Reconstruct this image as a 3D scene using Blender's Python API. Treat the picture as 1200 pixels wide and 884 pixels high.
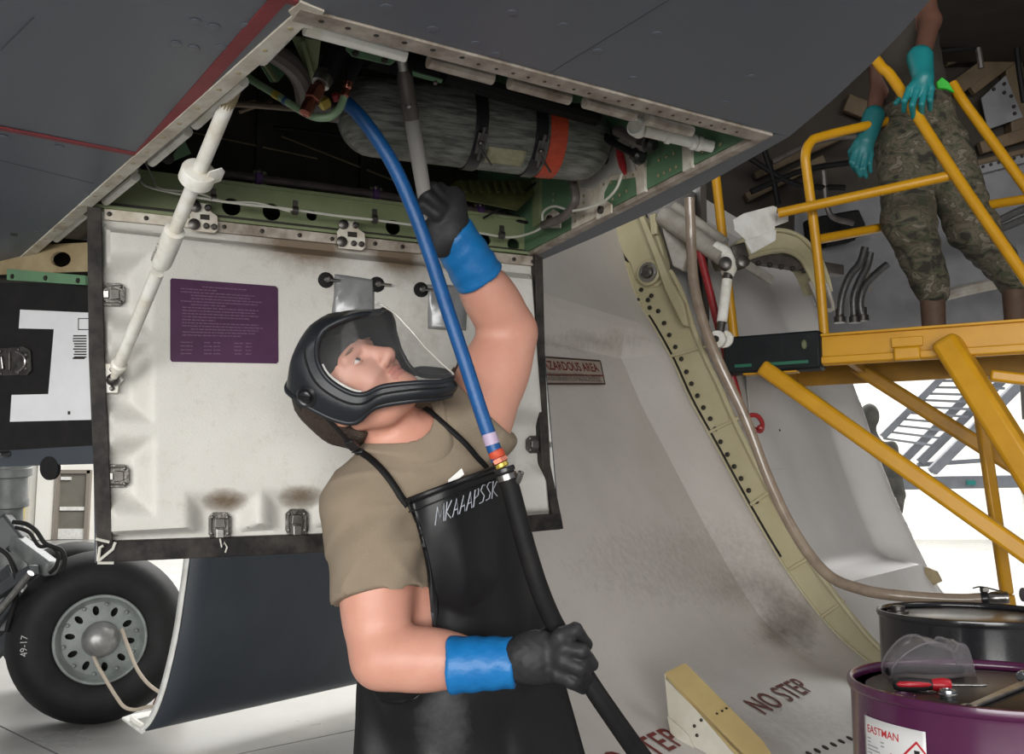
import bpy, bmesh, math, random
import numpy as np
from mathutils import Vector, Matrix, noise as mnoise
random.seed(7)
scene = bpy.context.scene
for o in list(bpy.data.objects):
    bpy.data.objects.remove(o, do_unlink=True)
COL = scene.collection

# ------------------------------------------------------------------ camera
FPX = 1150.0                      # focal length in pixels of the 1200 x 884 frame
CAMZ = 1.45
HORIZON = 580.0
PITCH = math.atan((HORIZON - 442.0) / FPX)
cam_d = bpy.data.cameras.new('camera')
cam_d.sensor_width = 36.0
cam_d.lens = 36.0 * FPX / 1200.0
cam_d.clip_start = 0.05
cam_d.clip_end = 200
cam = bpy.data.objects.new('camera', cam_d)
COL.objects.link(cam)
cam.location = (0, 0, CAMZ)
cam.rotation_euler = (math.pi / 2 + PITCH, 0, 0)
scene.camera = cam
C0 = Vector((0, 0, CAMZ))
RT = Vector((1, 0, 0))
UP = Vector((0, -math.sin(PITCH), math.cos(PITCH)))
FW = Vector((0, math.cos(PITCH), math.sin(PITCH)))

# ------------------------------------------------------------------ world, lights, exposure
scene.view_settings.view_transform = 'Standard'
scene.view_settings.look = 'None'
scene.view_settings.gamma = 1.0
scene.view_settings.use_curve_mapping = False
scene.view_settings.exposure = 0.0
w = bpy.data.worlds.new('world')
scene.world = w
w.use_nodes = True
bg = w.node_tree.nodes['Background']
bg.inputs[0].default_value = (0.93, 0.96, 1.0, 1)
bg.inputs[1].default_value = 0.28

def area(name, loc, target, sx, sy, power, col=(1, 1, 1)):
    l = bpy.data.lights.new(name, 'AREA')
    l.shape = 'RECTANGLE'
    l.size = sx
    l.size_y = sy
    l.energy = power
    l.color = col
    o = bpy.data.objects.new(name, l)
    COL.objects.link(o)
    o.location = loc
    o.rotation_euler = (Vector(target) - Vector(loc)).to_track_quat('-Z', 'Y').to_euler()
    return o
# added key light from behind the camera, no door built, and assumed overhead lights
area('added_front_key', (-1.6, -9.5, 1.95), (0.3, 2.5, 1.6), 13, 3.7, 1900, (1.0, 0.985, 0.96))
area('assumed_roof_lamps_rear', (4, 20, 11), (4, 20, 0), 26, 14, 11000, (1.0, 0.99, 0.96))  # assumed lamps above the bright background, none in view
area('assumed_roof_lamps_left', (-14, 14, 11), (-14, 14, 0), 10, 20, 750, (1.0, 0.98, 0.94))  # likewise assumed, unseen above the left floor
area('added_fill_right', (9, 2, 11), (7, 4, 0), 8, 12, 1100, (1.0, 0.99, 0.97))  # overhead fill added from the right, no lamp in view

# ------------------------------------------------------------------ picture-to-place helpers (a pixel and a distance give a point)
def P(px, py, d):
    return C0 + d * (FW + RT * ((px - 600.0) / FPX) + UP * ((442.0 - py) / FPX))
def ray(px, py):
    return (FW + RT * ((px - 600.0) / FPX) + UP * ((442.0 - py) / FPX))
def PZ(px, py, z):
    r = ray(px, py)
    return C0 + r * ((z - CAMZ) / r.z)
class Plane:
    def __init__(self, a, b, c):
        self.o = a
        n = (b - a).cross(c - a).normalized()
        if n.dot(C0 - a) < 0:
            n = -n
        self.n = n                 # faces the photographer
    def __call__(self, px, py, off=0.0):
        r = ray(px, py)
        t = (self.o - C0).dot(self.n) / r.dot(self.n)
        return C0 + r * t + self.n * off
def V(*a):
    return Vector(a)
def lerp(a, b, t):
    return a + (b - a) * t
def catmull(pts, n=8, closed=False):
    pts = [Vector(p) for p in pts]
    out = []
    m = len(pts)
    rng = m if closed else m - 1
    for i in range(rng):
        if closed:
            p0, p1, p2, p3 = pts[(i - 1) % m], pts[i], pts[(i + 1) % m], pts[(i + 2) % m]
        else:
            p1, p2 = pts[i], pts[i + 1]
            p0 = pts[i - 1] if i > 0 else p1 * 2 - p2
            p3 = pts[i + 2] if i + 2 < m else p2 * 2 - p1
        for k in range(n):
            t = k / n
            out.append(0.5 * ((2 * p1) + (p2 - p0) * t + (2 * p0 - 5 * p1 + 4 * p2 - p3) * t * t + (3 * p1 - p0 - 3 * p2 + p3) * t ** 3))
    if not closed:
        out.append(pts[-1])
    return out

# ------------------------------------------------------------------ materials
MATS = {}
def mat(name, col, rough=0.5, metal=0.0, col2=None, scale=6.0, amount=0.5, bump=0.0, bscale=60.0, spec=0.5,
        trans=0.0, alpha=1.0, emit=0.0, stain=None, coat=0.0, stretch=None, ior=1.45, rvar=0.0, sss=0.0):
    """procedural principled material: base colour broken up by noise, optional bump, optional stain mask attribute"""
    if name in MATS:
        return MATS[name]
    m = bpy.data.materials.new(name)
    m.use_nodes = True
    nt = m.node_tree
    b = nt.nodes['Principled BSDF']
    L = nt.links.new
    def N(t):
        return nt.nodes.new(t)
    c1 = (*col, 1)
    b.inputs['Roughness'].default_value = rough
    b.inputs['Metallic'].default_value = metal
    b.inputs['IOR'].default_value = ior
    b.inputs['Specular IOR Level'].default_value = spec
    b.inputs['Base Color'].default_value = c1
    if trans:
        b.inputs['Transmission Weight'].default_value = trans
    if alpha < 1:
        b.inputs['Alpha'].default_value = alpha
    if coat:
        b.inputs['Coat Weight'].default_value = coat
    if sss:
        b.inputs['Subsurface Weight'].default_value = sss
        b.inputs['Subsurface Radius'].default_value = (0.010, 0.004, 0.002)
        b.inputs['Subsurface Scale'].default_value = 1.0
    if emit:
        b.inputs['Emission Color'].default_value = c1
        b.inputs['Emission Strength'].default_value = emit
    tc = N('ShaderNodeTexCoord')
    vec = tc.outputs['Object']
    if stretch:
        mp = N('ShaderNodeMapping')
        mp.inputs['Scale'].default_value = stretch
        L(vec, mp.inputs['Vector'])
        vec = mp.outputs['Vector']
    out = None
    if col2 is not None:
        n = N('ShaderNodeTexNoise')
        n.inputs['Scale'].default_value = scale
        n.inputs['Detail'].default_value = 6
        n.inputs['Roughness'].default_value = 0.62
        L(vec, n.inputs['Vector'])
        r = N('ShaderNodeValToRGB')
        r.color_ramp.elements[0].position = max(0.0, 0.62 - amount * 0.5)
        r.color_ramp.elements[1].position = min(1.0, 0.62 + amount * 0.15)
        r.color_ramp.elements[0].color = c1
        r.color_ramp.elements[1].color = (*col2, 1)
        L(n.outputs['Fac'], r.inputs['Fac'])
        out = r.outputs['Color']
        if rvar:
            mr = N('ShaderNodeMapRange')
            mr.inputs['To Min'].default_value = max(0.02, rough - rvar)
            mr.inputs['To Max'].default_value = min(1, rough + rvar)
            L(n.outputs['Fac'], mr.inputs['Value'])
            L(mr.outputs['Result'], b.inputs['Roughness'])
    if stain is not None:
        at = N('ShaderNodeAttribute')
        at.attribute_name = 'stain'
        n2 = N('ShaderNodeTexNoise')
        n2.inputs['Scale'].default_value = 34
        n2.inputs['Detail'].default_value = 8
        n2.inputs['Roughness'].default_value = 0.75
        L(tc.outputs['Object'], n2.inputs['Vector'])
        mm = N('ShaderNodeMath'); mm.operation = 'MULTIPLY_ADD'
        L(at.outputs['Fac'], mm.inputs[0]); mm.inputs[1].default_value = 1.5
        sub = N('ShaderNodeMath'); sub.operation = 'SUBTRACT'
        L(n2.outputs['Fac'], sub.inputs[0]); sub.inputs[1].default_value = 0.75
        L(sub.outputs[0], mm.inputs[2])
        cl = N('ShaderNodeClamp')
        L(mm.outputs[0], cl.inputs['Value'])
        ml = N('ShaderNodeMath'); ml.operation = 'MULTIPLY'
        L(cl.outputs[0], ml.inputs[0]); ml.inputs[1].default_value = 0.9
        mx = N('ShaderNodeMix'); mx.data_type = 'RGBA'
        L(ml.outputs[0], mx.inputs['Factor'])
        if out is not None:
            L(out, mx.inputs['A'])
        else:
            mx.inputs['A'].default_value = c1
        mx.inputs['B'].default_value = (*stain, 1)
        out = mx.outputs['Result']
    if out is not None:
        L(out, b.inputs['Base Color'])
    if bump:
        n3 = N('ShaderNodeTexNoise')
        n3.inputs['Scale'].default_value = bscale
        n3.inputs['Detail'].default_value = 5
        L(vec, n3.inputs['Vector'])
        bp = N('ShaderNodeBump')
        bp.inputs['Strength'].default_value = bump
        bp.inputs['Distance'].default_value = 0.01
        L(n3.outputs['Fac'], bp.inputs['Height'])
        L(bp.outputs['Normal'], b.inputs['Normal'])
    MATS[name] = m
    return m

def hexc(r, g, b):
    f = lambda c: (c / 255 / 12.92) if c / 255 <= 0.04045 else ((c / 255 + 0.055) / 1.055) ** 2.4
    return (f(r), f(g), f(b))

# ------------------------------------------------------------------ object helpers
WORLD0 = {}
def link(o):
    COL.objects.link(o)
    return o
def tag(o, label=None, cat=None, group=None, kind=None):
    if label: o['label'] = label
    if cat: o['category'] = cat
    if group: o['group'] = group
    if kind: o['kind'] = kind
    return o
def empty(name, loc, label=None, cat=None, group=None, kind=None):
    o = bpy.data.objects.new(name, None)
    o.empty_display_size = 0.1
    o.location = loc
    WORLD0[o.name] = Vector(loc)
    return tag(link(o), label, cat, group, kind)
def origin_of(o):
    return WORLD0.get(o.name, Vector((0, 0, 0)))

class MB:
    def __init__(self):
        self.v = []; self.f = []; self.st = []
    def add(self, verts, faces):
        n = len(self.v)
        self.v += [Vector(p) for p in verts]
        self.f += [tuple(i + n for i in f) for f in faces]
        return self
    def box(self, c, ax, ay, az):
        c, ax, ay, az = Vector(c), Vector(ax), Vector(ay), Vector(az)
        vs = [c + ax * i + ay * j + az * k for i in (-1, 1) for j in (-1, 1) for k in (-1, 1)]
        return self.add(vs, [(0, 1, 3, 2), (4, 6, 7, 5), (0, 4, 5, 1), (2, 3, 7, 6), (0, 2, 6, 4), (1, 5, 7, 3)])
    def bar(self, p0, p1, w, h, up=(0, 0, 1)):
        p0, p1 = Vector(p0), Vector(p1)
        d = (p1 - p0)
        x = d.normalized()
        y = Vector(up).cross(x)
        if y.length < 1e-4: y = Vector((1, 0, 0)).cross(x)
        y.normalize()
        z = x.cross(y)
        return self.box((p0 + p1) / 2, d / 2, y * (w / 2), z * (h / 2))
    def tube(self, pts, r, seg=12, caps=True, closed=False):
        pts = [Vector(p) for p in pts]
        n = len(pts)
        rs = list(r) if hasattr(r, '__len__') else [r] * n
        if len(rs) != n:
            rs = [rs[min(int(i * (len(rs) - 1) / max(1, n - 1)), len(rs) - 2)] + (rs[min(int(i * (len(rs) - 1) / max(1, n - 1)), len(rs) - 2) + 1] - rs[min(int(i * (len(rs) - 1) / max(1, n - 1)), len(rs) - 2)]) * ((i * (len(rs) - 1) / max(1, n - 1)) - min(int(i * (len(rs) - 1) / max(1, n - 1)), len(rs) - 2)) for i in range(n)]
        vs = []
        nrm = None
        for i in range(n):
            a = pts[(i - 1) % n] if (closed or i > 0) else pts[i]
            b = pts[(i + 1) % n] if (closed or i < n - 1) else pts[i]
            t = (b - a)
            if t.length < 1e-9: t = Vector((0, 0, 1))
            t.normalize()
            if nrm is None:
                nrm = t.orthogonal().normalized()
            else:
                nrm = nrm - t * nrm.dot(t)
                if nrm.length < 1e-6: nrm = t.orthogonal()
                nrm.normalize()
            bn = t.cross(nrm)
            for k in range(seg):
                an = 2 * math.pi * k / seg
                vs.append(pts[i] + (nrm * math.cos(an) + bn * math.sin(an)) * rs[i])
        fs = []
        for i in range(n if closed else n - 1):
            j = (i + 1) % n
            for k in range(seg):
                k2 = (k + 1) % seg
                fs.append((i * seg + k, i * seg + k2, j * seg + k2, j * seg + k))
        if caps and not closed:
            fs.append(tuple(range(seg - 1, -1, -1)))
            fs.append(tuple((n - 1) * seg + k for k in range(seg)))
        return self.add(vs, fs)
    def lathe(self, p, axis, prof, seg=24, ref=None, ring=False):
        """prof: list of (radius, height along axis)"""
        p = Vector(p); a = Vector(axis).normalized()
        x = a.orthogonal().normalized() if ref is None else (Vector(ref) - a * a.dot(Vector(ref))).normalized()
        y = a.cross(x)
        vs = []; fs = []
        for (r, h) in prof:
            for k in range(seg):
                an = 2 * math.pi * k / seg
                vs.append(p + a * h + (x * math.cos(an) + y * math.sin(an)) * max(r, 1e-5))
        for i in range(len(prof) - 1):
            for k in range(seg):
                k2 = (k + 1) % seg
                fs.append((i * seg + k, i * seg + k2, (i + 1) * seg + k2, (i + 1) * seg + k))
        if ring:
            n_ = len(prof) - 1
            for k in range(seg):
                k2 = (k + 1) % seg
                fs.append((n_ * seg + k, n_ * seg + k2, k2, k))
            return self.add(vs, fs)
        if prof[0][0] > 1e-4: fs.append(tuple(range(seg - 1, -1, -1)))
        if prof[-1][0] > 1e-4: fs.append(tuple((len(prof) - 1) * seg + k for k in range(seg)))
        return self.add(vs, fs)
    def prism(self, poly, vec):
        poly = [Vector(p) for p in poly]; vec = Vector(vec)
        n = len(poly)
        vs = poly + [p + vec for p in poly]
        fs = [tuple(range(n - 1, -1, -1)), tuple(range(n, 2 * n))]
        for i in range(n):
            j = (i + 1) % n
            fs.append((i, j, n + j, n + i))
        return self.add(vs, fs)
    def ball(self, c, r, seg=14, rings=8, ax=None):
        c = Vector(c)
        if ax is None: ax = (Vector((1, 0, 0)), Vector((0, 1, 0)), Vector((0, 0, 1)))
        rr = r if hasattr(r, '__len__') else (r, r, r)
        vs = []; fs = []
        for i in range(rings + 1):
            th = math.pi * i / rings
            for k in range(seg):
                an = 2 * math.pi * k / seg
                vs.append(c + ax[0] * (rr[0] * max(math.sin(th), 1e-4) * math.cos(an)) + ax[1] * (rr[1] * max(math.sin(th), 1e-4) * math.sin(an)) + ax[2] * (rr[2] * math.cos(th)))
        for i in range(rings):
            for k in range(seg):
                k2 = (k + 1) % seg
                fs.append((i * seg + k, (i + 1) * seg + k, (i + 1) * seg + k2, i * seg + k2))
        return self.add(vs, fs)
    def grid(self, rows, closed_u=False):
        nu = len(rows[0]); nv = len(rows)
        vs = [p for r in rows for p in r]
        fs = []
        for i in range(nv - 1):
            for k in range(nu if closed_u else nu - 1):
                k2 = (k + 1) % nu
                fs.append((i * nu + k, i * nu + k2, (i + 1) * nu + k2, (i + 1) * nu + k))
        return self.add(vs, fs)
    def build(self, name, material, parent=None, smooth=35, bev=0.0, solid=0.0, label=None, cat=None, group=None, kind=None, stain=None, soff=-1, sub=0, tri=True):
        if parent is not None:
            o0 = origin_of(parent)
        elif self.v:
            xs = [p.x for p in self.v]; ys = [p.y for p in self.v]; zs = [p.z for p in self.v]
            o0 = Vector(((min(xs) + max(xs)) / 2, (min(ys) + max(ys)) / 2, min(zs)))
        me = bpy.data.meshes.new(name)
        me.from_pydata([tuple(p - o0) for p in self.v], [], self.f)
        me.validate()
        if tri:
            bm = bmesh.new(); bm.from_mesh(me)
            ng = [f for f in bm.faces if len(f.verts) > 4]
            if ng: bmesh.ops.triangulate(bm, faces=ng)
            bmesh.ops.recalc_face_normals(bm, faces=bm.faces)
            bm.to_mesh(me); bm.free()
        if stain is not None:
            at = me.attributes.new('stain', 'FLOAT', 'POINT')
            at.data.foreach_set('value', list(stain))
        if smooth:
            for p in me.polygons: p.use_smooth = True
            me.set_sharp_from_angle(angle=math.radians(smooth))
        o = bpy.data.objects.new(name, me)
        if isinstance(material, (list, tuple)):
            for q in material: me.materials.append(q)
        else:
            me.materials.append(material)
        link(o)
        if parent is not None:
            o.parent = parent
            WORLD0[o.name] = o0
        else:
            o.location = o0
            WORLD0[o.name] = o0.copy()
        if solid:
            md = o.modifiers.new('solid', 'SOLIDIFY'); md.thickness = solid; md.offset = soff
        if bev:
            md = o.modifiers.new('bevel', 'BEVEL'); md.width = bev; md.segments = 2; md.limit_method = 'ANGLE'; md.angle_limit = math.radians(40)
        if sub:
            md = o.modifiers.new('sub', 'SUBSURF'); md.levels = sub; md.render_levels = sub
        return tag(o, label, cat, group, kind)
def inst(src, name, parent, mtx_world_loc, rot=None, scale=None):
    """another object sharing src's mesh, at a place in the world, as a child of parent"""
    o = bpy.data.objects.new(name, src.data)
    link(o)
    o.parent = parent
    o.location = Vector(mtx_world_loc) - (origin_of(parent) if parent else Vector((0, 0, 0)))
    if rot is not None: o.rotation_euler = rot
    if scale is not None: o.scale = scale
    WORLD0[o.name] = Vector(mtx_world_loc)
    return o
def text_mb(body, size, o, xd, yd, thick=0.001, extra=0.0, shear=0.0, spacing=1.0):
    """lettering as thin raised geometry; o = left end of baseline, xd, yd unit directions"""
    cu = bpy.data.curves.new('lettering', 'FONT')
    cu.body = body; cu.size = size; cu.offset = extra; cu.shear = shear; cu.space_character = spacing
    cu.resolution_u = 3
    ob = bpy.data.objects.new('lettering', cu)
    COL.objects.link(ob)
    dg = bpy.context.evaluated_depsgraph_get()
    me = ob.evaluated_get(dg).to_mesh()
    xd, yd = Vector(xd).normalized(), Vector(yd).normalized()
    nz = xd.cross(yd).normalized()
    m = MB()
    m.add([Vector(o) + xd * v.co.x + yd * v.co.y + nz * thick for v in me.vertices], [tuple(p.vertices) for p in me.polygons])
    wdt = max((v.co.x for v in me.vertices), default=0)
    ob.evaluated_get(dg).to_mesh_clear()
    bpy.data.objects.remove(ob, do_unlink=True)
    bpy.data.curves.remove(cu)
    return m, wdt

# ------------------------------------------------------------------ implicit surfaces for bodies (smooth union of tapered limbs)
def smin(a, b, k):
    h = np.clip(0.5 + 0.5 * (b - a) / k, 0, 1)
    return b + (a - b) * h - k * h * (1 - h)
def smax(a, b, k):
    return -smin(-a, -b, k)
def s_cone(p, a, b, ra, rb):
    a = np.array(a); b = np.array(b)
    ba = b - a
    t = np.clip(((p - a) @ ba) / (ba @ ba), 0, 1)
    return np.linalg.norm(p - a - t[..., None] * ba, axis=-1) - (ra + (rb - ra) * t)
def s_ell(p, c, ax, r):
    """ellipsoid; ax = 3 unit axes, r = 3 radii"""
    q = p - np.array(c)
    A = np.array([list(x) for x in ax])
    l = q @ A.T
    r = np.array(r)
    k0 = np.linalg.norm(l / r, axis=-1)
    k1 = np.linalg.norm(l / (r * r), axis=-1)
    return k0 * (k0 - 1) / np.maximum(k1, 1e-9)
def s_plane(p, o, n):
    return (p - np.array(o)) @ np.array(n)
def surface_net(fn, lo, hi, h):
    lo = np.array(lo, float); hi = np.array(hi, float)
    n = np.ceil((hi - lo) / h).astype(int) + 1
    gx, gy, gz = [lo[i] + h * np.arange(n[i]) for i in range(3)]
    G = np.stack(np.meshgrid(gx, gy, gz, indexing='ij'), -1)
    val = fn(G.reshape(-1, 3)).reshape(n)
    s = val < 0
    cell = np.zeros(n - 1, int)
    for dx in (0, 1):
        for dy in (0, 1):
            for dz in (0, 1):
                cell += s[dx:n[0] - 1 + dx, dy:n[1] - 1 + dy, dz:n[2] - 1 + dz]
    act = (cell > 0) & (cell < 8)
    idx = -np.ones(n - 1, int)
    ids = np.argwhere(act)
    idx[act] = np.arange(len(ids))
    acc = np.zeros((len(ids), 3)); cnt = np.zeros(len(ids))
    corners = [(0, 0, 0), (1, 0, 0), (0, 1, 0), (0, 0, 1), (1, 1, 0), (1, 0, 1), (0, 1, 1), (1, 1, 1)]
    for a in corners:
        for ax in range(3):
            if a[ax] == 0:
                b = list(a); b[ax] = 1
                va = val[ids[:, 0] + a[0], ids[:, 1] + a[1], ids[:, 2] + a[2]]
                vb = val[ids[:, 0] + b[0], ids[:, 1] + b[1], ids[:, 2] + b[2]]
                cr = (va < 0) != (vb < 0)
                t = np.where(cr, va / np.where(va == vb, 1, va - vb), 0)
                pos = np.tile(np.array(a, float), (len(ids), 1))
                pos[:, ax] += t
                acc += np.where(cr[:, None], pos, 0); cnt += cr
    verts = lo + h * (ids + acc / np.maximum(cnt, 1)[:, None])
    faces = []
    for ax in range(3):
        o1, o2 = (ax + 1) % 3, (ax + 2) % 3
        sl0 = [slice(None)] * 3; sl1 = [slice(None)] * 3
        sl0[ax] = slice(0, n[ax] - 1); sl1[ax] = slice(1, n[ax])
        ch = s[tuple(sl0)] != s[tuple(sl1)]
        e = np.argwhere(ch)
        ok = (e[:, o1] > 0) & (e[:, o2] > 0) & (e[:, o1] < n[o1] - 1) & (e[:, o2] < n[o2] - 1)
        e = e[ok]
        ins = s[e[:, 0], e[:, 1], e[:, 2]]
        q = []
        for (d1, d2) in ((-1, -1), (0, -1), (0, 0), (-1, 0)):
            c = e.copy(); c[:, o1] += d1; c[:, o2] += d2
            q.append(idx[c[:, 0], c[:, 1], c[:, 2]])
        q = np.stack(q, 1)
        q[~ins] = q[~ins][:, ::-1]
        faces.append(q)
    return verts, np.concatenate(faces)
def implicit(name, fn, lo, hi, h, material, parent, matfn=None, relax=2, **kw):
    lo, hi = np.minimum(lo, hi), np.maximum(lo, hi)
    vs, fs = surface_net(fn, lo, hi, h)
    # a little relaxation, projected back on the surface
    for _ in range(relax):
        acc = np.zeros_like(vs); cn = np.zeros(len(vs))
        for a, b in ((0, 1), (1, 2), (2, 3), (3, 0)):
            np.add.at(acc, fs[:, a], vs[fs[:, b]]); np.add.at(cn, fs[:, a], 1)
            np.add.at(acc, fs[:, b], vs[fs[:, a]]); np.add.at(cn, fs[:, b], 1)
        vs = vs * 0.4 + 0.6 * acc / np.maximum(cn, 1)[:, None]
        e = 1e-3
        d = fn(vs)
        g = np.stack([fn(vs + np.eye(3)[i] * e) - d for i in range(3)], 1) / e
        gl = np.linalg.norm(g, axis=1)
        vs = vs - (d / np.maximum(gl, 0.3) ** 2)[:, None] * g * 0.8
    m = MB()
    m.v = [Vector(v) for v in vs]
    m.f = [tuple(int(i) for i in f) for f in fs]
    o = m.build(name, material, parent, smooth=75, tri=False, **kw)
    if matfn is not None:
        cen = vs[fs].mean(1)
        mi = matfn(cen)
        o.data.polygons.foreach_set('material_index', [int(i) for i in mi])
    return o
# ------------------------------------------------------------------ material palette
M_skin = mat('grey_hull_paint', (0.100, 0.114, 0.138), 0.42, col2=(0.122, 0.136, 0.160), scale=3, amount=0.8, bump=0.03, bscale=90, rvar=0.08)
M_skin_dark = mat('dark_grey_door_paint', (0.030, 0.037, 0.047), 0.5, col2=(0.042, 0.050, 0.060), scale=2, bump=0.03, bscale=120)
M_red_line = mat('red_line_paint', (0.27, 0.028, 0.034), 0.55, col2=(0.19, 0.022, 0.028), scale=20)
M_flange = mat('cream_flange_paint', (0.68, 0.65, 0.57), 0.45, col2=(0.38, 0.30, 0.21), scale=14, amount=0.5)
M_flange_dirty = mat('soiled_flange_paint', (0.58, 0.53, 0.46), 0.5, col2=(0.13, 0.09, 0.06), scale=22, amount=0.9)
M_white = mat('white_enamel', (0.72, 0.72, 0.69), 0.35, col2=(0.55, 0.54, 0.50), scale=10, amount=0.5)
M_rod = mat('rod_white_enamel', (0.78, 0.77, 0.72), 0.35, col2=(0.62, 0.58, 0.48), scale=20, amount=0.4)
M_green = mat('zinc_chromate_green', (0.235, 0.285, 0.150), 0.5, col2=(0.17, 0.195, 0.10), scale=9, amount=0.8)
M_green_b = mat('bright_primer_green', (0.115, 0.225, 0.125), 0.5, col2=(0.095, 0.175, 0.10), scale=9, amount=0.6)
M_tan = mat('tan_primer', (0.36, 0.30, 0.18), 0.5, col2=(0.20, 0.14, 0.07), scale=10, amount=0.8)
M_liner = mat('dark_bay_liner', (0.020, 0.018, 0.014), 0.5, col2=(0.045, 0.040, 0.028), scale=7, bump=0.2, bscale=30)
M_black = mat('black_rubber', (0.007, 0.007, 0.0075), 0.6, col2=(0.014, 0.013, 0.013), scale=18, amount=0.7, bump=0.08, spec=0.18)
M_black_gloss = mat('black_gloss', (0.010, 0.010, 0.012), 0.28, col2=(0.02, 0.02, 0.022), scale=12)
M_seal = mat('worn_black_seal', (0.011, 0.010, 0.010), 0.5, col2=(0.050, 0.042, 0.036), scale=16, amount=0.45, bump=0.15, bscale=40, spec=0.2)
M_steel = mat('bare_steel', (0.42, 0.41, 0.39), 0.28, 0.95, col2=(0.22, 0.21, 0.20), scale=30, amount=0.7)
M_dark_steel = mat('dull_dark_steel', (0.17, 0.16, 0.15), 0.4, 0.85, col2=(0.06, 0.055, 0.05), scale=30, amount=0.9)
M_latch = mat('latch_steel', (0.17, 0.16, 0.15), 0.35, 0.85, col2=(0.05, 0.045, 0.04), scale=50, amount=1.0, bump=0.2, bscale=80)
M_grime = mat('grimy_fastener', (0.030, 0.025, 0.020), 0.5, 0.3)
M_copper = mat('copper_fitting', (0.46, 0.15, 0.10), 0.22, 0.9, col2=(0.22, 0.08, 0.06), scale=40, amount=0.7)
M_brass = mat('brass_yellow', (0.55, 0.42, 0.08), 0.35, 0.5, col2=(0.35, 0.25, 0.05), scale=30)
M_purple_clip = mat('purple_clamp', (0.10, 0.045, 0.16), 0.5)
M_wire = mat('white_wire', (0.55, 0.54, 0.48), 0.5)
M_pipe_green = mat('pale_green_pipe', (0.24, 0.36, 0.22), 0.4, col2=(0.17, 0.26, 0.15), scale=14)
M_pipe_dark = mat('dark_pipe', (0.085, 0.072, 0.066), 0.4, 0.2, col2=(0.14, 0.12, 0.11), scale=20)
M_pipe_brown = mat('brown_pipe', (0.20, 0.15, 0.11), 0.4, 0.3, col2=(0.11, 0.08, 0.06), scale=20)
M_red = mat('red_enamel', (0.30, 0.018, 0.022), 0.4, col2=(0.20, 0.012, 0.015), scale=14)
M_orange = mat('red_orange_band', (0.55, 0.075, 0.030), 0.55, col2=(0.42, 0.05, 0.02), scale=20, bump=0.1, bscale=120, stretch=(1, 6, 6))
M_cloud_white = mat('hangar_wall_paint', (0.80, 0.78, 0.73), 0.7, col2=(0.76, 0.73, 0.67), scale=1.2)
M_fastener = mat('flange_fastener', (0.40, 0.34, 0.20), 0.4, 0.4)

# ------------------------------------------------------------------ setting
fl = MB().box((2, 12, -0.06), (36, 0, 0), (0, 28, 0), (0, 0, 0.05)).build('floor', mat('joint_filler', (0.10, 0.09, 0.085), 0.8), kind='structure')
M_conc = mat('polished_concrete', (0.33, 0.327, 0.316), 0.30, col2=(0.25, 0.247, 0.238), scale=0.9, amount=0.9, bump=0.02, bscale=30, rvar=0.1)
S2 = math.sqrt(0.5)
SLAB = 4.6
slab0 = None
for i in range(-9, 9):
    for j in range(-8, 9):
        a, b = 2.25 + (i + 0.5) * SLAB, 5.15 + (j + 0.5) * SLAB
        x, y = (a - b) * S2, (a + b) * S2
        if not (-24 < x < 27 and -12 < y < 34): continue
        h = SLAB / 2 - 0.008
        if slab0 is None:
            slab0 = MB().box((x, y, -0.005), (h * S2, h * S2, 0), (-h * S2, h * S2, 0), (0, 0, 0.005)).build('floor_slab', M_conc, fl, smooth=0)
            me = slab0.data
            off = Vector((x, y, 0)) - origin_of(fl)
            me.transform(Matrix.Translation(-off)); slab0.location = off
        else:
            inst(slab0, 'floor_slab', fl, Vector((x, y, 0)))
WALL_Y = 32.4
wb = MB().box((2, WALL_Y + 0.15, 6), (36, 0, 0), (0, 0.15, 0), (0, 0, 6)).build('wall_back', M_cloud_white, kind='structure')
rib0 = None
for k in range(-20, 40):
    x = -22 + k * 0.9
    if -15.4 < x < -13.4 or x > 26 or x < -22: continue
    if rib0 is None:
        rib0 = MB().box((x, WALL_Y - 0.03, 6), (0.10, 0, 0), (0, 0.03, 0), (0, 0, 6)).build('wall_rib', M_cloud_white, wb)
        off = Vector((x, WALL_Y - 0.03, 6)) - origin_of(wb)
        rib0.data.transform(Matrix.Translation(-off)); rib0.location = off
    else:
        inst(rib0, 'wall_rib', wb, Vector((x, WALL_Y - 0.03, 6)))
# personnel door in the far wall
def wallpt(px, py, off=0.0):
    r = ray(px, py); return C0 + r * ((WALL_Y - off) / r.y)
dl, dr_ = wallpt(70, 600).x, wallpt(102, 600).x
door = empty('door_1', (0.5 * (dl + dr_), WALL_Y, 0), kind='structure')
M_doorgrey = mat('far_door_grey', (0.16, 0.15, 0.125), 0.5, col2=(0.13, 0.12, 0.10), scale=2)
M_doorframe = mat('far_door_frame', (0.22, 0.19, 0.16), 0.5)
m = MB(); dw = dr_ - dl
m.box((dl - 0.05, WALL_Y - 0.08, 1.12), (0.06, 0, 0), (0, 0.08, 0), (0, 0, 1.12)); m.box((dr_ + 0.05, WALL_Y - 0.08, 1.12), (0.06, 0, 0), (0, 0.08, 0), (0, 0, 1.12))
m.box(((dl + dr_) / 2, WALL_Y - 0.08, 2.2), (dw / 2 + 0.1, 0, 0), (0, 0.08, 0), (0, 0, 0.06))
m.build('door_frame', M_doorframe, door)
MB().box(((dl + dr_) / 2, WALL_Y - 0.04, 1.08), (dw / 2, 0, 0), (0, 0.03, 0), (0, 0, 1.08)).build('door_leaf', M_doorgrey, door)
MB().box(((dl + dr_) / 2, WALL_Y - 0.10, 1.0), (dw / 2 - 0.05, 0, 0), (0, 0.03, 0), (0, 0, 0.06)).build('push_bar', M_white, door)
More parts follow.
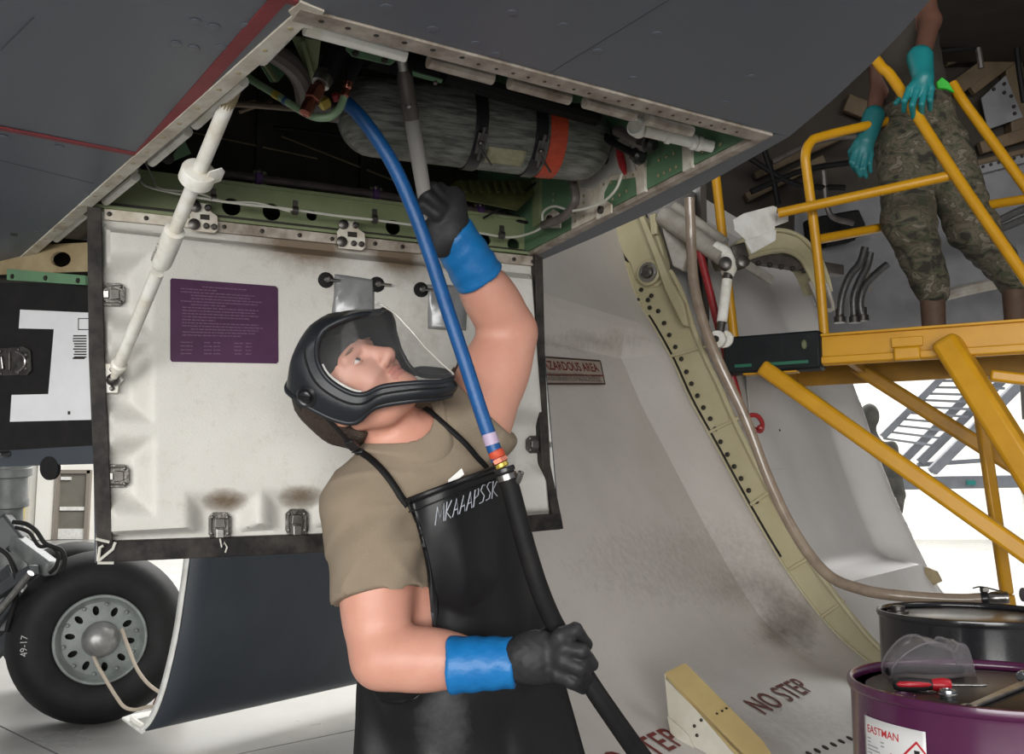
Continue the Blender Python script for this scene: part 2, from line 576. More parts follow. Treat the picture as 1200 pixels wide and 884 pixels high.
MB().box(((dl + dr_) / 2, WALL_Y - 0.085, 0.18), (dw / 2 - 0.02, 0, 0), (0, 0.012, 0), (0, 0, 0.17)).build('kick_plate', M_white, door)
MB().box((dl + 0.2, WALL_Y - 0.11, 1.98), (0.16, 0, 0), (0, 0.04, 0), (0, 0, 0.05)).build('door_closer', M_white, door)
px0 = wallpt(55, 600)
MB().box((px0.x, WALL_Y - 0.16, 2.6), (0.22, 0, 0), (0, 0.16, 0), (0, 0, 2.6)).build('trim_1', M_cloud_white, kind='structure')
MB().box((wallpt(23, 600).x, WALL_Y - 0.12, 0.95), (0.2, 0, 0), (0, 0.06, 0), (0, 0, 0.5)).build('wall_sign', mat('sign_yellow', (0.75, 0.60, 0.16), 0.6), label='small yellow sign on the far cream wall left of the grey door', cat='sign')

# ------------------------------------------------------------------ fuselage belly
HZ = 2.07
def H(px, py, dz=0.0):
    return PZ(px, py, HZ + dz)
fus = empty('fuselage', (0, 1.5, HZ), 'grey aircraft belly with red line and an open equipment bay overhead', 'aircraft')
A_, B_, C_, D_, E_ = H(352, 8), H(908, 158), H(626, 300), H(105, 243), H(-45, 362)
edge_px = [(632, 306), (700, 277), (770, 246), (850, 203), (925, 160), (975, 118), (1018, 78), (1055, 40), (1090, 0), (1112, -32), (1128, -66)]
edge = [H(*p) for p in edge_px]
# left + near skin as one bent sheet of polygons, 6 mm thick
sk = MB()
curve_b = edge[4:]
left_far = E_ + (E_ - A_).normalized() * 1.5
near_pts = [left_far, E_, A_, H(908, 156)] + curve_b + [V(0.60, 0.6, HZ + 0.02), V(0.64, -0.6, HZ + 0.05), V(0.6, -1.3, HZ + 0.15), V(-3.6, -1.3, HZ + 0.15), V(-4.4, 0.5, HZ + 0.02), V(-4.4, left_far.y, HZ)]
sk.prism(near_pts, (0, 0, 0.008))
sk.build('belly_skin', M_skin, fus, smooth=0)
MB().prism([C_, H(632, 306), H(700, 277), H(770, 246), H(850, 203), H(925, 160), H(908, 157)], (0, 0, 0.012)).build('skin_edge_strip', M_skin, fus, smooth=0)
# thin raised panel joint and flush fasteners of the skin
def flat_strip(pts, wdt, z, thick, name, material, parent):
    """a strip lying on the belly along picture points, wdt metres wide"""
    q = [H(*p) for p in pts]
    mb = MB()
    for a, b in zip(q[:-1], q[1:]):
        d = (b - a); n = V(-d.y, d.x, 0).normalized() * wdt / 2
        mb.prism([a + n + V(0, 0, z), b + n + V(0, 0, z), b - n + V(0, 0, z), a - n + V(0, 0, z)], (0, 0, thick))
    return mb.build(name, material, parent, smooth=0)
flat_strip([(333, -8), (164, 182)], 0.021, -0.0016, 0.0016, 'red_line', M_red_line, fus)
flat_strip([(172, 183), (-30, 144)], 0.016, -0.0018, 0.0016, 'red_line', M_red_line, fus)
flat_strip([(302, -10), (348, 3)], 0.012, -0.0017, 0.0016, 'red_line', M_red_line, fus)
for i, pts in enumerate([[(640, 88), (800, -10)], [(0, 188), (110, 215)], [(40, 20), (0, 60)]]):
    flat_strip(pts, 0.0008, -0.0005, 0.0005, 'panel_joint', M_skin_dark, fus)
mb = MB()
def disc_on_belly(mb, px, py, r, z=-0.0008, h=0.0008, seg=12):
    c = H(px, py); mb.lathe(c + V(0, 0, z), (0, 0, 1), [(r * 0.55, -0.0006), (r, 0), (r, h)], seg)
for p in [(229, 25), (251, 31), (206, 51), (227, 56), (289, 30), (260, 55), (4, 160), (70, 172), (44, 272), (103, 228), (558, 51), (582, 64), (453, 8), (507, 34), (600, 15), (700, 60), (742, 92), (850, 120), (880, 90), (660, 30), (770, 40)]:
    disc_on_belly(mb, p[0], p[1], 0.008)
mb.build('skin_fasteners', M_skin, fus, kind='stuff')

# white frame round the opening
def flange(a, b, wdt, inward, name, material, z=-0.003, th=0.010):
    d = (b - a).normalized()
    n = V(-d.y, d.x, 0)
    if n.dot(inward - a) < 0: n = -n
    a, b = a + V(0, 0, z), b + V(0, 0, z)
    return MB().prism([a, b, b + n * wdt, a + n * wdt], (0, 0, th)).build(name, material, fus, smooth=0, bev=0.001), n
MB().prism([H(338, 14, -.0028), H(352, 3, -.0028), H(380, 14, -.0028), H(366, 34, -.0028), H(352, 32, -.0028)], V(0, 0, .008)).build('corner_plate', M_flange, fus, smooth=0)
cen = (A_ + B_ + C_ + D_) / 4
_, n_left = flange(A_ - (E_ - A_).normalized() * 0.002, left_far, 0.026, cen, 'frame_flange', M_flange)
_, n_near = flange(A_, H(906, 157), 0.036, cen, 'frame_flange', M_flange_dirty, z=-.0036)
_, n_edge = flange(H(903, 160), C_ + V(0, 0, 0), 0.020, cen, 'frame_flange', M_flange_dirty, z=-.0024)
# rolled seal retainers on the inner rim
for a, b in [((346, 29), (307, 70)), ((285, 95), (229, 146)), ((220, 154), (178, 190)), ((159, 207), (124, 236)), ((102, 249), (66, 280)), ((50, 291), (-20, 350))]:
    p, q = H(*a, 0.012), H(*b, 0.012)
    MB().tube([p, q], 0.0095, 10).tube([p + V(0, 0, 0.012), q + V(0, 0, 0.012)], 0.005, 6).build('seal_retainer', M_rod, fus)
for a, b in [((357, 33), (475, 65)), ((502, 72), (577, 92)), ((597, 97), (667, 116)), ((685, 120), (743, 136)), ((757, 140), (810, 154))]:
    p, q = H(*a, 0.012), H(*b, 0.012)
    MB().tube([p, q], 0.0100, 10).tube([p + V(0, 0, 0.013), q + V(0, 0, 0.013)], 0.005, 6).build('seal_retainer', M_flange_dirty if a[0] > 480 else M_rod, fus)
mb = MB()
def flange_dots(mb, a, b, n, r=0.0045, inset=0.013, nvec=None):
    a, b = H(*a), H(*b)
    for i in range(n):
        c = lerp(a, b, (i + 0.5) / n + random.uniform(-0.1, 0.1) / n) + nvec * inset
        mb.lathe(c + V(0, 0, -0.0045), (0, 0, 1), [(r * 0.7, 0), (r, 0.001), (r, 0.002)], 8)
flange_dots(mb, (345, 14), (0, 318), 22, nvec=n_left)
mb.build('frame_fasteners', M_fastener, fus, kind='stuff')
mb = MB()
flange_dots(mb, (360, 12), (560, 64), 6, nvec=n_near)
flange_dots(mb, (560, 64), (880, 150), 19, 0.0032, 0.020, nvec=n_near)
mb.build('frame_fasteners', M_grime, fus, kind='stuff')

# ---- bay: beam under the hinge line, walls, roof
zv = V(0, 0, 1)
eDC = (C_ - D_).normalized()
nDC = V(-eDC.y, eDC.x, 0)           # away from the photographer
Dx = D_ + eDC * 0.0                  # the beam runs on past the left door
web = Plane(D_ + nDC * 0.012, C_ + nDC * 0.012, C_ + nDC * 0.012 + zv)
beam_h = 0.098
def bake(o):
    dg = bpy.context.evaluated_depsgraph_get()
    me = bpy.data.meshes.new_from_object(o.evaluated_get(dg))
    o.modifiers.clear()
    o.data = me
    return o
def cut(o, mb):
    """real openings: subtract the cutter's volume from the mesh"""
    c = mb.build('cutter', M_black, None, smooth=0)
    md = o.modifiers.new('b', 'BOOLEAN'); md.object = c; md.operation = 'DIFFERENCE'; md.solver = 'EXACT'
    bpy.context.view_layer.update()
    bake(o)
    bpy.data.objects.remove(c, do_unlink=True)
    return o
a, b = Dx + nDC * 0.012, C_ + nDC * 0.012 + eDC * 0.02
wo = MB().box((a + b) / 2 + zv * (beam_h / 2 - 0.004), (b - a) / 2, nDC * 0.004, zv * (beam_h / 2)).build('beam_web', M_green, fus, smooth=30)
mb = MB()
for (px, py, r) in [(228, 241, .015), (271, 243, .021), (318, 249, .021), (365, 253, .013), (460, 267, .019), (520, 275, .012), (567, 281, .018), (601, 287, .017)]:
    mb.lathe(web(px, py) - web.n * 0.03, web.n, [(r, 0), (r, 0.06)], 20)
cut(wo, mb)
MB().box((a + b) / 2 + zv * (beam_h - 0.002) + nDC * 0.014, (b - a) / 2, nDC * 0.022, zv * 0.004).build('beam_flange', M_green, fus, smooth=0)
MB().box((a + b) / 2 + zv * 0.004 - nDC * 0.006, (b - a) / 2, nDC * 0.013, zv * 0.0035).build('beam_flange', M_green, fus, smooth=0)
# the dark hollow behind and above
DEPTH = 0.34
bb0, bb1 = Dx - eDC * 0.9 + nDC * DEPTH, C_ + nDC * DEPTH + eDC * 0.02
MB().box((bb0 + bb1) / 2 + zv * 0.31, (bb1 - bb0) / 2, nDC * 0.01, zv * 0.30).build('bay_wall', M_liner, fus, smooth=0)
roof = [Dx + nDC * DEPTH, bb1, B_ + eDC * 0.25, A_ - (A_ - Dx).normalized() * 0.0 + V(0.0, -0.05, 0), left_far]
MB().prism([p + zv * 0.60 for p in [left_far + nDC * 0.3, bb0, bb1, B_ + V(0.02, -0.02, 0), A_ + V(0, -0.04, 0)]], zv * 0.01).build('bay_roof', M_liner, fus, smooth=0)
nearw = [A_ + V(0, -0.03, 0), B_ + V(0.02, -0.03, 0)]
MB().prism([nearw[0] + zv * 0.012, nearw[1] + zv * 0.012, nearw[1] + zv * 0.6, nearw[0] + zv * 0.6], V(0, -0.008, 0)).build('bay_wall', M_green, fus, smooth=0)
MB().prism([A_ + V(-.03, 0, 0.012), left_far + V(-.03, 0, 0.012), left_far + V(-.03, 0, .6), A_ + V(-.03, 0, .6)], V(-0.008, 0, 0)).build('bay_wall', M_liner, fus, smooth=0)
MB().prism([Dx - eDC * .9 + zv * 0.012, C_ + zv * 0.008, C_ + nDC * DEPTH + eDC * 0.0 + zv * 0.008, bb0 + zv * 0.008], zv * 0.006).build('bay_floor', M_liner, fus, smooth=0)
# ribs of the liner
for k in range(7):
    c = lerp(bb0, bb1, (k + 0.6) / 7) - nDC * 0.02
    MB().box(c + zv * 0.3, eDC * 0.008, nDC * 0.014, zv * 0.3).build('liner_rib', M_liner, fus, smooth=0)
for pa, pb in [((200, 150), (372, 186)), ((215, 128), (300, 118)), ((330, 160), (470, 215))]:
    wl = Plane(bb0 - nDC * 0.03, bb1 - nDC * 0.03, bb1 - nDC * 0.03 + zv)
    MB().tube([wl(*pa), wl(*pb)], 0.0022, 6).build('liner_seam', M_tan, fus)
# end wall of the bay by the aft edge
WB = Plane(C_ + n_edge * 0.022, B_ + n_edge * 0.022, B_ + n_edge * 0.022 + zv)
ea = (B_ - C_).normalized()
wa, wb_ = C_ + n_edge * 0.024 - ea * 0.02, B_ + n_edge * 0.024 - ea * 0.01
MB().prism([wa + zv * 0.008, wb_ + zv * 0.008, wb_ + zv * 0.6, wa + zv * 0.6], -n_edge * 0.006).build('bay_end_wall', M_green_b, fus, smooth=0)
wa2 = C_ + n_edge * 0.024 - ea * 0.36
MB().prism([wa2 + zv * 0.008, wa + zv * 0.008, wa + zv * 0.6, wa2 + zv * 0.6], -n_edge * 0.006).build('bay_end_wall', M_green_b, fus, smooth=0)
def wallpoly(pts, name, material, th=0.004, off=0.0, plane=None, parent=None, **kw):
    pl = plane or WB
    return MB().prism([pl(x, y, off) for x, y in pts], pl.n * th).build(name, material, parent or fus, smooth=0, **kw)
wallpoly([(671, 207), (756, 140), (759, 225), (748, 230), (746, 208), (716, 212), (709, 226), (708, 250), (690, 260), (671, 269)], 'doubler_plate', M_flange, 0.003)
wallpoly([(750, 132), (758, 128), (759, 225), (750, 229)], 'stiffener', M_flange, 0.008)
wallpoly([(803, 158), (814, 164), (814, 197), (804, 202)], 'stiffener', M_flange, 0.008)
wallpoly([(682, 188), (738, 164), (748, 200), (720, 206), (706, 214), (700, 222), (684, 220)], 'access_plate', mat('pale_plate', (0.50, 0.49, 0.46), .5, col2=(.3, .28, .25), scale=12), 0.003, 0.004)
wallpoly([(628, 212), (636, 208), (636, 262), (628, 268)], 'stiffener', M_green, 0.010)
mb = MB()
def wrow(mb, a, b, n, r=0.0038, plane=None, off=0.004):
    pl = plane or WB
    for i in range(n):
        t = (i + 0.5) / n
        c = pl(a[0] + (b[0] - a[0]) * t, a[1] + (b[1] - a[1]) * t, off)
        mb.lathe(c, pl.n, [(r, 0), (r, 0.0012), (r * 0.6, 0.002)], 8)
for a, b, n in [((676, 212), (676, 264), 6), ((686, 226), (686, 258), 4), ((753, 150), (753, 224), 8), ((809, 170), (809, 196), 3), ((705, 218), (748, 204), 5), ((770, 208), (798, 194), 4), ((770, 190), (796, 178), 3), ((822, 180), (850, 168), 4), ((716, 236), (740, 222), 3), ((650, 224), (650, 262), 5)]:
    wrow(mb, a, b, n)
mb.build('rivets', M_fastener, fus, kind='stuff')
# tan beam with an oval hole beyond the second door, and its green strip
pl2 = Plane(P(0, 318, 2.62), P(104, 318, 2.4), P(50, 360, 2.5))
o = MB().prism([pl2(-60, 292), pl2(106, 284), pl2(106, 318), pl2(-60, 324)], -pl2.n * 0.008).build('beam_web', M_tan, fus, smooth=0)
cut(o, MB().prism([pl2(71 + 12 * math.cos(t), 304 + 9 * math.sin(t), 0.03) for t in np.linspace(0, 2 * math.pi, 18)[:-1]], -pl2.n * 0.06))
MB().prism([pl2(14, 316, .006), pl2(106, 324, .006), pl2(106, 335, .006), pl2(14, 329, .006)], pl2.n * 0.008).build('hinge_strip', M_green_b, fus, smooth=0)
mb = MB()
for p in [(21, 325), (60, 327), (98, 330)]:
    mb.lathe(pl2(*p, .014), pl2.n, [(0.007, 0), (0.006, .004), (0.002, .005)], 8)
mb.build('strip_bolts', M_grime, fus, kind='stuff')
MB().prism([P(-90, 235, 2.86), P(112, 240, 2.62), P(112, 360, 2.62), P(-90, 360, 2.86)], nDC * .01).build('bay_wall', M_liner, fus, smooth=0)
MB().prism([P(-90, 235, 2.86), P(112, 240, 2.62), H(112, 262), H(-90, 400)], zv * .01).build('bay_roof', M_liner, fus, smooth=0) if False else None

# ------------------------------------------------------------------ pressure bottle in the bay
b0, b1 = P(395, 130, 1.97), P(712, 172, 2.17)
bax = (b1 - b0).normalized(); bl = (b1 - b0).length; BR = 0.083
bottle = empty('pressure_bottle', (b0 + b1) / 2 - zv * BR, 'dark filament-wound pressure bottle with a red-orange band lying in the bay', 'gas bottle')
M_wound = mat('wound_composite', (0.065, 0.070, 0.060), 0.30, col2=(0.26, 0.265, 0.235), scale=16, amount=0.5, bump=0.35, bscale=40, stretch=(1, 1, 9))
prof = []
for i in range(9):
    t = i / 8 * math.pi / 2
    prof.append((max(0.02, BR * math.sin(t)), 0.075 * (1 - math.cos(t))))
for i in range(9):
    t = i / 8 * math.pi / 2
    prof.append((max(0.02, BR * math.cos(t)), bl - 0.075 * (1 - math.sin(t))))
body = MB().lathe(b0, bax, prof, 40)
body.build('bottle_body', M_wound, bottle, smooth=60)
def band(t, wdt, r, name, material, **kw):
    return MB().lathe(b0, bax, [(BR, t), (r, t), (r, t + wdt), (BR, t + wdt)], 40).build(name, material, bottle, **kw)
def taxis(px, py, d=2.08):
    return (P(px, py, d) - b0).dot(bax)
band(taxis(541, 150), 0.026, BR + 0.004, 'strap', M_black_gloss)
band(taxis(617, 165), 0.026, BR + 0.004, 'strap', M_black_gloss)
band(taxis(636, 165), 0.038, BR + 0.0015, 'colour_band', M_orange, label='red-orange band')
MB().lathe(b0, bax, [(0.02, -0.05), (0.024, -0.03), (0.024, 0.0), (0.03, 0.012)], 18).build('neck', M_dark_steel, bottle)
dn = (bax.cross(V(0, 0, 1))).normalized()
if dn.y > 0: dn = -dn
for tx in (taxis(541, 150), taxis(617, 165)):
    an = math.radians(-38)
    rad = dn * math.cos(an) + bax.cross(dn).normalized() * (math.sin(an) if bax.cross(dn).z > 0 else -math.sin(an))
    tang = bax.cross(rad)
    c = b0 + bax * (tx + 0.013) + rad * (BR + 0.008)
    mb = MB().box(c, bax * 0.010, tang * 0.022, rad * 0.005).tube([c + tang * 0.035 + rad * .004, c - tang * 0.035 + rad * .004], 0.0035, 8).lathe(c + rad * 0.004, rad, [(0.007, 0), (0.006, 0.006), (0.003, 0.008)], 10)
    mb.tube([c + tang * 0.01 + rad * .006, c + bax * .028 + tang * .04 + rad * .012], 0.0025, 6)
    mb.build('strap_clamp', M_dark_steel, bottle)
# paper label wrapped on the underside
rows = []
for i in range(9):
    an = math.radians(-72 + i * 3.6)
    rad = dn * math.cos(an) + V(0, 0, 1) * math.sin(an)
    rad = (rad - bax * rad.dot(bax)).normalized()
    rows.append([b0 + bax * (taxis(549, 150) + 0.02 + k * 0.0105) + rad * (BR + 0.0012) for k in range(9)])
lab = MB().grid(rows).build('paper_label', mat('aged_label', (0.42, 0.40, 0.30), 0.6, col2=(0.22, 0.20, 0.10), scale=40, amount=.7), bottle, solid=0.0006)
# ------------------------------------------------------------------ plumbing and wiring in the bay
def px_tube(pts, d, r, n=8, seg=10, mb=None):
    """tube through picture points (x, y[, d])"""
    q = [p if isinstance(p, Vector) else P(p[0], p[1], p[2] if len(p) > 2 else d) for p in pts]
    mb = mb or MB()
    mb.tube(catmull(q, n), r, seg)
    return mb
px_tube([(222, 199, 2.36), (303, 209, 2.39), (440, 228, 2.48), (562, 248, 2.56), (630, 262, 2.60), WB(660, 266, .05), WB(684, 256, .05), WB(697, 238, .05), WB(693, 214, .05)], 2.4, 0.0105).build('drain_pipe', M_pipe_dark, None, label='thin dark pipe in purple clamps running along the green beam', cat='pipe')
for (x, y, d) in [(303, 209, 2.39), (440, 228, 2.48), (562, 248, 2.56)]:
    c = P(x, y, d)
    g = empty('pipe_clamp', c - zv * .03, {303: 'purple pipe clamp on green tab nearest the white support rod', 440: 'purple pipe clamp on green tab behind the blue hose', 562: 'purple pipe clamp on green tab right of the raised glove'}[x], 'clamp', 'purple pipe clamps in the bay')
    MB().lathe(c - eDC * 0.009, eDC, [(0.011, 0), (0.018, 0.002), (0.018, 0.016), (0.011, 0.018)], 16).build('cushion', M_purple_clip, g)
    MB().box(c + V(0, 0.012, -0.012), eDC * 0.016, V(0, .004, 0), zv * 0.034).build('tab', M_green, g, bev=.002)
    MB().lathe(c + V(0, -.004, .014) + nDC * 0.0, -nDC, [(0.006, 0), (0.006, .012), (0.003, .014)], 8).build('bolt', M_dark_steel, g)
# lacing wire along the beam
px_tube([(163, 198, 2.2), (167, 214, 2.17), (184, 222, 2.16), (240, 233, 2.17), (290, 240, 2.19), (330, 244, 2.22), (395, 253, 2.28), (440, 258, 2.32), (500, 266, 2.37), (560, 273, 2.43), (600, 278, 2.48), WB(650, 270, .04), WB(658, 252, .05), WB(672, 245, .05), WB(695, 250, .05), WB(722, 241, .04), WB(740, 226, .04), WB(746, 206, .035)], 2.3, 0.0030, 10, 6).build('wire', M_wire, None, label='thin white wire laced along the green beam to the red boot', cat='wire')
px_tube([(170, 190, 2.2), (180, 210, 2.18), (188, 221, 2.16), (230, 226, 2.17), (262, 236, 2.18), (300, 238, 2.2), (340, 248, 2.23)], 2.2, 0.0022, 10, 6).build('wire', M_wire, None, label='short white wire looping at left end of the green beam', cat='wire')
for (x, y, d) in [(250, 233, 2.18), (346, 247, 2.23), (439, 257, 2.32), (588, 276, 2.46)]:
    g = MB().lathe(P(x, y, d) - eDC * .006, eDC, [(.0035, 0), (.010, 0), (.010, .012), (.0035, .012)], 12).box(P(x, y - 7, d + .004), eDC * .006, nDC * .002, zv * .010)
    g.build('wire_clip', M_dark_steel, None, label={250: 'small metal wire clip beside the support rod above the door hinge', 346: 'small metal wire clip on the green beam between the two hinges', 439: 'small metal wire clip just left of the blue hose', 588: 'small metal wire clip near the right corner of the door top'}[x], cat='clip', group='wire clips on the beam')
g = empty('wire_support', P(660, 250, 2.33), 'white bent tab with knob holding the wire near bay corner', 'bracket')
MB().prism([WB(645, 268, .012), WB(645, 254, .012), WB(655, 246, .012), WB(664, 252, .012), WB(663, 268, .012)], WB.n * .004).build('tab', M_flange, g, bev=.001)
MB().lathe(WB(652, 259, .015), WB.n, [(.012, 0), (.012, .008), (.006, .012)], 12).build('knob', M_dark_steel, g)
g = empty('wire_support', WB(712, 248, .02), 'white tab with dark knob bolted below the access plate', 'bracket')
MB().prism([WB(704, 258, .008), WB(704, 242, .008), WB(716, 236, .008), WB(722, 240, .008), WB(722, 250, .008)], WB.n * .004).build('tab', M_flange, g, bev=.001)
MB().lathe(WB(711, 247, .012), WB.n, [(.009, 0), (.009, .008), (.005, .01)], 12).build('knob', M_dark_steel, g)
g = empty('sensor_lead', WB(742, 190, .03), 'red boot at the end of the white wire', 'connector')
MB().tube(catmull([WB(739, 176, .03), WB(741, 184, .03), WB(744, 196, .03), WB(747, 206, .03)], 4), [.006, .009, .0085, .004], 10).build('boot', M_red, g)
# left cluster: hoses and fittings
px_tube([(402, 40, 1.78), (398, 56, 1.77), (389, 74, 1.75), (381, 92, 1.73)], 1.8, [.022, .023, .021, .017]).build('hose', M_black, None, label='thick black elbow hose above the copper coupling', cat='hose')
g = empty('coupling', P(368, 112, 1.71), 'copper-coloured pipe coupling with grey collar hanging in the bay corner', 'pipe fitting')
ax = (P(362, 126, 1.70) - P(381, 90, 1.73)).normalized(); c = P(382, 86, 1.735)
MB().lathe(c, ax, [(.016, 0), (.0175, .003), (.0165, .026), (.012, .028)], 18).build('collar', M_steel, g)
MB().lathe(c + ax * .027, ax, [(.008, 0), (.011, .003), (.011, .010)], 12).build('ring', M_copper, g)
MB().lathe(c + ax * .037, ax, [(.012, 0), (.015, .002), (.015, .026), (.012, .028)], 6).build('hex_nut', M_copper, g, smooth=20)
MB().lathe(c + ax * .065, ax, [(.011, 0), (.012, .012), (.0105, .030), (.006, .032)], 12).build('tail', M_copper, g)
px_tube([(284, 86, 1.80), (300, 97, 1.78), (325, 112, 1.76), (348, 127, 1.74), (368, 137, 1.73), (386, 137, 1.73), (398, 127, 1.735), (403, 114, 1.74)], 1.75, 0.0068, 10, 12).build('pipe', M_pipe_green, None, label='pale green bent pipe curving under the copper coupling', cat='pipe')
g = empty('pipe_end_fitting', P(407, 103, 1.745), 'small copper fitting at the upturned end of the green pipe', 'pipe fitting')
ax = (P(410, 92, 1.75) - P(403, 115, 1.74)).normalized(); c = P(403, 114, 1.74)
MB().lathe(c, ax, [(.0075, 0), (.009, .002), (.009, .014), (.007, .016)], 6).build('hex_nut', M_copper, g, smooth=20)
MB().lathe(c + ax * .016, ax, [(.006, 0), (.0085, .004), (.0085, .014), (.005, .016)], 12).build('ring', M_copper, g)
MB().tube([c + ax * .03, c + ax * .05, P(418, 70, 1.78)], [.008, .012, .013], 12).build('boot', M_black, g)
g = empty('pipe_marker', P(327, 113, 1.752), 'yellow and blue tape marker round the green pipe', 'tape')
q = [P(321, 110, 1.7625), P(328, 114, 1.757), P(333, 117.5, 1.753), P(337, 120, 1.75)]
MB().tube([q[0], q[1]], .0074, 12).build('tape_band', M_brass, g)
MB().tube([q[2], q[3]], .0074, 12).build('tape_band', mat('blue_tape', (.03, .08, .2), .5), g)
px_tube([(262, 121, 2.05), (310, 124, 2.02), (372, 129, 1.98), (400, 126, 2.0)], 2, .007).build('pipe', M_pipe_brown, None, label='straight brown pipe crossing behind the green pipe', cat='pipe')
px_tube([(281, 131, 2.06), (318, 118, 2.03)], 2, .0045).build('stay', M_pipe_brown, None, label='short thin brown stay behind the straight pipe', cat='strut')
g = empty('sensor', P(382, 120, 1.80), 'small yellow sensor with red cap beside the copper coupling', 'sensor')
MB().lathe(P(374, 124, 1.79), (P(392, 114, 1.80) - P(374, 124, 1.79)), [(.005, 0), (.012, .003), (.012, .018), (.007, .022)], 8).build('body', M_brass, g)
MB().lathe(P(390, 115, 1.80), (P(399, 112, 1.80) - P(390, 115, 1.80)), [(.008, 0), (.009, .010), (.004, .014)], 10).build('cap', M_red, g)
px_tube([(296, 50, 1.75), (322, 63, 1.8), (342, 78, 1.84), (354, 98, 1.9), (358, 125, 2.0)], 1.8, .019).build('hose', M_pipe_dark, None, label='thick dark grey hose arching down in the bay corner', cat='hose')
px_tube([(430, 66, 1.86), (460, 74, 1.9), (500, 80, 1.95), (548, 84, 2.0)], 1.9, .022).build('hose', M_black, None, label='black sleeved hose running along above the bottle', cat='hose')
px_tube([(520, 88, 1.88), (600, 112, 1.96), (700, 138, 2.06)], 1.9, .017).build('conduit', M_black, None, label='long black conduit just inside the near rim of the opening', cat='conduit')
px_tube([(320, 150, 2.35), (400, 160, 2.4), (470, 178, 2.45)], 2.4, .006).build('cable', M_black, None, label='slack black cable in the dark behind the bottle neck', cat='cable')
g = empty('gusset', P(440, 64, 1.77), 'green plate with two bolts behind the near rim', 'bracket')
pg = Plane(P(408, 52, 1.70), P(470, 72, 1.76), P(430, 78, 1.72))
MB().prism([pg(406, 50), pg(470, 67), pg(458, 76), pg(414, 66), pg(406, 58)], -pg.n * .004).build('plate', M_green_b, g, bev=.001)
for p in [(416, 63), (450, 71)]:
    MB().lathe(pg(*p), pg.n, [(.006, 0), (.006, .006), (.003, .009)], 6).build('bolt', M_grime, g, smooth=20)
g = empty('gusset', P(370, 60, 1.85), 'green web bracket beside the thick dark hose in the bay corner', 'bracket')
pg = Plane(P(355, 45, 1.84), P(385, 90, 1.90), P(330, 60, 1.86))
MB().prism([pg(340, 42), pg(376, 48), pg(372, 80), pg(366, 96)], -pg.n * .004).build('plate', M_green, g)
MB().prism([pg(353, 44, .002), pg(358, 44, .002), pg(372, 92, .002), pg(367, 94, .002)], pg.n * .012).build('web', M_green, g)
g = empty('gusset', P(325, 85, 1.9), 'green angled bracket beside the white seal strips of the left rim', 'bracket')
pg = Plane(P(305, 65, 1.88), P(340, 85, 1.92), P(320, 100, 1.9))
MB().prism([pg(304, 74), pg(322, 68), pg(338, 82), pg(326, 96), pg(318, 96)], -pg.n * .004).build('plate', M_green_b, g)
MB().prism([pg(308, 78, .002), pg(312, 77, .002), pg(324, 95, .002), pg(320, 96, .002)], pg.n * .01).build('web', M_green, g)
g = empty('gusset', P(214, 176, 2.1), 'green bracket tab against the white support rod at left rim', 'bracket')
pg = Plane(P(200, 180, 2.08), P(224, 165, 2.1), P(222, 182, 2.1))
MB().prism([pg(196, 190), pg(216, 164), pg(224, 180), pg(203, 189)], -pg.n * .005).build('plate', M_green_b, g)
MB().lathe(pg(196, 186), pg.n, [(.012, 0), (.012, .01), (.006, .012)], 12).build('bolt', M_grime, g)
g = empty('gusset', P(585, 100, 1.9), 'small green strip with screws under the near rim', 'bracket')
pg = Plane(P(484, 88, 1.84), P(520, 98, 1.87), P(500, 96, 1.86))
MB().prism([pg(483, 84), pg(519, 94), pg(517, 98), pg(484, 89)], -pg.n * .003).build('plate', M_green_b, g)
MB().lathe(pg(510, 96), pg.n, [(.005, 0), (.004, .005)], 8).build('bolt', M_steel, g)
# ribbed yellow-green plate below the bottle
g = empty('ribbed_plate', P(575, 228, 2.45), 'yellow-green ribbed plate below the bottle', 'panel')
pg = Plane(P(525, 225, 2.44), P(620, 216, 2.52), P(600, 245, 2.46))
M_ygreen = mat('yellow_green_primer', (.10, .105, .035), .55, col2=(.05, .05, .02), scale=14)
MB().prism([pg(520, 224), pg(535, 212), pg(622, 211), pg(628, 226), pg(606, 246), pg(535, 232)], -pg.n * .004).build('plate', M_ygreen, g)
for k in range(8):
    x = 538 + k * 9.5
    MB().prism([pg(x, 214, .0), pg(x + 4, 213, .0), pg(x + 10, 227, .0), pg(x + 6, 228, .0)], pg.n * .008).build('rib', M_ygreen, g, bev=.002)
# items on the end wall
g = empty('drain_tube', WB(745, 148, .05), 'white capped tube sticking out below the near rim at right', 'tube')
t0, t1, t2 = P(747, 150, 1.80), P(768, 156, 1.80), P(835, 172, 1.82)
ax = (t2 - t1).normalized()
MB().tube([t1 - ax * .02, t1, t2], .0115, 14).build('tube', M_rod, g)
MB().lathe(t0, V(-.5, -.85, .0), [(.011, -.012), (.017, -.010), (.018, .008), (.014, .010), (.013, .004)], 18).build('mouth', M_rod, g)
for t in (.18, .62, .72): MB().lathe(lerp(t1, t2, t), ax, [(.0115, 0), (.0145, .001), (.0145, .009), (.0115, .010)], 16).build('collar', M_rod, g)
px_tube([WB(700, 136, .06), WB(722, 152, .06), WB(742, 171, .05), WB(764, 184, .04)], 2.1, .008).build('hose', M_black, None, label='black hose slanting down the green end wall to a nut', cat='hose')
g = empty('hose_nut', WB(768, 188, .04), 'black hose end nut against the green end wall', 'pipe fitting')
ax = (WB(780, 196, .03) - WB(762, 183, .04)).normalized()
MB().lathe(WB(762, 183, .04), ax, [(.010, 0), (.014, .003), (.014, .012), (.010, .014)], 8).lathe(WB(762, 183, .04) + ax * .014, ax, [(.016, 0), (.017, .012), (.011, .018)], 8).build('nut', M_black_gloss, g)
g = empty('pipe_union', WB(784, 172, .04), 'dark pipe union under the white capped tube', 'pipe fitting')
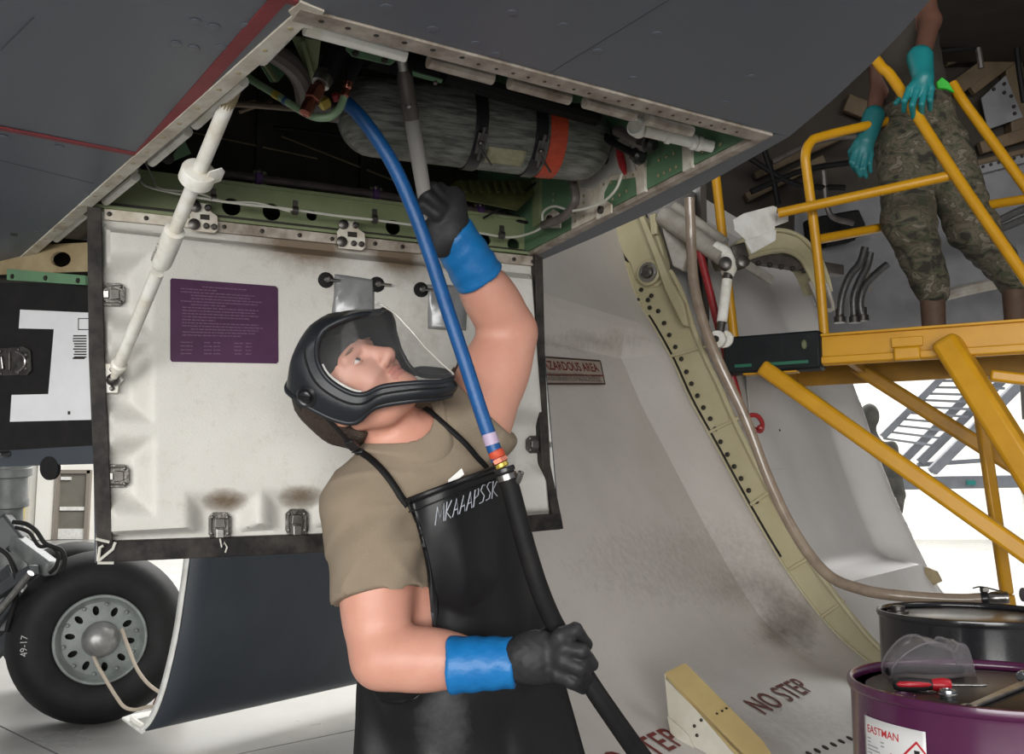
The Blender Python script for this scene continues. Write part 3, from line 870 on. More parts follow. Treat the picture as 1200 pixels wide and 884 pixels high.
ax = (WB(800, 178, .02) - WB(766, 166, .06)).normalized()
MB().tube([WB(752, 158, .06), WB(776, 170, .05)], .012, 12).build('pipe', M_pipe_dark, g)
MB().lathe(WB(776, 170, .05), ax, [(.012, 0), (.019, .004), (.019, .018), (.014, .020)], 6).build('hex_nut', M_dark_steel, g, smooth=20)
MB().lathe(WB(776, 170, .05) + ax * .02, ax, [(.014, 0), (.017, .012), (.010, .018)], 12).build('tail', M_black_gloss, g)
g = empty('gauge_knob', WB(712, 187, .02), 'black knob on the pale plate of the end wall', 'knob')
MB().lathe(WB(713, 187, .007), WB.n, [(.013, 0), (.013, .012), (.010, .020), (.004, .022)], 16).build('grip', M_black_gloss, g)
MB().lathe(WB(717, 191, .02), WB.n, [(.004, 0), (.004, .012), (.001, .014)], 8).build('stud', M_steel, g)
g = empty('pipe_elbow_nut', WB(693, 210, .05), 'black nut on top of the dark elbow pipe', 'pipe fitting')
MB().lathe(WB(693, 216, .05), V(0, 0, 1), [(.011, 0), (.016, .003), (.016, .018), (.012, .022), (.012, .035)], 10).build('nut', M_black_gloss, g)
px_tube([(540, 240, 2.6), (580, 252, 2.58), (624, 262, 2.55), (648, 262, 2.5)], 2.6, .004).build('cable', M_black, None, label='thin black cable beside the pipe at bay corner', cat='cable')
px_tube([(628, 214, 2.5), (600, 236, 2.5), (566, 256, 2.5)], 2.5, .003).build('cable', M_black, None, label='thin diagonal black cable across the ribbed plate', cat='cable')

# ------------------------------------------------------------------ access door hanging open (white inner face)
TL, TR, BR_, BL = P(108, 246, 2.145), P(628, 304, 2.56), P(655, 620, 2.56), P(113, 658, 2.10)
DP = Plane(TL, TR, (BL + BR_) / 2)
adoor = empty('access_door', DP(380, 655), 'white-lined access door with purple placard hanging open behind the masked worker', 'access door')
M_doorpan = mat('door_inner_paint', (0.60, 0.585, 0.545), 0.5, col2=(0.50, 0.485, 0.445), scale=5, amount=1.0, bump=0.12, bscale=260, stain=(0.12, 0.075, 0.035))
def sstep(x): 
    x = max(0.0, min(1.0, x)); return x * x * (3 - 2 * x)
pockets = [((118, 345), 'L'), ((120, 450), 'L'), ((122, 557), 'L'), ((258, 640), 'B'), ((346, 636), 'B'), ((440, 632), 'B'), ((632, 521), 'R')]
def door_h(px, py):
    # distance inside the border (in px), pockets are bevelled notches
    top = 246 + (px - 108) * (304 - 246) / 520.0 + 17
    bot = 632 - (px - 118) * 0.052
    lft = 119 + (py - 250) * 0.010
    rgt = 624 + (py - 304) * 0.072
    d = min(px - lft, rgt - px, py - top, bot - py) * 2.2
    for (x, y), s in pockets:
        if s == 'L': q = max((px - x - 30) * 0.9, (abs(py - y) - 20) - (px - x) * 0.0) if True else 0
        elif s == 'B': q = max((y - 36 - py) * 0.9, abs(px - x) - 16)
        else: q = max((x - 24 - px) * 0.9, abs(py - y) - 18)
        d = min(d, max(q, 0) * 0.85)
    return sstep(d / 24.0) * 0.036
random.seed(3)
def blob(px, py, cx, cy, rx, ry):
    return max(0.0, 1 - ((px - cx) / rx) ** 2 - ((py - cy) / ry) ** 2)
def door_stain(px, py):
    top = 262 + (px - 108) * 0.1115
    s = 0.0
    u = (py - top)
    amp = blob(px, 0, 400, 0, 190, 1) 
    amp = max(amp, 0) ** 0.5
    if u < 80: s = max(s, amp * (.55 + .45 * math.sin(px * .045 + 2 * math.sin(px * .013))) * math.exp(-max(u - 9, 0) / 16.0) + amp * .30 * math.exp(-max(u, 0) / 40.0))
    s = max(s, 0.30 * blob(px, py, 385, 335, 38, 60), 0.36 * blob(px, py, 480, 400, 60, 90), 0.22 * blob(px, py, 330, 470, 14, 150))
    for (x, y) in ((262, 592), (350, 588)):
        s = max(s, 0.85 * blob(px, py, x, y - 6, 30, 17) ** 0.6)
    for (x, y) in ((150, 325), (160, 540), (140, 470)):
        s = max(s, 0.25 * blob(px, py, x, y, 30, 16))
    s = max(s, 0.22 * blob(px, py, 600, 318, 40, 20), 0.20)
    return s - 0.06
rows = []; st = []
NX, NY = 150, 104
for j in range(NY + 1):
    r = []
    for i in range(NX + 1):
        u, v = i / NX, j / NY
        top = (108 + 520 * u, 246 + 58 * u); bot = (113 + 542 * u, 658 - 38 * u)
        px, py = top[0] + (bot[0] - top[0]) * v, top[1] + (bot[1] - top[1]) * v
        r.append(DP(px, py, door_h(px, py)))
        st.append(door_stain(px, py))
    rows.append(r)
MB().grid(rows).build('inner_panel', M_doorpan, adoor, smooth=40, stain=st, tri=False)
MB().prism([DP(106, 245, -.004), DP(630, 303, -.004), DP(657, 621, -.004), DP(111, 660, -.004)], -DP.n * .022).build('outer_skin', M_skin_dark, adoor, smooth=0)
def dpoly(pts, name, material, th, off=0.0, parent=None, **kw):
    return MB().prism([DP(x, y, off) for x, y in pts], DP.n * th).build(name, material, parent or adoor, smooth=0, **kw)
dpoly([(102, 244), (119, 246), (122, 400), (132, 636), (114, 657), (104, 420)], 'edge_seal', M_seal, .034, -.006, bev=.002)
dpoly([(114, 634), (380, 625), (652, 601), (655, 619), (380, 646), (114, 658)], 'edge_seal', M_seal, .034, -.006, bev=.002)
dpoly([(622, 300), (631, 304), (634, 430), (640, 545), (652, 602), (642, 603), (630, 545), (624, 430)], 'edge_seal', M_seal, .034, -.006, bev=.002)
# white tape arrow at the lower left corner
for pts in ([(112, 630), (128, 634)], [(115, 656), (117, 640), (121, 638)], [(115, 656), (132, 642), (135, 634)], [(114, 658), (133, 658)]):
    MB().tube([DP(x, y, .031) for x, y in pts], .0032, 6).build('chalk_line', M_wire, adoor)
# top trim with bolts, between hinges
for (x0, x1, m_) in [(122, 230, M_flange), (253, 397, M_flange_dirty), (425, 510, M_flange_dirty), (510, 626, M_flange_dirty)]:
    f = lambda x: 246 + (x - 108) * 0.1115
    dpoly([(x0, f(x0) - 2), (x1, f(x1) - 2), (x1, f(x1) + 9), (x0, f(x0) + 11)], 'hinge_trim', m_, .008, .004, bev=.0015)
for x in (128, 171, 262, 306, 350, 388, 438, 470, 600, 622):
    y = 246 + (x - 108) * 0.1115 + 4
    MB().lathe(DP(x, y, .012), DP.n, [(.0055, 0), (.005, .003), (.002, .004)], 8).build('trim_bolt', M_grime, adoor)
for (hx, hy) in ((237, 258), (408, 278)):
    hg = dpoly([(hx - 16, hy - 4), (hx - 12, hy - 9), (hx - 12, hy - 18), (hx + 8, hy - 16), (hx + 9, hy - 7), (hx + 16, hy - 2), (hx + 17, hy + 14), (hx + 13, hy + 18), (hx - 14, hy + 15)], 'hinge', M_flange, .006, .022, bev=.0015)
    MB().prism([DP(hx - 4, hy - 4, .0283), DP(hx + 7, hy - 3, .0283), DP(hx + 7, hy + 3, .0283), DP(hx - 4, hy + 2, .0283)], DP.n * .0008).build('hinge_slot', M_grime, hg, smooth=0)
    for (x, y, r) in ((hx - 11, hy + 8, .013), (hx + 3, hy + 10, .007), (hx + 12, hy + 11, .007), (hx - 9, hy - 12, .012), (hx + 5, hy - 11, .008)):
        MB().lathe(DP(x, y, .028), DP.n, [(r, 0), (r, .005), (r * .5, .008)], 12).build('hinge_bolt', M_dark_steel, hg)
# placard
pq = [(198, 329), (322, 338), (323, 427), (198, 425)]
pl = dpoly([(200, 329), (320, 338), (322.5, 341), (323, 425), (321, 427.5), (200, 425.5), (198, 423), (198, 331)], 'placard', mat('purple_placard', (0.050, 0.015, 0.047), 0.5, col2=(0.062, 0.021, 0.058), scale=16, spec=0.2), .0014, .0364)
M_print = mat('faded_print', (0.115, 0.058, 0.110), 0.6)
mb = MB()
def pline(x0, x1, y):
    s = (338 - 329) / 124.0
    n = max(2, int((x1 - x0) / 4))
    x = x0
    while x < x1 - 1:
        w_ = min(random.uniform(1.5, 6), x1 - x)
        yy = y + (x - 198) * s * (1 - (y - 329) / 96.0) 
        mb.add([DP(x, yy, .0382), DP(x + w_, yy + w_ * .05, .0382), DP(x + w_, yy + w_ * .05 + 1.1, .0382), DP(x, yy + 1.1, .0382)], [(0, 1, 2, 3)])
        x += w_ + random.uniform(.5, 1.2)
for k, (x0, x1) in enumerate([(235, 286), (210, 252), (210, 295), (222, 290), (222, 305), (210, 300), (222, 262), (212, 300), (212, 296), (212, 300), (212, 290), (212, 250), (212, 300), (212, 306), (222, 300), (212, 296), (212, 280)]):
    pline(x0, x1, 336 + k * 3.6)
for r in range(4):
    for (x0, x1) in ((210, 224), (237, 246), (248, 256), (272, 282), (285, 292)):
        pline(x0, x1, 402 + r * 4.4)
mb.build('printed_text', M_print, pl, smooth=0, kind='stuff')
# latches
def latch(cx, cy, ang, sc, lname='latch'):
    """flush butterfly latch: plate with clipped corners, trigger, hook, rivets; ang = direction of the hook in the picture (deg)"""
    ca, sa = math.cos(math.radians(ang)), math.sin(math.radians(ang))
    def L(x, y, z): return DP(cx + (x * ca - y * sa) * sc, cy + (x * sa + y * ca) * sc, z + z0)
    z0 = 0.006
    g = MB().prism([L(x, y, 0) for x, y in [(-14, -7), (-9, -12), (8, -12), (14, -9), (14, 9), (8, 12), (-9, 12), (-14, 7)]], DP.n * .005).build('latch', M_latch, adoor, smooth=0, bev=.001)
    MB().prism([L(x, y, .005) for x, y in [(-8, -5), (2, -6), (2, 6), (-8, 5)]], DP.n * .006).build('trigger', M_dark_steel, g, smooth=0, bev=.0015)
    MB().prism([L(x, y, .005) for x, y in [(3, -4), (19, -4), (19, 4), (3, 4)]], DP.n * .007).build('hook', M_steel, g, smooth=0, bev=.0015)
    mb = MB()
    for x, y in [(-9, -8), (-9, 8), (8, -8.5), (8, 8.5)]:
        mb.lathe(L(x, y, .005), DP.n, [(.0045, 0), (.004, .003), (.002, .004)], 8)
    mb.build('rivets', M_dark_steel, g, kind='stuff')
    for yy in (-9, 9):
        MB().tube([L(-10, yy, .007), L(10, yy, .007)], .002, 6).build('rail', M_dark_steel, g)
    return g
latch(131, 346, 180, 1.12)
latch(136, 558, 180, 1.12)
latch(257, 616, 90, 1.12)
latch(347, 612, 90, 1.12)
latch(627, 521, 0, 0.85)
for (x, y) in ((260, 634),):
    MB().tube([DP(256, 630, .03), DP(258, 640, .031), DP(261, 634, .031), DP(264, 640, .031), DP(262, 646, .031)], .002, 6).build('chalk_line', M_wire, adoor)
# sealed grey vent covers: crumpled foil pouches hung on knobs
M_foil = mat('grey_foil_cloth', (0.34, 0.345, 0.35), 0.36, 0.35, col2=(0.24, 0.245, 0.25), scale=12, bump=0.15, bscale=22)
def pouch(corners, seed, name_label, knobs):
    rnd = random.Random(seed)
    p = empty('foil_pouch', DP(*corners[2]), name_label, 'pouch', 'grey foil pouches on the access door')
    n = 12; rows = []
    for j in range(n + 1):
        r = []
        for i in range(n + 1):
            u, v = i / n, j / n
            x = (corners[0][0] * (1 - u) + corners[1][0] * u) * (1 - v) + (corners[3][0] * (1 - u) + corners[2][0] * u) * v
            y = (corners[0][1] * (1 - u) + corners[1][1] * u) * (1 - v) + (corners[3][1] * (1 - u) + corners[2][1] * u) * v
            b = math.sin(math.pi * u) ** .6 * (0.3 + 0.7 * v) 
            fold = abs(((u * 1.7 + v * 1.1 + seed * .37) % 1.0) - .5) * 2 * (1 - u) * .9
            r.append(DP(x, y, .037 + .022 * b + .016 * fold * math.sin(math.pi * min(1, v * 1.2)) * (1 if u < .6 else .2)))
        rows.append(r)
    MB().grid(rows).build('pouch_cloth', M_foil, p, smooth=30, solid=.003)
    for (x, y) in knobs:
        k = MB().lathe(DP(x, y, .034), DP.n, [(.019, 0), (.019, .004), (.012, .005)], 14).build('grommet', M_black, p)
        MB().lathe(DP(x, y, .038), DP.n, [(.006, 0), (.006, .012), (.008, .014), (.004, .018)], 10).tube([DP(x + 2, y, .048), DP(x + 15, y + 1.5, .048)], .0035, 8).build('pin', M_steel, k)
    return p
pouch([(388, 324), (434, 331), (434, 386), (384, 376)], 1, 'crumpled grey foil pouch right above the black face shield', [(378, 331), (437, 336)])
pouch([(495, 336), (543, 338), (540, 389), (496, 387)], 2, 'grey foil pouch pinned behind the blue hose', [(488, 342), (538, 344)])
px_tube([(268, 446, 2.27), (290, 470, 2.285), (300, 500, 2.29), (312, 530, 2.30), (320, 580, 2.30)], 2.3, .0012).build('scratch_line', M_grime, None)
bpy.data.objects.remove(bpy.data.objects['scratch_line'], do_unlink=True)
# rod bracket on the door
br = dpoly([(122, 427), (138, 427), (140, 440), (145, 446), (139, 452), (138, 461), (123, 461)], 'rod_bracket', M_rod, .012, .010, bev=.002)
for (x, y) in ((131, 434), (129, 445), (131, 456)):
    MB().lathe(DP(x, y, .022), DP.n, [(.006, 0), (.005, .005), (.002, .006)], 10).build('bracket_bolt', M_dark_steel, br)

# ------------------------------------------------------------------ white support rod
s_top, s_bot = H(272, 108, 0.02), DP(132, 446, .034)
srod = empty('support_rod', s_bot, 'white telescoping support rod holding the access door open', 'strut')
def srp(px, py):
    # point of the rod axis nearest to a picture ray
    r = ray(px, py); a = s_top - C0; d = s_bot - s_top
    n = r.cross(d).cross(r); t = -(a.dot(n)) / d.dot(n)
    return s_top + d * t
rax = (s_bot - s_top).normalized()
MB().tube([s_top, srp(203, 270)], .0125, 18).build('upper_tube', M_rod, srod)
MB().lathe(srp(203, 270), rax, [(.012, -.004), (.019, 0), (.0195, .01), (.0195, .085), (.0175, .095)], 20).build('sleeve', M_rod, srod)
MB().tube([srp(187, 320), srp(139, 434)], .013, 18).build('lower_tube', M_rod, srod)
tp, _w = text_mb('MS27641-2', .011, srp(190, 312) + V(-.006, -.022, .0), -rax, rax.cross(V(0, -1, 0)), .0)
tp.build('stencil', mat('stencil_ink', (.08, .07, .06), .6), srod, smooth=0, kind='stuff')
ck = srp(230, 205)
MB().lathe(ck - rax * .016, rax, [(.0125, 0), (.028, .003), (.030, .006), (.030, .028), (.027, .031), (.0125, .033)], 24).build('clamp_collar', M_rod, srod)
MB().box(ck + V(.03, 0, -.002), V(.012, 0, .004), V(0, .012, 0), rax * .014).build('clamp_lug', M_rod, srod, bev=.004)
e0 = srp(141, 430)
MB().lathe(e0 - rax * .012, rax, [(.0135, 0), (.017, .004), (.017, .012), (.011, .016)], 16).tube([e0, s_bot], [.010, .007], 12).build('end_fitting', M_rod, srod)
MB().ball(s_bot, .014).build('end_ball', M_dark_steel, srod)
MB().lathe(s_top - rax * .02, rax, [(.012, 0), (.013, .03), (.0125, .05)], 14).build('top_ferrule', M_tan, srod)

# ------------------------------------------------------------------ second access door, black inner face, left
D2 = Plane(P(-20, 330, 2.55), P(106, 330, 2.42), P(40, 540, 2.48))
d2 = empty('access_door', D2(40, 545), 'black-lined access door with white label at left edge beyond the white door', 'access door')
def d2poly(pts, name, material, th, off=0.0, parent=None, **kw):
    return MB().prism([D2(x, y, off) for x, y in pts], D2.n * th).build(name, material, parent or d2, smooth=0, **kw)
d2poly([(-60, 330), (112, 333), (112, 522), (-60, 532)], 'inner_panel', M_black, -.02)
d2poly([(-60, 528), (112, 521), (112, 544), (-60, 549)], 'lower_edge', M_skin_dark, .02, -.022, bev=.003)
M_label = mat('white_label_film', (0.58, 0.59, 0.60), 0.45, col2=(0.52, 0.53, 0.54), scale=8)
lb = d2poly([(24, 363), (112, 367), (112, 492), (12, 494.5), (14, 463), (57, 462), (63.5, 386), (22.5, 385)], 'label_film', M_label, .0012, .0)
mb = MB()
for k in range(9):
    x = 86 + random.uniform(0, 2)
    mb.add([D2(x, 393 + k * 3.1, .0018), D2(102, 393 + k * 3.1, .0018), D2(102, 394.6 + k * 3.1, .0018), D2(x, 394.6 + k * 3.1, .0018)], [(0, 1, 2, 3)])
for (x0, y0, x1, y1) in ((92, 373, 104, 374), (92, 373, 93, 387), (92, 386, 104, 387), (80, 482, 83, 486), (86, 419, 100, 421)):
    mb.add([D2(x0, y0, .0018), D2(x1, y0, .0018), D2(x1, y1, .0018), D2(x0, y1, .0018)], [(0, 1, 2, 3)])
mb.build('printed_text', M_grime, lb, smooth=0, kind='stuff')
lt = d2poly([(-6, 409), (30, 406), (38, 411), (39, 434), (34, 440), (-6, 441)], 'latch', M_latch, .006, .001, bev=.0015)
d2poly([(-6, 419), (8, 418), (10, 433), (-6, 433)], 'hook', M_steel, .010, .007, lt, bev=.002)
MB().tube([D2(20 + 13 * math.cos(t), 424 + 12 * math.sin(t), .009) for t in np.linspace(-1.4, 1.4, 12)], .0035, 8).build('handle', M_steel, lt)
d2poly([(11, 414), (16, 414), (16, 434), (11, 434)], 'trigger', M_dark_steel, .006, .007, lt, bev=.001)
for (x, y) in ((3, 412), (24, 410), (33, 416), (33, 432), (24, 437), (4, 438)):
    MB().lathe(D2(x, y, .007), D2.n, [(.006, 0), (.005, .003), (.002, .004)], 8).build('latch_rivet', M_dark_steel, lt)
MB().lathe(D2(10, 532, .0), D2.n, [(.008, 0), (.008, .03), (.005, .034)], 10).build('stud', M_steel, d2)
MB().lathe(D2(57, 549, -.01), D2.n, [(.03, 0), (.03, .01)], 20).build('bumper', M_black, d2)
# ------------------------------------------------------------------ main wheels, strut and chock at left
M_tyre = mat('tyre_rubber', (0.008, 0.008, 0.0085), 0.6, col2=(0.014, 0.014, 0.015), scale=5, bump=0.05, bscale=60, spec=0.2)
M_rim = mat('rim_grey_green', (0.21, 0.235, 0.225), 0.45, col2=(0.12, 0.13, 0.125), scale=9, amount=0.7)
M_hub = mat('hub_grey', (0.27, 0.27, 0.26), 0.35, 0.4, col2=(0.16, 0.16, 0.155), scale=10)
wn = V(0.42, -0.907, 0.0).normalized()
wref = V(0, 0, 1)
def make_wheel(c, label, detailed=True):
    g = empty('wheel', V(c.x, c.y, 0))
    g['label'] = label
    g.parent = gear; g.location = V(c.x, c.y, 0) - origin_of(gear)
    R = c.z
    t = MB().lathe(c, wn, [(.275, -.02), (.30, -.005), (.36, .012), (.42, .010), (.47, -.015), (.505, -.06), (.522, -.10), (R - .003, -.14), (R, -.17), (R - .012, -.172), (R - .012, -.182), (R, -.184), (R, -.235), (R - .012, -.237), (R - .012, -.247), (R, -.249), (R - .003, -.29), (.515, -.33), (.47, -.385), (.40, -.40), (.30, -.39), (.275, -.37)], 72, ring=True)
    to = t.build('tyre', M_tyre, g, smooth=50)
    rm = MB().lathe(c, wn, [(.275, -.03), (.278, -.004), (.272, .004), (.262, .004), (.250, -.012), (.240, -.045), (.225, -.055), (.120, -.035), (.105, -.035), (.105, -.06), (.255, -.08), (.275, -.06)], 60, ring=True).build('rim', M_rim, g, smooth=40)
    if detailed:
        x = wn.orthogonal(); x = (zv - wn * wn.dot(zv)).normalized(); y = wn.cross(x)
        mb = MB()
        for k in range(10):
            a = 2 * math.pi * (k + .3) / 10
            q = c + (x * math.cos(a) + y * math.sin(a)) * .178
            rad = (x * math.cos(a) + y * math.sin(a)); tg = wn.cross(rad)
            mb.prism([q + rad * (.030 * math.cos(s)) + tg * (.019 * math.sin(s)) - wn * .12 for s in np.linspace(0, 2 * math.pi, 15)[:-1]], wn * .2)
        cut(rm, mb)
        for k in range(10):
            a = 2 * math.pi * (k + .8) / 10
            q = c + (x * math.cos(a) + y * math.sin(a)) * .215 - wn * .05
            MB().lathe(q, wn, [(.013, 0), (.013, .014), (.007, .02)], 6).build('wheel_bolt', M_rim, g, smooth=20)
        MB().lathe(c - wn * .3, wn, [(.26, 0), (.26, .18)], 30).build('brake_drum', M_black, g)
    MB().lathe(c, wn, [(.105, -.05), (.112, -.01), (.104, .012), (.095, .030), (.075, .052), (.045, .066), (.012, .07), (0.0001, .07)], 30).build('hub_cap', M_hub, g, smooth=50)
    return g
wc = PZ(128, 745, .545); 
# put the wheel where its tread meets the floor
wc = V((128 - 600) / FPX * 6.3, 6.32, .545)
gear = empty('landing_gear', wc - wn * .7 - V(0, 0, .545), 'landing gear leg with two black wheels at lower left', 'landing gear')
w1 = make_wheel(wc, 'black landing gear wheel with grey rim beside the dark gear door')
x_ = (zv - wn * wn.dot(zv)).normalized(); y_ = wn.cross(x_)
# moulded size marking on the tyre wall, bent round the wheel
t_, wd_ = text_mb('49-17', .055, V(0, 0, 0), V(1, 0, 0), V(0, 1, 0), 0)
mk = MB()
for v in t_.v:
    a_ = math.radians(100) - v.x / .43
    mk.v.append(wc + (x_ * math.cos(a_) + y_ * math.sin(a_)) * (.415 + v.y) + wn * .0125)
mk.f = t_.f
mk.build('size_marking', M_hub, w1, smooth=0)
w2 = make_wheel(wc - wn * 1.15 + V(-.18, .1, 0), 'second landing gear wheel half hidden behind the first one', False)
wax = MB().tube([wc - wn * .1, wc - wn * 1.3 + V(-.18, .1, 0)], .09, 20)
wax.build('axle', M_dark_steel, gear)
M_gear = mat('gear_grey_paint', (0.17, 0.18, 0.175), 0.45, col2=(0.08, 0.085, 0.085), scale=8, amount=.7)
M_gear_d = mat('gear_dark_paint', (0.045, 0.05, 0.055), 0.45, col2=(0.02, 0.022, 0.025), scale=8, amount=.7)
gt = P(12, 480, 6.5); gb = P(12, 700, 6.5)
ga = (gb - gt).normalized()
def gd(py): return (P(12, py, 6.5) - gt).dot(ga)
MB().lathe(gt, ga, [(.13, 0), (.13, gd(548)), (.135, gd(549)), (.135, gd(558)), (.108, gd(560)), (.108, gd(584)), (.115, gd(586)), (.115, gd(594)), (.08, gd(596)), (.08, gd(640)), (.10, gd(645)), (.10, gd(735))], 30).build('oleo_cylinder', M_gear, gear)
def gtube(pts, d, r, name, m_): px_tube(pts, d, r).build(name, m_, gear)
MB().bar(P(14, 632, 6.3), P(62, 668, 6.1), .10, .10).build('torque_link', M_gear, gear, bev=.02)
MB().bar(P(-4, 610, 6.3), P(20, 640, 6.3), .14, .16).build('torque_link', M_gear_d, gear, bev=.02)
MB().bar(P(-10, 700, 6.2), P(40, 668, 6.0), .07, .07).build('brake_rod', M_gear_d, gear, bev=.01)
MB().tube([P(-5, 722, 6.0), P(36, 672, 5.95)], .022, 10).build('brake_pipe', M_steel, gear)
gtube([(15, 612), (30, 614), (42, 622), (52, 636), (62, 641), (72, 645), (76, 655), (74, 668)], 6.0, .014, 'brake_hose', M_black)
gtube([(18, 618), (34, 624), (46, 640), (60, 640), (68, 650), (66, 664), (58, 672)], 6.05, .012, 'brake_hose', M_black)
gtube([(-5, 640), (12, 655), (20, 690), (8, 740)], 6.05, .016, 'brake_hose', M_black)
for (a, b) in (((-10, 735), (24, 690)), ((-10, 770), (20, 740)), ((-10, 690), (15, 668))):
    MB().bar(P(*a, 6.25), P(*b, 6.2), .05, .09).build('brake_housing', M_gear_d, gear, bev=.01)
# chock with rope
ch = empty('wheel_chock', V(wc.x + .75, wc.y - .2, 0), 'orange wheel chock with beige rope behind the dark gear door', 'wheel chock')
cc = PZ(180, 830, 0)
wd = wn.cross(zv)
if wd.x < 0: wd = -wd
MB().prism([cc + V(0, 0, 0) - wn * .12, cc + wd * .22 - wn * .12, cc + wd * .16 + zv * .13 - wn * .12, cc + wd * .05 + zv * .12 - wn * .12], wn * .3).build('block', mat('chock_orange', (.35, .13, .02), .6, col2=(.2, .07, .02), scale=10), ch, bev=.01)
M_rope = mat('beige_rope', (0.42, 0.36, 0.29), 0.8, bump=.4, bscale=150)
px_tube([(106, 755, 6.2), (112, 775, 6.12), (124, 797, 6.06), (137, 818, 6.02), (146, 829, 6.0), (158, 832, 6.0), (172, 829, 5.98), (188, 828, 5.96)], 6, .011).build('rope', M_rope, ch)
px_tube([(143, 738, 6.2), (150, 758, 6.1), (160, 783, 6.05), (172, 800, 6.0), (186, 811, 5.98), (192, 813, 5.96)], 6, .011).build('rope', M_rope, ch)

# ------------------------------------------------------------------ gear doors, swept along the fuselage axis
hdir = V(0.571, 0.821, 0).normalized()
# dark outer face at left
gd1 = empty('gear_door', P(172, 857, 5.4), 'dark grey curved gear door hanging to the floor beside the wheel', 'gear door')
pc = Plane(P(172, 857, 5.4), P(172, 857, 5.4) + zv, P(172, 857, 5.4) + V(hdir.y, -hdir.x, 0))
prof_px = [(234, 470), (232, 540), (228, 600), (223, 655), (217, 700), (211, 740), (203, 778), (193, 815), (182, 842), (172, 855), (164, 857)]
prof = catmull([pc(*p) for p in prof_px], 4)
rows = [[p + hdir * (k * 0.18) for k in range(12)] for p in prof]
MB().grid(rows).build('outer_skin', M_skin_dark, gd1, smooth=60, solid=.012, soff=0)
gx = V(hdir.y, -hdir.x, 0)
inner = [p - gx * (.05 if i < len(prof) - 10 else .05) + hdir * .004 for i, p in enumerate(prof)]
MB().grid([[p - gx * .004 - hdir * .004 for p in prof[:-2]], [p - gx * .048 + V(0, 0, .006) - hdir * .004 for p in prof[:-2]]]).build('edge_face', M_white, gd1, smooth=60, solid=.006, soff=0)
rows = [[p - gx * .05 + V(0, 0, .01) + hdir * (k * 0.18 + .01) for k in range(12)] for p in prof[:-3]]
MB().grid(rows).build('inner_skin', M_white, gd1, smooth=60, solid=.004)
MB().prism([P(143, 841, 5.52), P(152, 838, 5.55), P(176, 852, 5.42), P(166, 858, 5.40)], V(0, 0, -.012)).build('lip', M_white, gd1, smooth=0)
MB().prism([P(152, 838, 5.56), P(196, 829, 5.75), P(200, 834, 5.70), P(160, 843, 5.55)], V(0, 0, -.012)).build('lip', M_white, gd1, smooth=0)
MB().tube([P(154, 842, 5.50), P(170, 853, 5.44)], .014, 8).build('lip_seal', M_rod, gd1)

class Swept:
    """a door face: an edge profile traced at its aft end, swept forward along the fuselage axis, with a recessed pan"""
    def __init__(self, q, prof_px, smin_, ns, recess, border, ztop, zbot, sub=5):
        self.pl = Plane(q, q + zv, q + gx)
        self.prof = catmull([self.pl(*p) for p in prof_px], sub)
        self.smin, self.ns = smin_, ns
        self.recess, self.border, self.ztop, self.zbot = recess, border, ztop, zbot
        self.nrm = []
        n = len(self.prof)
        for i in range(n):
            t = self.prof[min(i + 1, n - 1)] - self.prof[max(i - 1, 0)]
            nn = t.cross(hdir).normalized()
            if nn.dot(C0 - self.prof[i]) < 0: nn = -nn
            self.nrm.append(nn)
        self.pts = []
        for i, p in enumerate(self.prof):
            row = []
            for k in range(ns + 1):
                s = smin_ * (1 - k / ns) ** 1.15
                lin = lambda q: max(0.0, min(1.0, q))
                r = recess * lin((-border[0] - s) / border[1]) * lin((ztop[0] - p.z) / ztop[1]) * sstep((p.z - zbot[0]) / zbot[1])
                row.append(p + hdir * s - self.nrm[i] * r)
            self.pts.append(row)
    def at(self, px, py):
        best = None
        for i, row in enumerate(self.pts):
            for k, p in enumerate(row):
                v = p - C0; d = v.dot(FW)
                if d <= 0.2: continue
                x = 600 + FPX * v.dot(RT) / d; y = 442 - FPX * v.dot(UP) / d
                e = (x - px) ** 2 + (y - py) ** 2
                if best is None or e < best[0]: best = (e, i, k)
        _, i, k = best
        pl = Plane(self.pts[i][k], self.pts[i][k] + hdir, self.pts[i][k] + hdir.cross(self.nrm[i]))
        up = hdir.cross(self.nrm[i]); 
        if up.z < 0: up = -up
        return pl(px, py), self.nrm[i], up
    def px_of(self, p):
        v = p - C0; d = v.dot(FW)
        return 600 + FPX * v.dot(RT) / d, 442 - FPX * v.dot(UP) / d
KD = 1.265
def PK(px, py, d): return P(px, py, d * KD)
def px_tube_k(pts, d, r, n=8, seg=10):
    return px_tube([(p[0], p[1], (p[2] if len(p) > 2 else d) * KD) for p in pts], d, r, n, seg)
M_gdoor = mat('gear_door_white', (0.60, 0.565, 0.535), 0.40, col2=(0.51, 0.475, 0.445), scale=3.5, amount=1.0, bump=0.02, bscale=120, stain=(0.10, 0.075, 0.055), rvar=.06)
QR = PK(1035, 785, 3.32)
rib_px = [(712, 215), (722, 262), (733, 307), (748, 352), (767, 384), (789, 424), (809, 468), (838, 521), (879, 596), (922, 668), (968, 730), (1008, 768), (1050, 796), (1110, 826), (1190, 856)]
swp = Swept(QR, rib_px, -2.35, 116, 0.11, (0.03, 0.30), (2.28, .13), (0.62, .40))
gdoor = empty('gear_door', QR, 'white inner face of a curved gear door stencilled NO STEP', 'gear door')
st = []
for row in swp.pts:
    for p in row:
        x, y = swp.px_of(p)
        s = 0.1265 + .30 * blob(x, y, 690, 400, 90, 12) + .45 * blob(x, y, 915, 725, 30, 42) + .4 * blob(x, y, 945, 730, 16, 50) + .25 * blob(x, y, 880, 690, 60, 26) + 0.2024 * blob(x, y, 800, 660, 150, 60) + .2 * blob(x, y, 905, 745, 40, 18) + 0.1897 * blob(x, y, 930, 850, 90, 30)
        st.append(s)
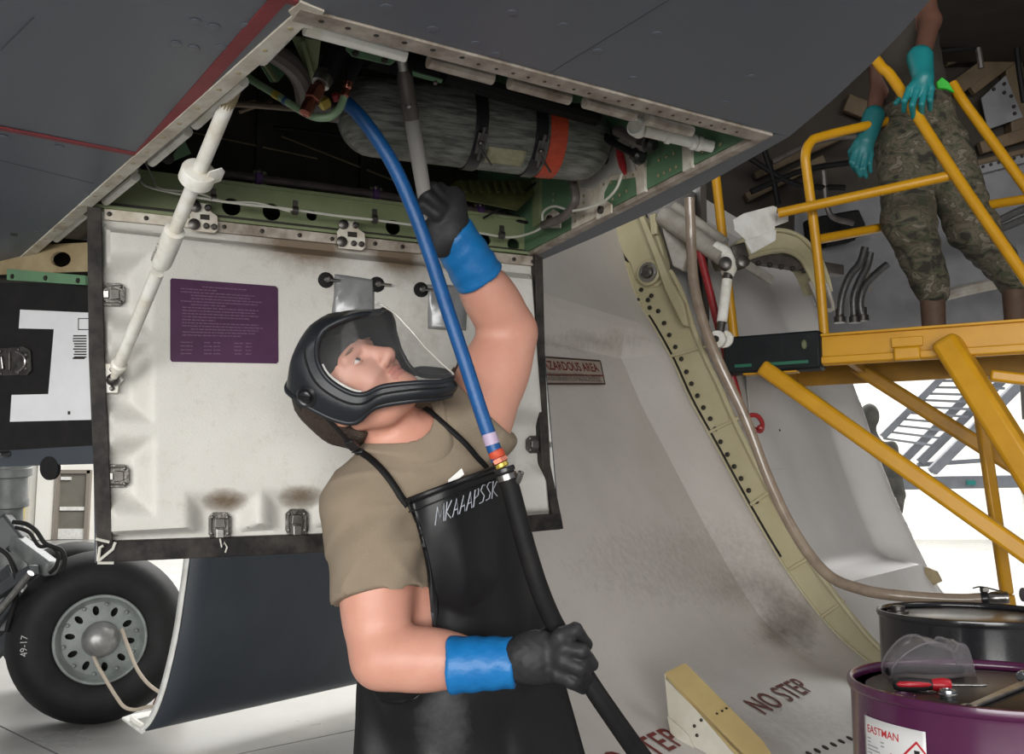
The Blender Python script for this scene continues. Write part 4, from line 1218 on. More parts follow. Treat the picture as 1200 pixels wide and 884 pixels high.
MB().grid(swp.pts).build('inner_panel', M_gdoor, gdoor, smooth=9, stain=st, tri=False)
mb = MB().grid([[p - swp.nrm[i] * 0.1265 for p in row[::8]] for i, row in enumerate(swp.pts)])
mb.build('outer_skin', M_skin_dark, gdoor, smooth=60, solid=0.0076)
# black seal along the aft edge
MB().tube([p + swp.nrm[i] * 0.0051 + hdir * 0.0051 for i, p in enumerate(swp.prof) if p.z > QR.z + .42 and p.z < 2.36], 0.0126, 8).build('edge_seal', M_seal, gdoor)
from mathutils.bvhtree import BVHTree
_g = MB().grid(swp.pts)
gbvh = BVHTree.FromPolygons([tuple(v) for v in _g.v], _g.f)
def stencil(body, px, py, size, name='stencil'):
    p, n, u = swp.at(px, py)
    t, wd_ = text_mb(body, size, p + n * 0.011, hdir, n.cross(hdir) if n.cross(hdir).z > 0 or True else u, 0., extra=0.0015, spacing=1.08)
    for k_, v_ in enumerate(t.v):
        q_, m_, _, _ = gbvh.find_nearest(v_)
        if m_.dot(n) < 0: m_ = -m_
        t.v[k_] = q_ + m_ * .0025
    return t.build(name, M_stencil, gdoor, smooth=0)
M_stencil = mat('stencil_red', (0.17, 0.022, 0.020), 0.6, col2=(.10, .02, .018), scale=30)
stencil('NO STEP', 895, 838, 0.124)
stencil('NO STEP', 706, 918, 0.1164)
for k in range(8):
    _p, _n, _ = swp.at(948 + k * 9.5, 884 - k * 3.6)
    MB().lathe(_p, _n, [(.012, 0), (.012, .003), (.006, .005)], 10).build('edge_bolt', M_grime, gdoor)
# hazard placard
p, n, u = swp.at(660, 435)
vt = n.cross(hdir)
if vt.z < 0: vt = -vt
_pa, _pb, _pc = swp.at(634, 420)[0], swp.at(634, 452)[0], swp.at(706, 436)[0]
hp = Plane(_pa, _pb, _pc)
hp.o = hp.o + hp.n * .012
pk = MB().prism([hp(560, 413), hp(703, 423), hp(709, 451), hp(560, 451)], hp.n * 0.0025).build('placard', mat('placard_tan', (.33, .28, .235), .5, col2=(.28, .235, .2), scale=8), gdoor, smooth=0)
MB().prism([hp(560, 438, 0.0025), hp(706, 440, 0.0025), hp(706.4, 441.4, 0.0025), hp(560, 439.4, 0.0025)], hp.n * 0.0008).build('rule', M_stencil, pk, smooth=0)
M_ink = mat('dark_print', (.06, .04, .035), .6)
mb = MB()
for (xa, ya, xb, yb) in ((560, 413.5, 703, 423.5), (703, 423.5, 708.5, 450.5), (560, 450, 708.5, 450.3)):
    d_ = hp(xb, yb) - hp(xa, ya); nn = d_.cross(hp.n).normalized() * 0.0044
    mb.prism([hp(xa, ya, 0.0025) - nn, hp(xb, yb, 0.0025) - nn, hp(xb, yb, 0.0025) + nn, hp(xa, ya, 0.0025) + nn], hp.n * 0.0006)
mb.build('border', M_ink, pk, smooth=0)
base = hp(625, 433.6, 0.0038); tdir = (hp(702, 437, 0.0038) - base).normalized()
t, wd_ = text_mb('HAZARDOUS AREA', 0.0987, V(0, 0, 0), V(1, 0, 0), V(0, 1, 0), 0, extra=0.0019)
full = (hp(702, 437) - base).length
# right-aligned so that the words end at the placard's right edge
sc_ = .60
tup = hp.n.cross(tdir)
tt = MB(); tt.add([hp(702, 436.3, 0.0038) + tdir * ((v.x - wd_) * sc_) + tup * v.y * sc_ for v in t.v], t.f)
tt.build('lettering', M_stencil, pk, smooth=0)
for row, txt in enumerate(('DO NOT OPERATE GEAR DOORS OR ENTER WHEEL WELL. GEAR DOOR', 'MOTION CAN CAUSE INJURY. FOLLOW OPERATING INSTRUCTIONS')):
    t, wd_ = text_mb(txt, 0.0266, V(0, 0, 0), V(1, 0, 0), V(0, 1, 0), 0)
    tt = MB(); tt.add([hp(704, 443.8 + row * 4.4, 0.0038) + tdir * ((v.x - wd_) * .62) + tup * v.y for v in t.v], t.f)
    tt.build('lettering', M_ink, pk, smooth=0)
# angled bracket standing on the shelf of the door
bk = empty('door_bracket', PK(840, 884, 2.45), 'cream angled bracket standing on the white gear door shelf', 'bracket')
M_cream = mat('bracket_cream', (.55, .53, .45), .45, col2=(.45, .42, .34), scale=7)
M_beige = mat('bracket_beige', (.42, .32, .13), .5, col2=(.33, .24, .10), scale=8, amount=.8)
_sa, _sn, _ = swp.at(790, 862); _sb, _, _ = swp.at(850, 895)
_sa, _sb = _sa + _sn * .01, _sb + _sn * .01
bp = Plane(_sa, _sb, _sa + zv + _sn * .25)
wb2 = MB().prism([bp(778, 789), bp(868, 893), bp(900, 925), bp(860, 925), bp(846, 893), bp(836, 885), bp(820, 884), bp(806, 874), bp(784, 852)], -bp.n * 0.0101).build('side_plate', M_cream, bk, smooth=0, bev=0.0025)
bdir = (bp(806, 783) - bp(779, 789)) + FW * .05
MB().prism([bp(778, 789), bp(872, 884), bp(900, 925), bp(898, 926), bp(868, 893)], bdir).build('top_plate', M_beige, bk, smooth=0, bev=0.0025)
MB().prism([bp(780, 790), bp(872, 884), bp(872, 890), bp(780, 796)], bdir * 1.02).build('top_plate', M_beige, bk, smooth=0)
MB().prism([bp(782, 838, 0.0025), bp(808, 862, 0.0025), bp(814, 876, 0.0025), bp(808, 880, 0.0025), bp(786, 858, 0.0025)], bp.n * 0.0076).build('foot_tab', M_cream, bk, bev=0.0025)
for (x, y) in ((800, 858), (817, 862), (822, 844), (814, 851), (788, 850), (806, 872)):
    MB().lathe(bp(x, y, 0.0013), bp.n, [(0.0051, 0), (0.0051, 0.0025), (0.0025, 0.0038)], 8).build('rivet', M_grime, bk)
for (x, y) in ((835, 838), (840, 835), (846, 832), (851, 829), (843, 843)):
    q = bp(x - 8, y + 8) + bdir * .35 + V(0, 0, 0.0038)
    MB().lathe(q, V(0, -.4, 1), [(0.0038, 0), (0.0038, 0.0025)], 8).build('rivet', M_grime, bk)

# ------------------------------------------------------------------ beige hinge rib at the aft edge of the door
M_rib = mat('rib_cream', (0.50, 0.455, 0.30), 0.42, col2=(0.42, 0.37, 0.22), scale=6, amount=.8)
rib = empty('hinge_rib', QR, 'cream hinge arm with bolt row curving along the edge of the gear door', 'hinge arm')
RPl = swp.pl
def rp(x, y, off=0.): return RPl(x, y, off)
left = [(733, 307), (748, 352), (767, 384), (789, 424), (809, 468), (838, 521), (879, 596), (922, 668), (968, 730), (1008, 768), (1036, 786)]
right = [(786, 318), (800, 345), (813, 385), (828, 421), (843, 452), (862, 495), (900, 570), (944, 648), (985, 705), (1016, 744), (1040, 768)]
MB().prism([rp(*p) for p in left] + [rp(*p) for p in right[::-1]], hdir * 0.0379).build('web', M_rib, rib, smooth=0)
# raised flanges along both edges, and panels between cross ribs
L3 = catmull([rp(*p, 0.0051) for p in right], 4)
MB().tube(L3, 0.0139, 8).build('edge_flange', M_rib, rib)
L4 = catmull([rp(*p, 0.0038) for p in left], 4)
MB().tube(L4, 0.0076, 8).build('edge_flange', M_rib, rib)
for (a, b) in (((786, 418), (829, 406)), ((832, 507), (866, 490)), ((880, 592), (909, 572)), ((925, 668), (952, 652)), ((962, 724), (990, 704))):
    MB().bar(rp(*a, 0.0051), rp(*b, 0.0051), 0.0152, 0.0152, RPl.n).build('cross_rib', M_rib, rib, bev=0.0038)
b0_ = MB().lathe(rp(748, 352, 0.0038), RPl.n, [(0.012, 0), (0.012, 0.0051), (0.0063, 0.0076)], 10).build('rib_bolt', M_grime, rib)
cc_ = rp(748, 352, 0.0038)
b0_.data.transform(Matrix.Translation(-(cc_ - origin_of(rib)))); b0_.location = cc_ - origin_of(rib)
for (x, y) in [(752, 340), (760, 352), (751, 361), (762, 361), (764, 347), (772, 365), (779, 379), (785, 393), (792, 407), (799, 421), (805, 436), (811, 450), (818, 464), (825, 478), (833, 491), (839, 503), (845, 518), (853, 533), (861, 547), (869, 561), (878, 575), (887, 588)]:
    inst(b0_, 'rib_bolt', rib, rp(x, y, 0.0038))
# bearing boss and the swan neck above
boss = rp(763, 321, 0.)
MB().prism([rp(*p, 0.0101) for p in [(720, 268), (752, 252), (768, 262), (776, 290), (780, 306), (782, 326), (772, 337), (756, 337), (744, 326), (738, 308), (724, 288)]], hdir * 0.0633).build('swan_neck', M_rib, rib, bev=0.0076)
MB().prism([rp(*p, 0.0177) for p in [(752, 252), (758, 252), (782, 308), (790, 330), (806, 356), (812, 384), (806, 384), (784, 340), (772, 305)]], RPl.n * 0.0379).build('swan_flange', M_rib, rib, bev=0.0051)
MB().lathe(boss + RPl.n * 0.0101, RPl.n, [(0.0658, -0.0253), (0.0658, 0.0253), (0.0557, 0.0329), (0.0506, 0.0278)], 30).build('boss', M_rib, rib)
MB().lathe(boss + RPl.n * 0.0379, RPl.n, [(0.0506, 0), (0.0506, 0.0051), (0.0379, 0.0076), (0.0379, 0.), (0.0278, 0.)], 26).build('bearing', M_steel, rib)
MB().lathe(boss + RPl.n * 0.0354, RPl.n, [(0.0278, 0), (0.0278, 0.0152), (0.0202, 0.0202), (0.0076, 0.0202)], 18).build('pin', M_dark_steel, rib)
MB().prism([rp(*p, 0.0253) for p in [(766, 255), (773, 252), (775, 276), (768, 278)]], RPl.n * 0.0253).build('lug', M_rib, rib, bev=0.0038)
M_greyarm = mat('arm_grey', (.40, .38, .34), .45, col2=(.24, .21, .17), scale=12, amount=.7)
MB().prism([PK(*p, 3.95) for p in [(772, 255), (796, 258), (806, 300), (800, 318), (788, 312), (780, 285)]], hdir * 0.0506).build('rear_lug', M_greyarm, rib, bev=0.0063)

# ------------------------------------------------------------------ second gear door further aft
Q2 = PK(1100, 690, 4.7)
sw2 = Swept(Q2, [(918, 272), (930, 300), (962, 375), (1000, 455), (1030, 540), (1060, 612), (1100, 690), (1150, 740)], -1.9, 46, 0.18, (.04, .12), (3.3, .12), (1.05, .10))
g2 = empty('gear_door', Q2, 'second white gear door seen beyond the cream hinge arm', 'gear door')
st = []
for row in sw2.pts:
    for p in row: st.append(0.0633)
M_gdoor2 = mat('gear_door_white_b', (0.64, 0.62, 0.605), 0.40, col2=(0.58, 0.56, 0.545), scale=3)
MB().grid(sw2.pts).build('inner_panel', M_gdoor2, g2, smooth=40, tri=False)
MB().grid([[p - sw2.nrm[i] * 0.215 for p in row[::6]] for i, row in enumerate(sw2.pts)]).build('outer_skin', M_skin_dark, g2, smooth=60, solid=0.0076)
mb = MB()
for i in range(len(sw2.prof) - 1):
    a, b = sw2.prof[i], sw2.prof[i + 1]; na, nb_ = sw2.nrm[i], sw2.nrm[i + 1]
    mb.add([a + na * 0.0076, b + nb_ * 0.0076, b - nb_ * 0.215, a - na * 0.215], [(0, 1, 2, 3)])
mb.build('edge_face', M_gdoor2, g2, smooth=60, solid=0.0101)
p, n, u = sw2.at(900, 490)
v2 = n.cross(hdir)
cp = Plane(p + n * 0.0051, p + hdir + n * 0.0051, p + v2 + n * 0.0051)
cv = MB().prism([cp(872, 428), cp(906, 430), cp(921, 549), cp(885, 552)], cp.n * 0.0076).build('cover_plate', M_gdoor2, g2, smooth=0)
for (x, y) in ((880, 440), (903, 445), (889, 500), (912, 505), (894, 540)):
    MB().lathe(cp(x, y, 0.0076), cp.n, [(0.0076, 0), (0.0063, 0.0038)], 8).build('screw', M_grime, cv)
MB().prism([PK(1083, 664, 4.66), PK(1097, 670, 4.66), PK(1103, 682, 4.66), PK(1094, 686, 4.66), PK(1084, 678, 4.66)], hdir * 0.0506).build('latch_bracket', M_tan, g2, bev=0.0051)
MB().tube(catmull([PK(949, 330, 4.3), PK(957, 348, 4.3), PK(964, 362, 4.3), PK(976, 362, 4.3), PK(972, 345, 4.3), PK(968, 332, 4.3)], 3), 0.0126, 8).build('bracket_frame', M_greyarm, g2)
# tan arch beyond the rail
ar = empty('hinge_arch', PK(925, 330, 4.5), 'cream curved hinge arch behind the yellow rail post', 'hinge arm')
pa = Plane(PK(850, 300, 4.15), PK(975, 300, 4.35), PK(920, 360, 4.25))
outer = [(846, 300), (880, 276), (912, 270), (938, 278), (958, 300), (968, 322), (973, 342)]; inner_ = [(958, 345), (950, 325), (938, 304), (920, 294), (898, 296), (872, 304), (852, 316)]
MB().prism([pa(*p) for p in outer + inner_], -pa.n * 0.1265).build('arch_web', M_rib, ar, smooth=0, bev=0.0126)
MB().tube(catmull([pa(*p, 0.0051) for p in inner_], 4), 0.0152, 8).build('arch_flange', M_rib, ar)
MB().tube(catmull([pa(*p, 0.0051) for p in outer], 4), 0.0126, 8).build('arch_flange', M_rib, ar)
MB().bar(pa(858, 300, 0.), pa(905, 330, 0.), 0.0253, 0.0506).build('arch_brace', M_greyarm, ar, bev=0.0051)
# dark bolted ledge
lg = empty('bolted_ledge', PK(900, 315, 4.4), 'dark bolted ledge strip above the second gear door', 'ledge')
MB().bar(PK(800, 290, 4.10), PK(985, 318, 4.42), 0.0633, 0.0633).build('strip', M_pipe_dark, lg, bev=0.0063)
for k in range(12):
    t = (k + .5) / 12
    MB().lathe(PK(815 + 160 * t, 297 + 26 * t, 4.05 + .33 * t), V(0, -1, 0), [(0.0152, 0), (0.0152, 0.0126), (0.0076, 0.0177)], 8).build('bolt', M_grime, lg)

# ------------------------------------------------------------------ linkage, red rod, scoop
lk = empty('door_linkage', PK(845, 400, 3.75), 'white actuator link with clevis joints hanging beside the red rod', 'actuator')
MB().tube([PK(776, 252, 3.95), PK(800, 268, 3.9), PK(846, 302, 3.78)], [0.0506, 0.0506, 0.0405], 14).build('arm', M_greyarm, lk)
MB().tube([PK(790, 242, 3.98), PK(850, 285, 3.85)], 0.0278, 12).build('arm', M_greyarm, lk)
MB().tube(catmull([PK(838, 290, 3.80), PK(852, 298, 3.77), PK(856, 312, 3.75), PK(852, 322, 3.74)], 4), 0.0329, 12).build('knuckle', M_rod, lk)
MB().lathe(PK(850, 311, 3.72), V(-.2, -1, 0.1265), [(0.0304, 0), (0.0304, 0.0379), (0.0177, 0.0455)], 14).build('knuckle_pin', M_dark_steel, lk)
MB().lathe(PK(868, 309, 3.74), V(.2, -1, 0.1265), [(0.0228, -0.0379), (0.0304, 0), (0.0304, 0.0379), (0.0152, 0.0455)], 14).build('knuckle_pin', M_dark_steel, lk)
MB().box(PK(866, 296, 3.76), V(0.0354, 0, 0.0101), V(0, 0.0253, 0), V(-0.0101, 0, 0.0379)).build('clevis', M_dark_steel, lk, bev=0.0076)
MB().tube([PK(854, 318, 3.74), PK(852, 330, 3.735)], 0.0228, 12).build('nut', M_dark_steel, lk)
MB().tube([PK(852, 328, 3.735), PK(846, 378, 3.70)], 0.0253, 16).build('link_tube', M_rod, lk)
MB().tube([PK(846, 376, 3.70), PK(844, 390, 3.69)], 0.019, 12).build('nut', M_dark_steel, lk)
for (x, d) in ((841, 3.66), (850, 3.70)):
    MB().lathe(PK(x, 398, d), V(-.5, -.85, 0), [(0.0177, -0.0152), (0.0405, -0.0152), (0.043, 0.), (0.0405, 0.0152), (0.0177, 0.0152)], 20).build('eye', M_rod, lk)
MB().lathe(PK(840, 398, 3.66), V(-.5, -.85, 0), [(0.0164, 0), (0.0164, 0.0253)], 12).build('eye_pin', M_grime, lk)
sc = empty('scoop_guide', PK(890, 270, 3.6), 'white folded sheet scoop at the end of the yellow rail', 'scoop')
ps = Plane(PK(862, 250, 3.6), PK(908, 241, 3.7), PK(870, 282, 3.58))
MB().prism([ps(860, 257), ps(872, 250), ps(906, 241), ps(911, 243), ps(908, 270), ps(876, 282), ps(862, 270)], -ps.n * 0.0076).build('sheet', M_white, sc, smooth=0, bev=0.0025)
MB().prism([ps(872, 283), ps(908, 270), ps(907, 283), ps(880, 298)], ps.n * 0.0126).build('folded_edge', M_white, sc, smooth=0, bev=0.0025)
MB().prism([ps(910, 246, -0.0253), ps(928, 251, -0.0253), ps(928, 257, -0.0253), ps(909, 264, -0.0253)], -ps.n * 0.0076).build('folded_edge', M_white, sc, smooth=0)
rr = empty('red_rod', PK(868, 480, 3.8), 'dark red rod with a bright red ring handle hanging by the hinge arm', 'rod')
MB().tube([PK(816, 280, 3.85), PK(840, 375, 3.8), PK(868, 478, 3.75)], 0.019, 12).build('rod', M_red, rr)
MB().tube(catmull([PK(874, 489, 3.74), PK(886, 487, 3.74), PK(893, 495, 3.74), PK(892, 505, 3.74), PK(884, 503, 3.74), PK(879, 497, 3.74)], 4, True), 0.0114, 8, closed=True).build('handle', M_red, rr)
MB().tube([PK(868, 478, 3.75), PK(874, 489, 3.74)], 0.0126, 8).build('shackle', M_red, rr)
MB().lathe(PK(890, 502, 3.73), V(0, -1, 0), [(0.0152, 0), (0.0152, 0.0177), (0.0076, 0.0253)], 10).build('pin', M_red, rr)
# grey post beside the rib and clear brown hose
px_tube_k([(808, 232, 3.5), (810, 285, 3.5), (813, 330, 3.48), (824, 378, 3.45), (845, 430, 3.42), (874, 492, 3.4), (900, 560, 3.36), (930, 622, 3.3), (968, 672, 3.22), (1010, 691, 3.12), (1060, 699, 3.05), (1120, 703, 3.0), (1152, 702, 2.98)], 3.3, 0.0234, 12, 16).build('drain_hose', mat('smoky_hose', (.30, .235, .175), .28, col2=(.20, .15, .11), scale=14, spec=.6, coat=.4), None, label='smoky brown clear hose running down the hinge arm to the black drum', cat='hose')

# ------------------------------------------------------------------ wheel well beyond
ww = empty('wheel_well', PK(1050, 150, 5.6), 'dark wheel well interior with tan frames and panels above the yellow stand', 'wheel well')
WP = Plane(PK(850, 150, 5.6), PK(1250, 150, 5.6), PK(1050, 350, 5.6))
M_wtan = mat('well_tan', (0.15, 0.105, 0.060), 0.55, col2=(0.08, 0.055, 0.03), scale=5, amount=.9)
M_wdark = mat('well_dark', (0.020, 0.016, 0.012), 0.7, col2=(0.042, 0.032, 0.023), scale=4, amount=.9)  # kept very dark to stand for the belly's shadow over the well
M_wgrey = mat('well_grey_panel', (0.21, 0.21, 0.22), 0.6, col2=(0.15, 0.15, 0.16), scale=4)  # grey lowered in place of the belly's shadow
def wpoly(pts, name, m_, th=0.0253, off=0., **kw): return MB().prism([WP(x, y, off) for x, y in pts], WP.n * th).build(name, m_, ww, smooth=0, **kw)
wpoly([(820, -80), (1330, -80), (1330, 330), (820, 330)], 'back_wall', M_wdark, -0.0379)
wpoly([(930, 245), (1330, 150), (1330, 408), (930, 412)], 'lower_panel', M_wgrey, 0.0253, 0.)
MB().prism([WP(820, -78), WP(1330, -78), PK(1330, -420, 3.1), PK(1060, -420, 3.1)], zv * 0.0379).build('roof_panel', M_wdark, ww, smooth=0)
MB().prism([V(3.75, 3.0, 2.25), V(3.75, 7.2, 2.0), V(3.75, 7.2, 4.6), V(3.75, 3.0, 4.6)], V(.04, 0, 0)).build('side_panel', M_wdark, ww, smooth=0)  # out-of-frame side panel, added to keep outside light from the well
MB().prism([V(.7, 1.9, 3.85), V(3.8, 1.9, 3.85), V(3.8, 7.4, 4.6), V(.7, 7.4, 4.6)], V(0, 0, .04)).build('roof_panel', M_wdark, ww, smooth=0)  # roof panel added out of view, blocks light falling into the well
MB().prism([V(1.33, 7.15, 2.2), V(1.02, 5.0, 2.35), V(1.02, 5.0, 4.4), V(1.33, 7.15, 4.6)], V(-.03, 0, 0)).build('side_panel', M_wdark, ww, smooth=0)
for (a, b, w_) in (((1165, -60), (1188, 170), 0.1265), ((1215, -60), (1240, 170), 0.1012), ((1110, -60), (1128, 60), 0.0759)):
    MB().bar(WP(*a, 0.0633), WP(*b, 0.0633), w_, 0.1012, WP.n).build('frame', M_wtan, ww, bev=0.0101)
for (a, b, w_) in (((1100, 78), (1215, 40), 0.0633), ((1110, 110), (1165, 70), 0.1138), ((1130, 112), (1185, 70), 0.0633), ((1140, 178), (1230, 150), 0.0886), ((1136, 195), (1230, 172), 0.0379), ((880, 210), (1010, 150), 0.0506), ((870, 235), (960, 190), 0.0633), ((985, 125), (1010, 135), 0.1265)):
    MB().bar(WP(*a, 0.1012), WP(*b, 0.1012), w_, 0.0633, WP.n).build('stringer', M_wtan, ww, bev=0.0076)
wpoly([(1138, 122), (1166, 96), (1186, 144), (1146, 158)], 'riveted_plate', M_wgrey, 0.0152, 0.1391, bev=0.0025)
for (x, y) in ((1152, 112), (1164, 106), (1172, 120), (1175, 132), (1176, 140), (1164, 116)):
    MB().lathe(WP(x, y, 0.1543), WP.n, [(0.0139, 0), (0.0126, 0.0101)], 8).build('rivet', M_grime, ww)
wpoly([(1135, 196), (1240, 168), (1240, 182), (1138, 208)], 'rail_strip', M_wgrey, 0.0253, 0.0759)
for k in range(8):
    MB().lathe(WP(1144 + k * 9, 199 - k * 2.4, 0.1012), WP.n, [(0.0126, 0), (0.0114, 0.0076)], 8).build('rivet', M_grime, ww)
wpoly([(1086, 22), (1120, 14), (1124, 40), (1090, 50)], 'green_box', mat('olive_green', (.045, .065, .03), .6), 0.1518, 0.0379, bev=0.0126)
for k, pts in enumerate([[(905, 190), (960, 165), (1030, 160), (1090, 170)], [(880, 225), (940, 200), (1000, 190)], [(1100, 60), (1150, 52), (1200, 20)], [(1140, 30), (1146, 55), (1150, 80)], [(890, 160), (905, 205), (912, 240)], [(1190, -20), (1192, 60), (1200, 120)], [(965, 200), (972, 250), (1000, 262)], [(870, 180), (930, 215), (990, 220)]]):
    px_tube_k(pts, 5.25, 0.0202, 6, 8).build('pipe', [M_pipe_dark, M_black, M_black][k % 3], ww)
for (x, y) in ((1150, 8), (1152, 26), (1148, 44), (1158, 50), (1156, 0)):
    MB().box(WP(x, y, 0.1012), V(0.0633, 0, 0), V(0, 0.0506, 0), V(0, 0, 0.0443)).build('valve_block', M_dark_steel, ww, bev=0.0126)
wpoly([(936, 262), (992, 252), (1000, 270), (998, 282), (940, 292)], 'black_box', M_black, 0.1771, 0.0759, bev=0.019)
wpoly([(960, 271), (971, 269), (972, 275), (961, 277)], 'box_label', M_white, 0.0025, .202)
wpoly([(958, 286), (992, 280), (992, 286), (958, 294)], 'black_box', M_black, 0.1265, 0.0759, bev=0.0126)
# flexible hoses in the well
for k, pts in enumerate([[(984, 374), (986, 350), (995, 325), (1008, 308), (1014, 290)], [(1001, 374), (1000, 350), (1007, 330), (1016, 312), (1020, 296)], [(1010, 372), (1008, 352), (1015, 333), (1030, 318), (1040, 310)], [(1012, 300), (1018, 312), (1016, 330), (1022, 342)]]):
    px_tube_k(pts, 5.0, 0.024 if k < 3 else 0.0101, 8, 12).build('hydraulic_hose', mat('braided_hose', (.17, .17, .17), .35, .5, col2=(.09, .09, .09), scale=60, amount=.8) if k < 3 else M_greyarm, ww)
for (x, y) in ((984, 374), (1001, 374), (1011, 372)):
    MB().lathe(PK(x, y, 5.0), zv, [(0.0379, -0.0253), (0.0379, 0.0126), (0.0278, 0.0177), (0.0278, 0.0633)], 12).build('hose_end', M_dark_steel, ww)
px_tube_k([(1120, 262), (1160, 262), (1200, 245), (1240, 235)], 5.0, 0.0253).build('hydraulic_hose', MATS['braided_hose'], ww)
px_tube_k([(1120, 272), (1165, 270), (1205, 255), (1240, 245)], 5.0, 0.0253).build('hydraulic_hose', MATS['braided_hose'], ww)
px_tube_k([(1100, 348), (1140, 338), (1180, 330), (1240, 318)], 5.0, 0.0379).build('hydraulic_hose', M_greyarm, ww)
wpoly([(1094, 0), (1118, -12), (1122, 2), (1110, 6)], 'white_fitting', M_white, 0.1265, .4, bev=0.0126)
# ------------------------------------------------------------------ yellow maintenance stand
M_yel = mat('safety_yellow', (0.56, 0.285, 0.008), 0.38, col2=(0.46, 0.22, 0.006), scale=7, amount=.8, bump=.03, bscale=30)
M_yel_d = mat('darker_yellow', (0.46, 0.23, 0.012), 0.45, col2=(0.30, 0.15, 0.02), scale=9, amount=.8)  # darker yellow for the parts behind and beneath the front beam
sl, sr = PK(860, 418, 3.72), PK(1290, 372, 3.16)
sr.z = sl.z
bx = (sr - sl).normalized(); by = V(-bx.y, bx.x, 0)
if by.y < 0: by = -by
stand = empty('work_stand', V(sl.x + .9, sl.y, 0), 'yellow steel maintenance stand with guard rails at right', 'work stand')
def yt(pts, r=.023, name='rail', m_=None):
    q = [PK(*p) for p in pts]
    return MB().tube(catmull(q, 6) if len(q) > 2 else q, r, 14).build(name, m_ or M_yel, stand)
BH = .115
# front beam: side plate with upper and lower flange and the two clip brackets
bp0 = sl + bx * .40
MB().bar(bp0, sr, .03, BH * 1.25).build('deck_beam', M_yel, stand, bev=.006)
MB().bar(bp0 - by * .025 - zv * .05, sr - by * .025 - zv * .05, .035, .035).build('beam_flange', M_yel, stand, bev=.006)
MB().bar(bp0 - by * .018 + zv * .066, sr - by * .018 + zv * .066, .05, .012).build('beam_flange', M_yel, stand, bev=.003)
for x in (.78, 1.72):
    c = sl + bx * x - by * .045 - zv * .045
    k = MB().box(c, bx * .055, by * .02, zv * .03).build('clip_bracket', M_yel, stand, bev=.01)
    MB().box(c + zv * .055 + by * .02, bx * .065, by * .008, zv * .022).build('clip_plate', M_yel, k, bev=.004)
# deck and rear beam
DW = .95
MB().prism([sl + bx * .1 + zv * .045, sr + zv * .045, sr + by * DW + zv * .045, sl + bx * .1 + by * DW + zv * .045], zv * .02).build('deck', mat('deck_grey', (.07, .065, .06), .6, col2=(.04, .035, .03), scale=20), stand, smooth=0)
MB().bar(sl + by * DW, sr + by * DW, .04, BH).build('deck_beam', M_yel_d, stand, bev=.006)
MB().bar(sl + bx * .08, sl + bx * .08 + by * DW, .04, BH).build('deck_beam', M_yel_d, stand, bev=.006)
for k in range(5):
    MB().bar(sl + bx * (.5 + k * .42) - zv * .02, sl + bx * (.5 + k * .42) + by * DW - zv * .02, .03, .06).build('cross_member', M_yel_d, stand, bev=.004)
# black rubber bumper wrapped round the end
M_bump = mat('bumper_black', (.007, .009, .010), .55, col2=(.012, .015, .016), scale=10, bump=.1, spec=.2)
bm_ = MB().box(sl + bx * .19 + zv * .0, bx * .225, by * .06, zv * .088).build('bumper', M_bump, stand, bev=.012)
for (a, b) in ((.02, .10), (.17, .36)):
    MB().bar(sl + bx * a - by * .0625 - zv * .055, sl + bx * b - by * .0625 - zv * .055, .003, .014).build('green_strip', mat('strip_green', (.01, .11, .06), .5), bm_)
MB().ball(sl + bx * .345 - by * .062 + zv * .025, (.014, .006, .022)).build('sticker', mat('sticker_olive', (.10, .11, .05), .6), bm_)
MB().bar(sl + bx * .05 - zv * .09, sl + bx * .3 - zv * .09, .07, .012).build('end_plate', M_yel, stand, bev=.003)
# diagonal braces and legs
def brace(a, b, w_, h_, name='brace', m_=None):
    MB().bar(PK(*a), PK(*b), w_, h_).build(name, m_ or M_yel, stand, bev=min(w_, h_) * .22)
brace((893, 430, 3.62), (1260, 690, 3.05), .075, .075)
brace((1000, 428, 3.95), (1260, 592, 3.50), .072, .072, m_=M_yel_d)
brace((1108, 398, 3.35), (1260, 640, 3.05), .15, .11)
brace((1148, 480, 3.50), (1180, 697, 3.42), .05, .05, 'leg')
brace((1180, 697, 3.42), (1216, 935, 3.38), .05, .05, 'leg')
brace((1160, 440, 3.4), (1260, 452, 3.3), .05, .05)
lp = PK(1232, 560, 3.1); MB().bar(lp, V(lp.x, lp.y, .02), .09, .09).build('leg', M_yel, stand, bev=.015)
for (x, y) in ((.5, DW), (1.9, DW)):
    q = sl + bx * x + by * y
    if x > 1: MB().bar(q, V(q.x, q.y, .02), .07, .07).build('leg', M_yel_d, stand, bev=.012)
# guard rails
yt([(966, 392, 3.66), (960, 320, 3.66), (952, 250, 3.66), (946, 205, 3.66), (944, 182, 3.66), (950, 167, 3.68), (964, 160, 3.70), (1022, 146, 3.78), (1078, 134, 4.02)], name='guard_rail')
yt([(912, 250, 3.62), (1122, 204, 3.42)], name='guard_rail')
yt([(985, 40, 3.70), (1018, 62, 3.62), (1034, 80, 3.58), (1050, 98, 3.55), (1120, 206, 3.40), (1215, 345, 3.22), (1236, 376, 3.18)], .025, name='hand_rail')
yt([(1116, 98, 3.85), (1128, 118, 3.82), (1150, 148, 3.78), (1230, 258, 3.62), (1330, 396, 3.42)], .025, name='hand_rail')
yt([(958, 281, 3.70), (1070, 260, 4.02)], name='guard_rail')
yt([(1110, 248, 3.95), (1250, 226, 3.55)], name='guard_rail')
yt([(838, 200, 4.05), (848, 290, 4.02), (862, 412, 3.98)], .024, name='guard_post')

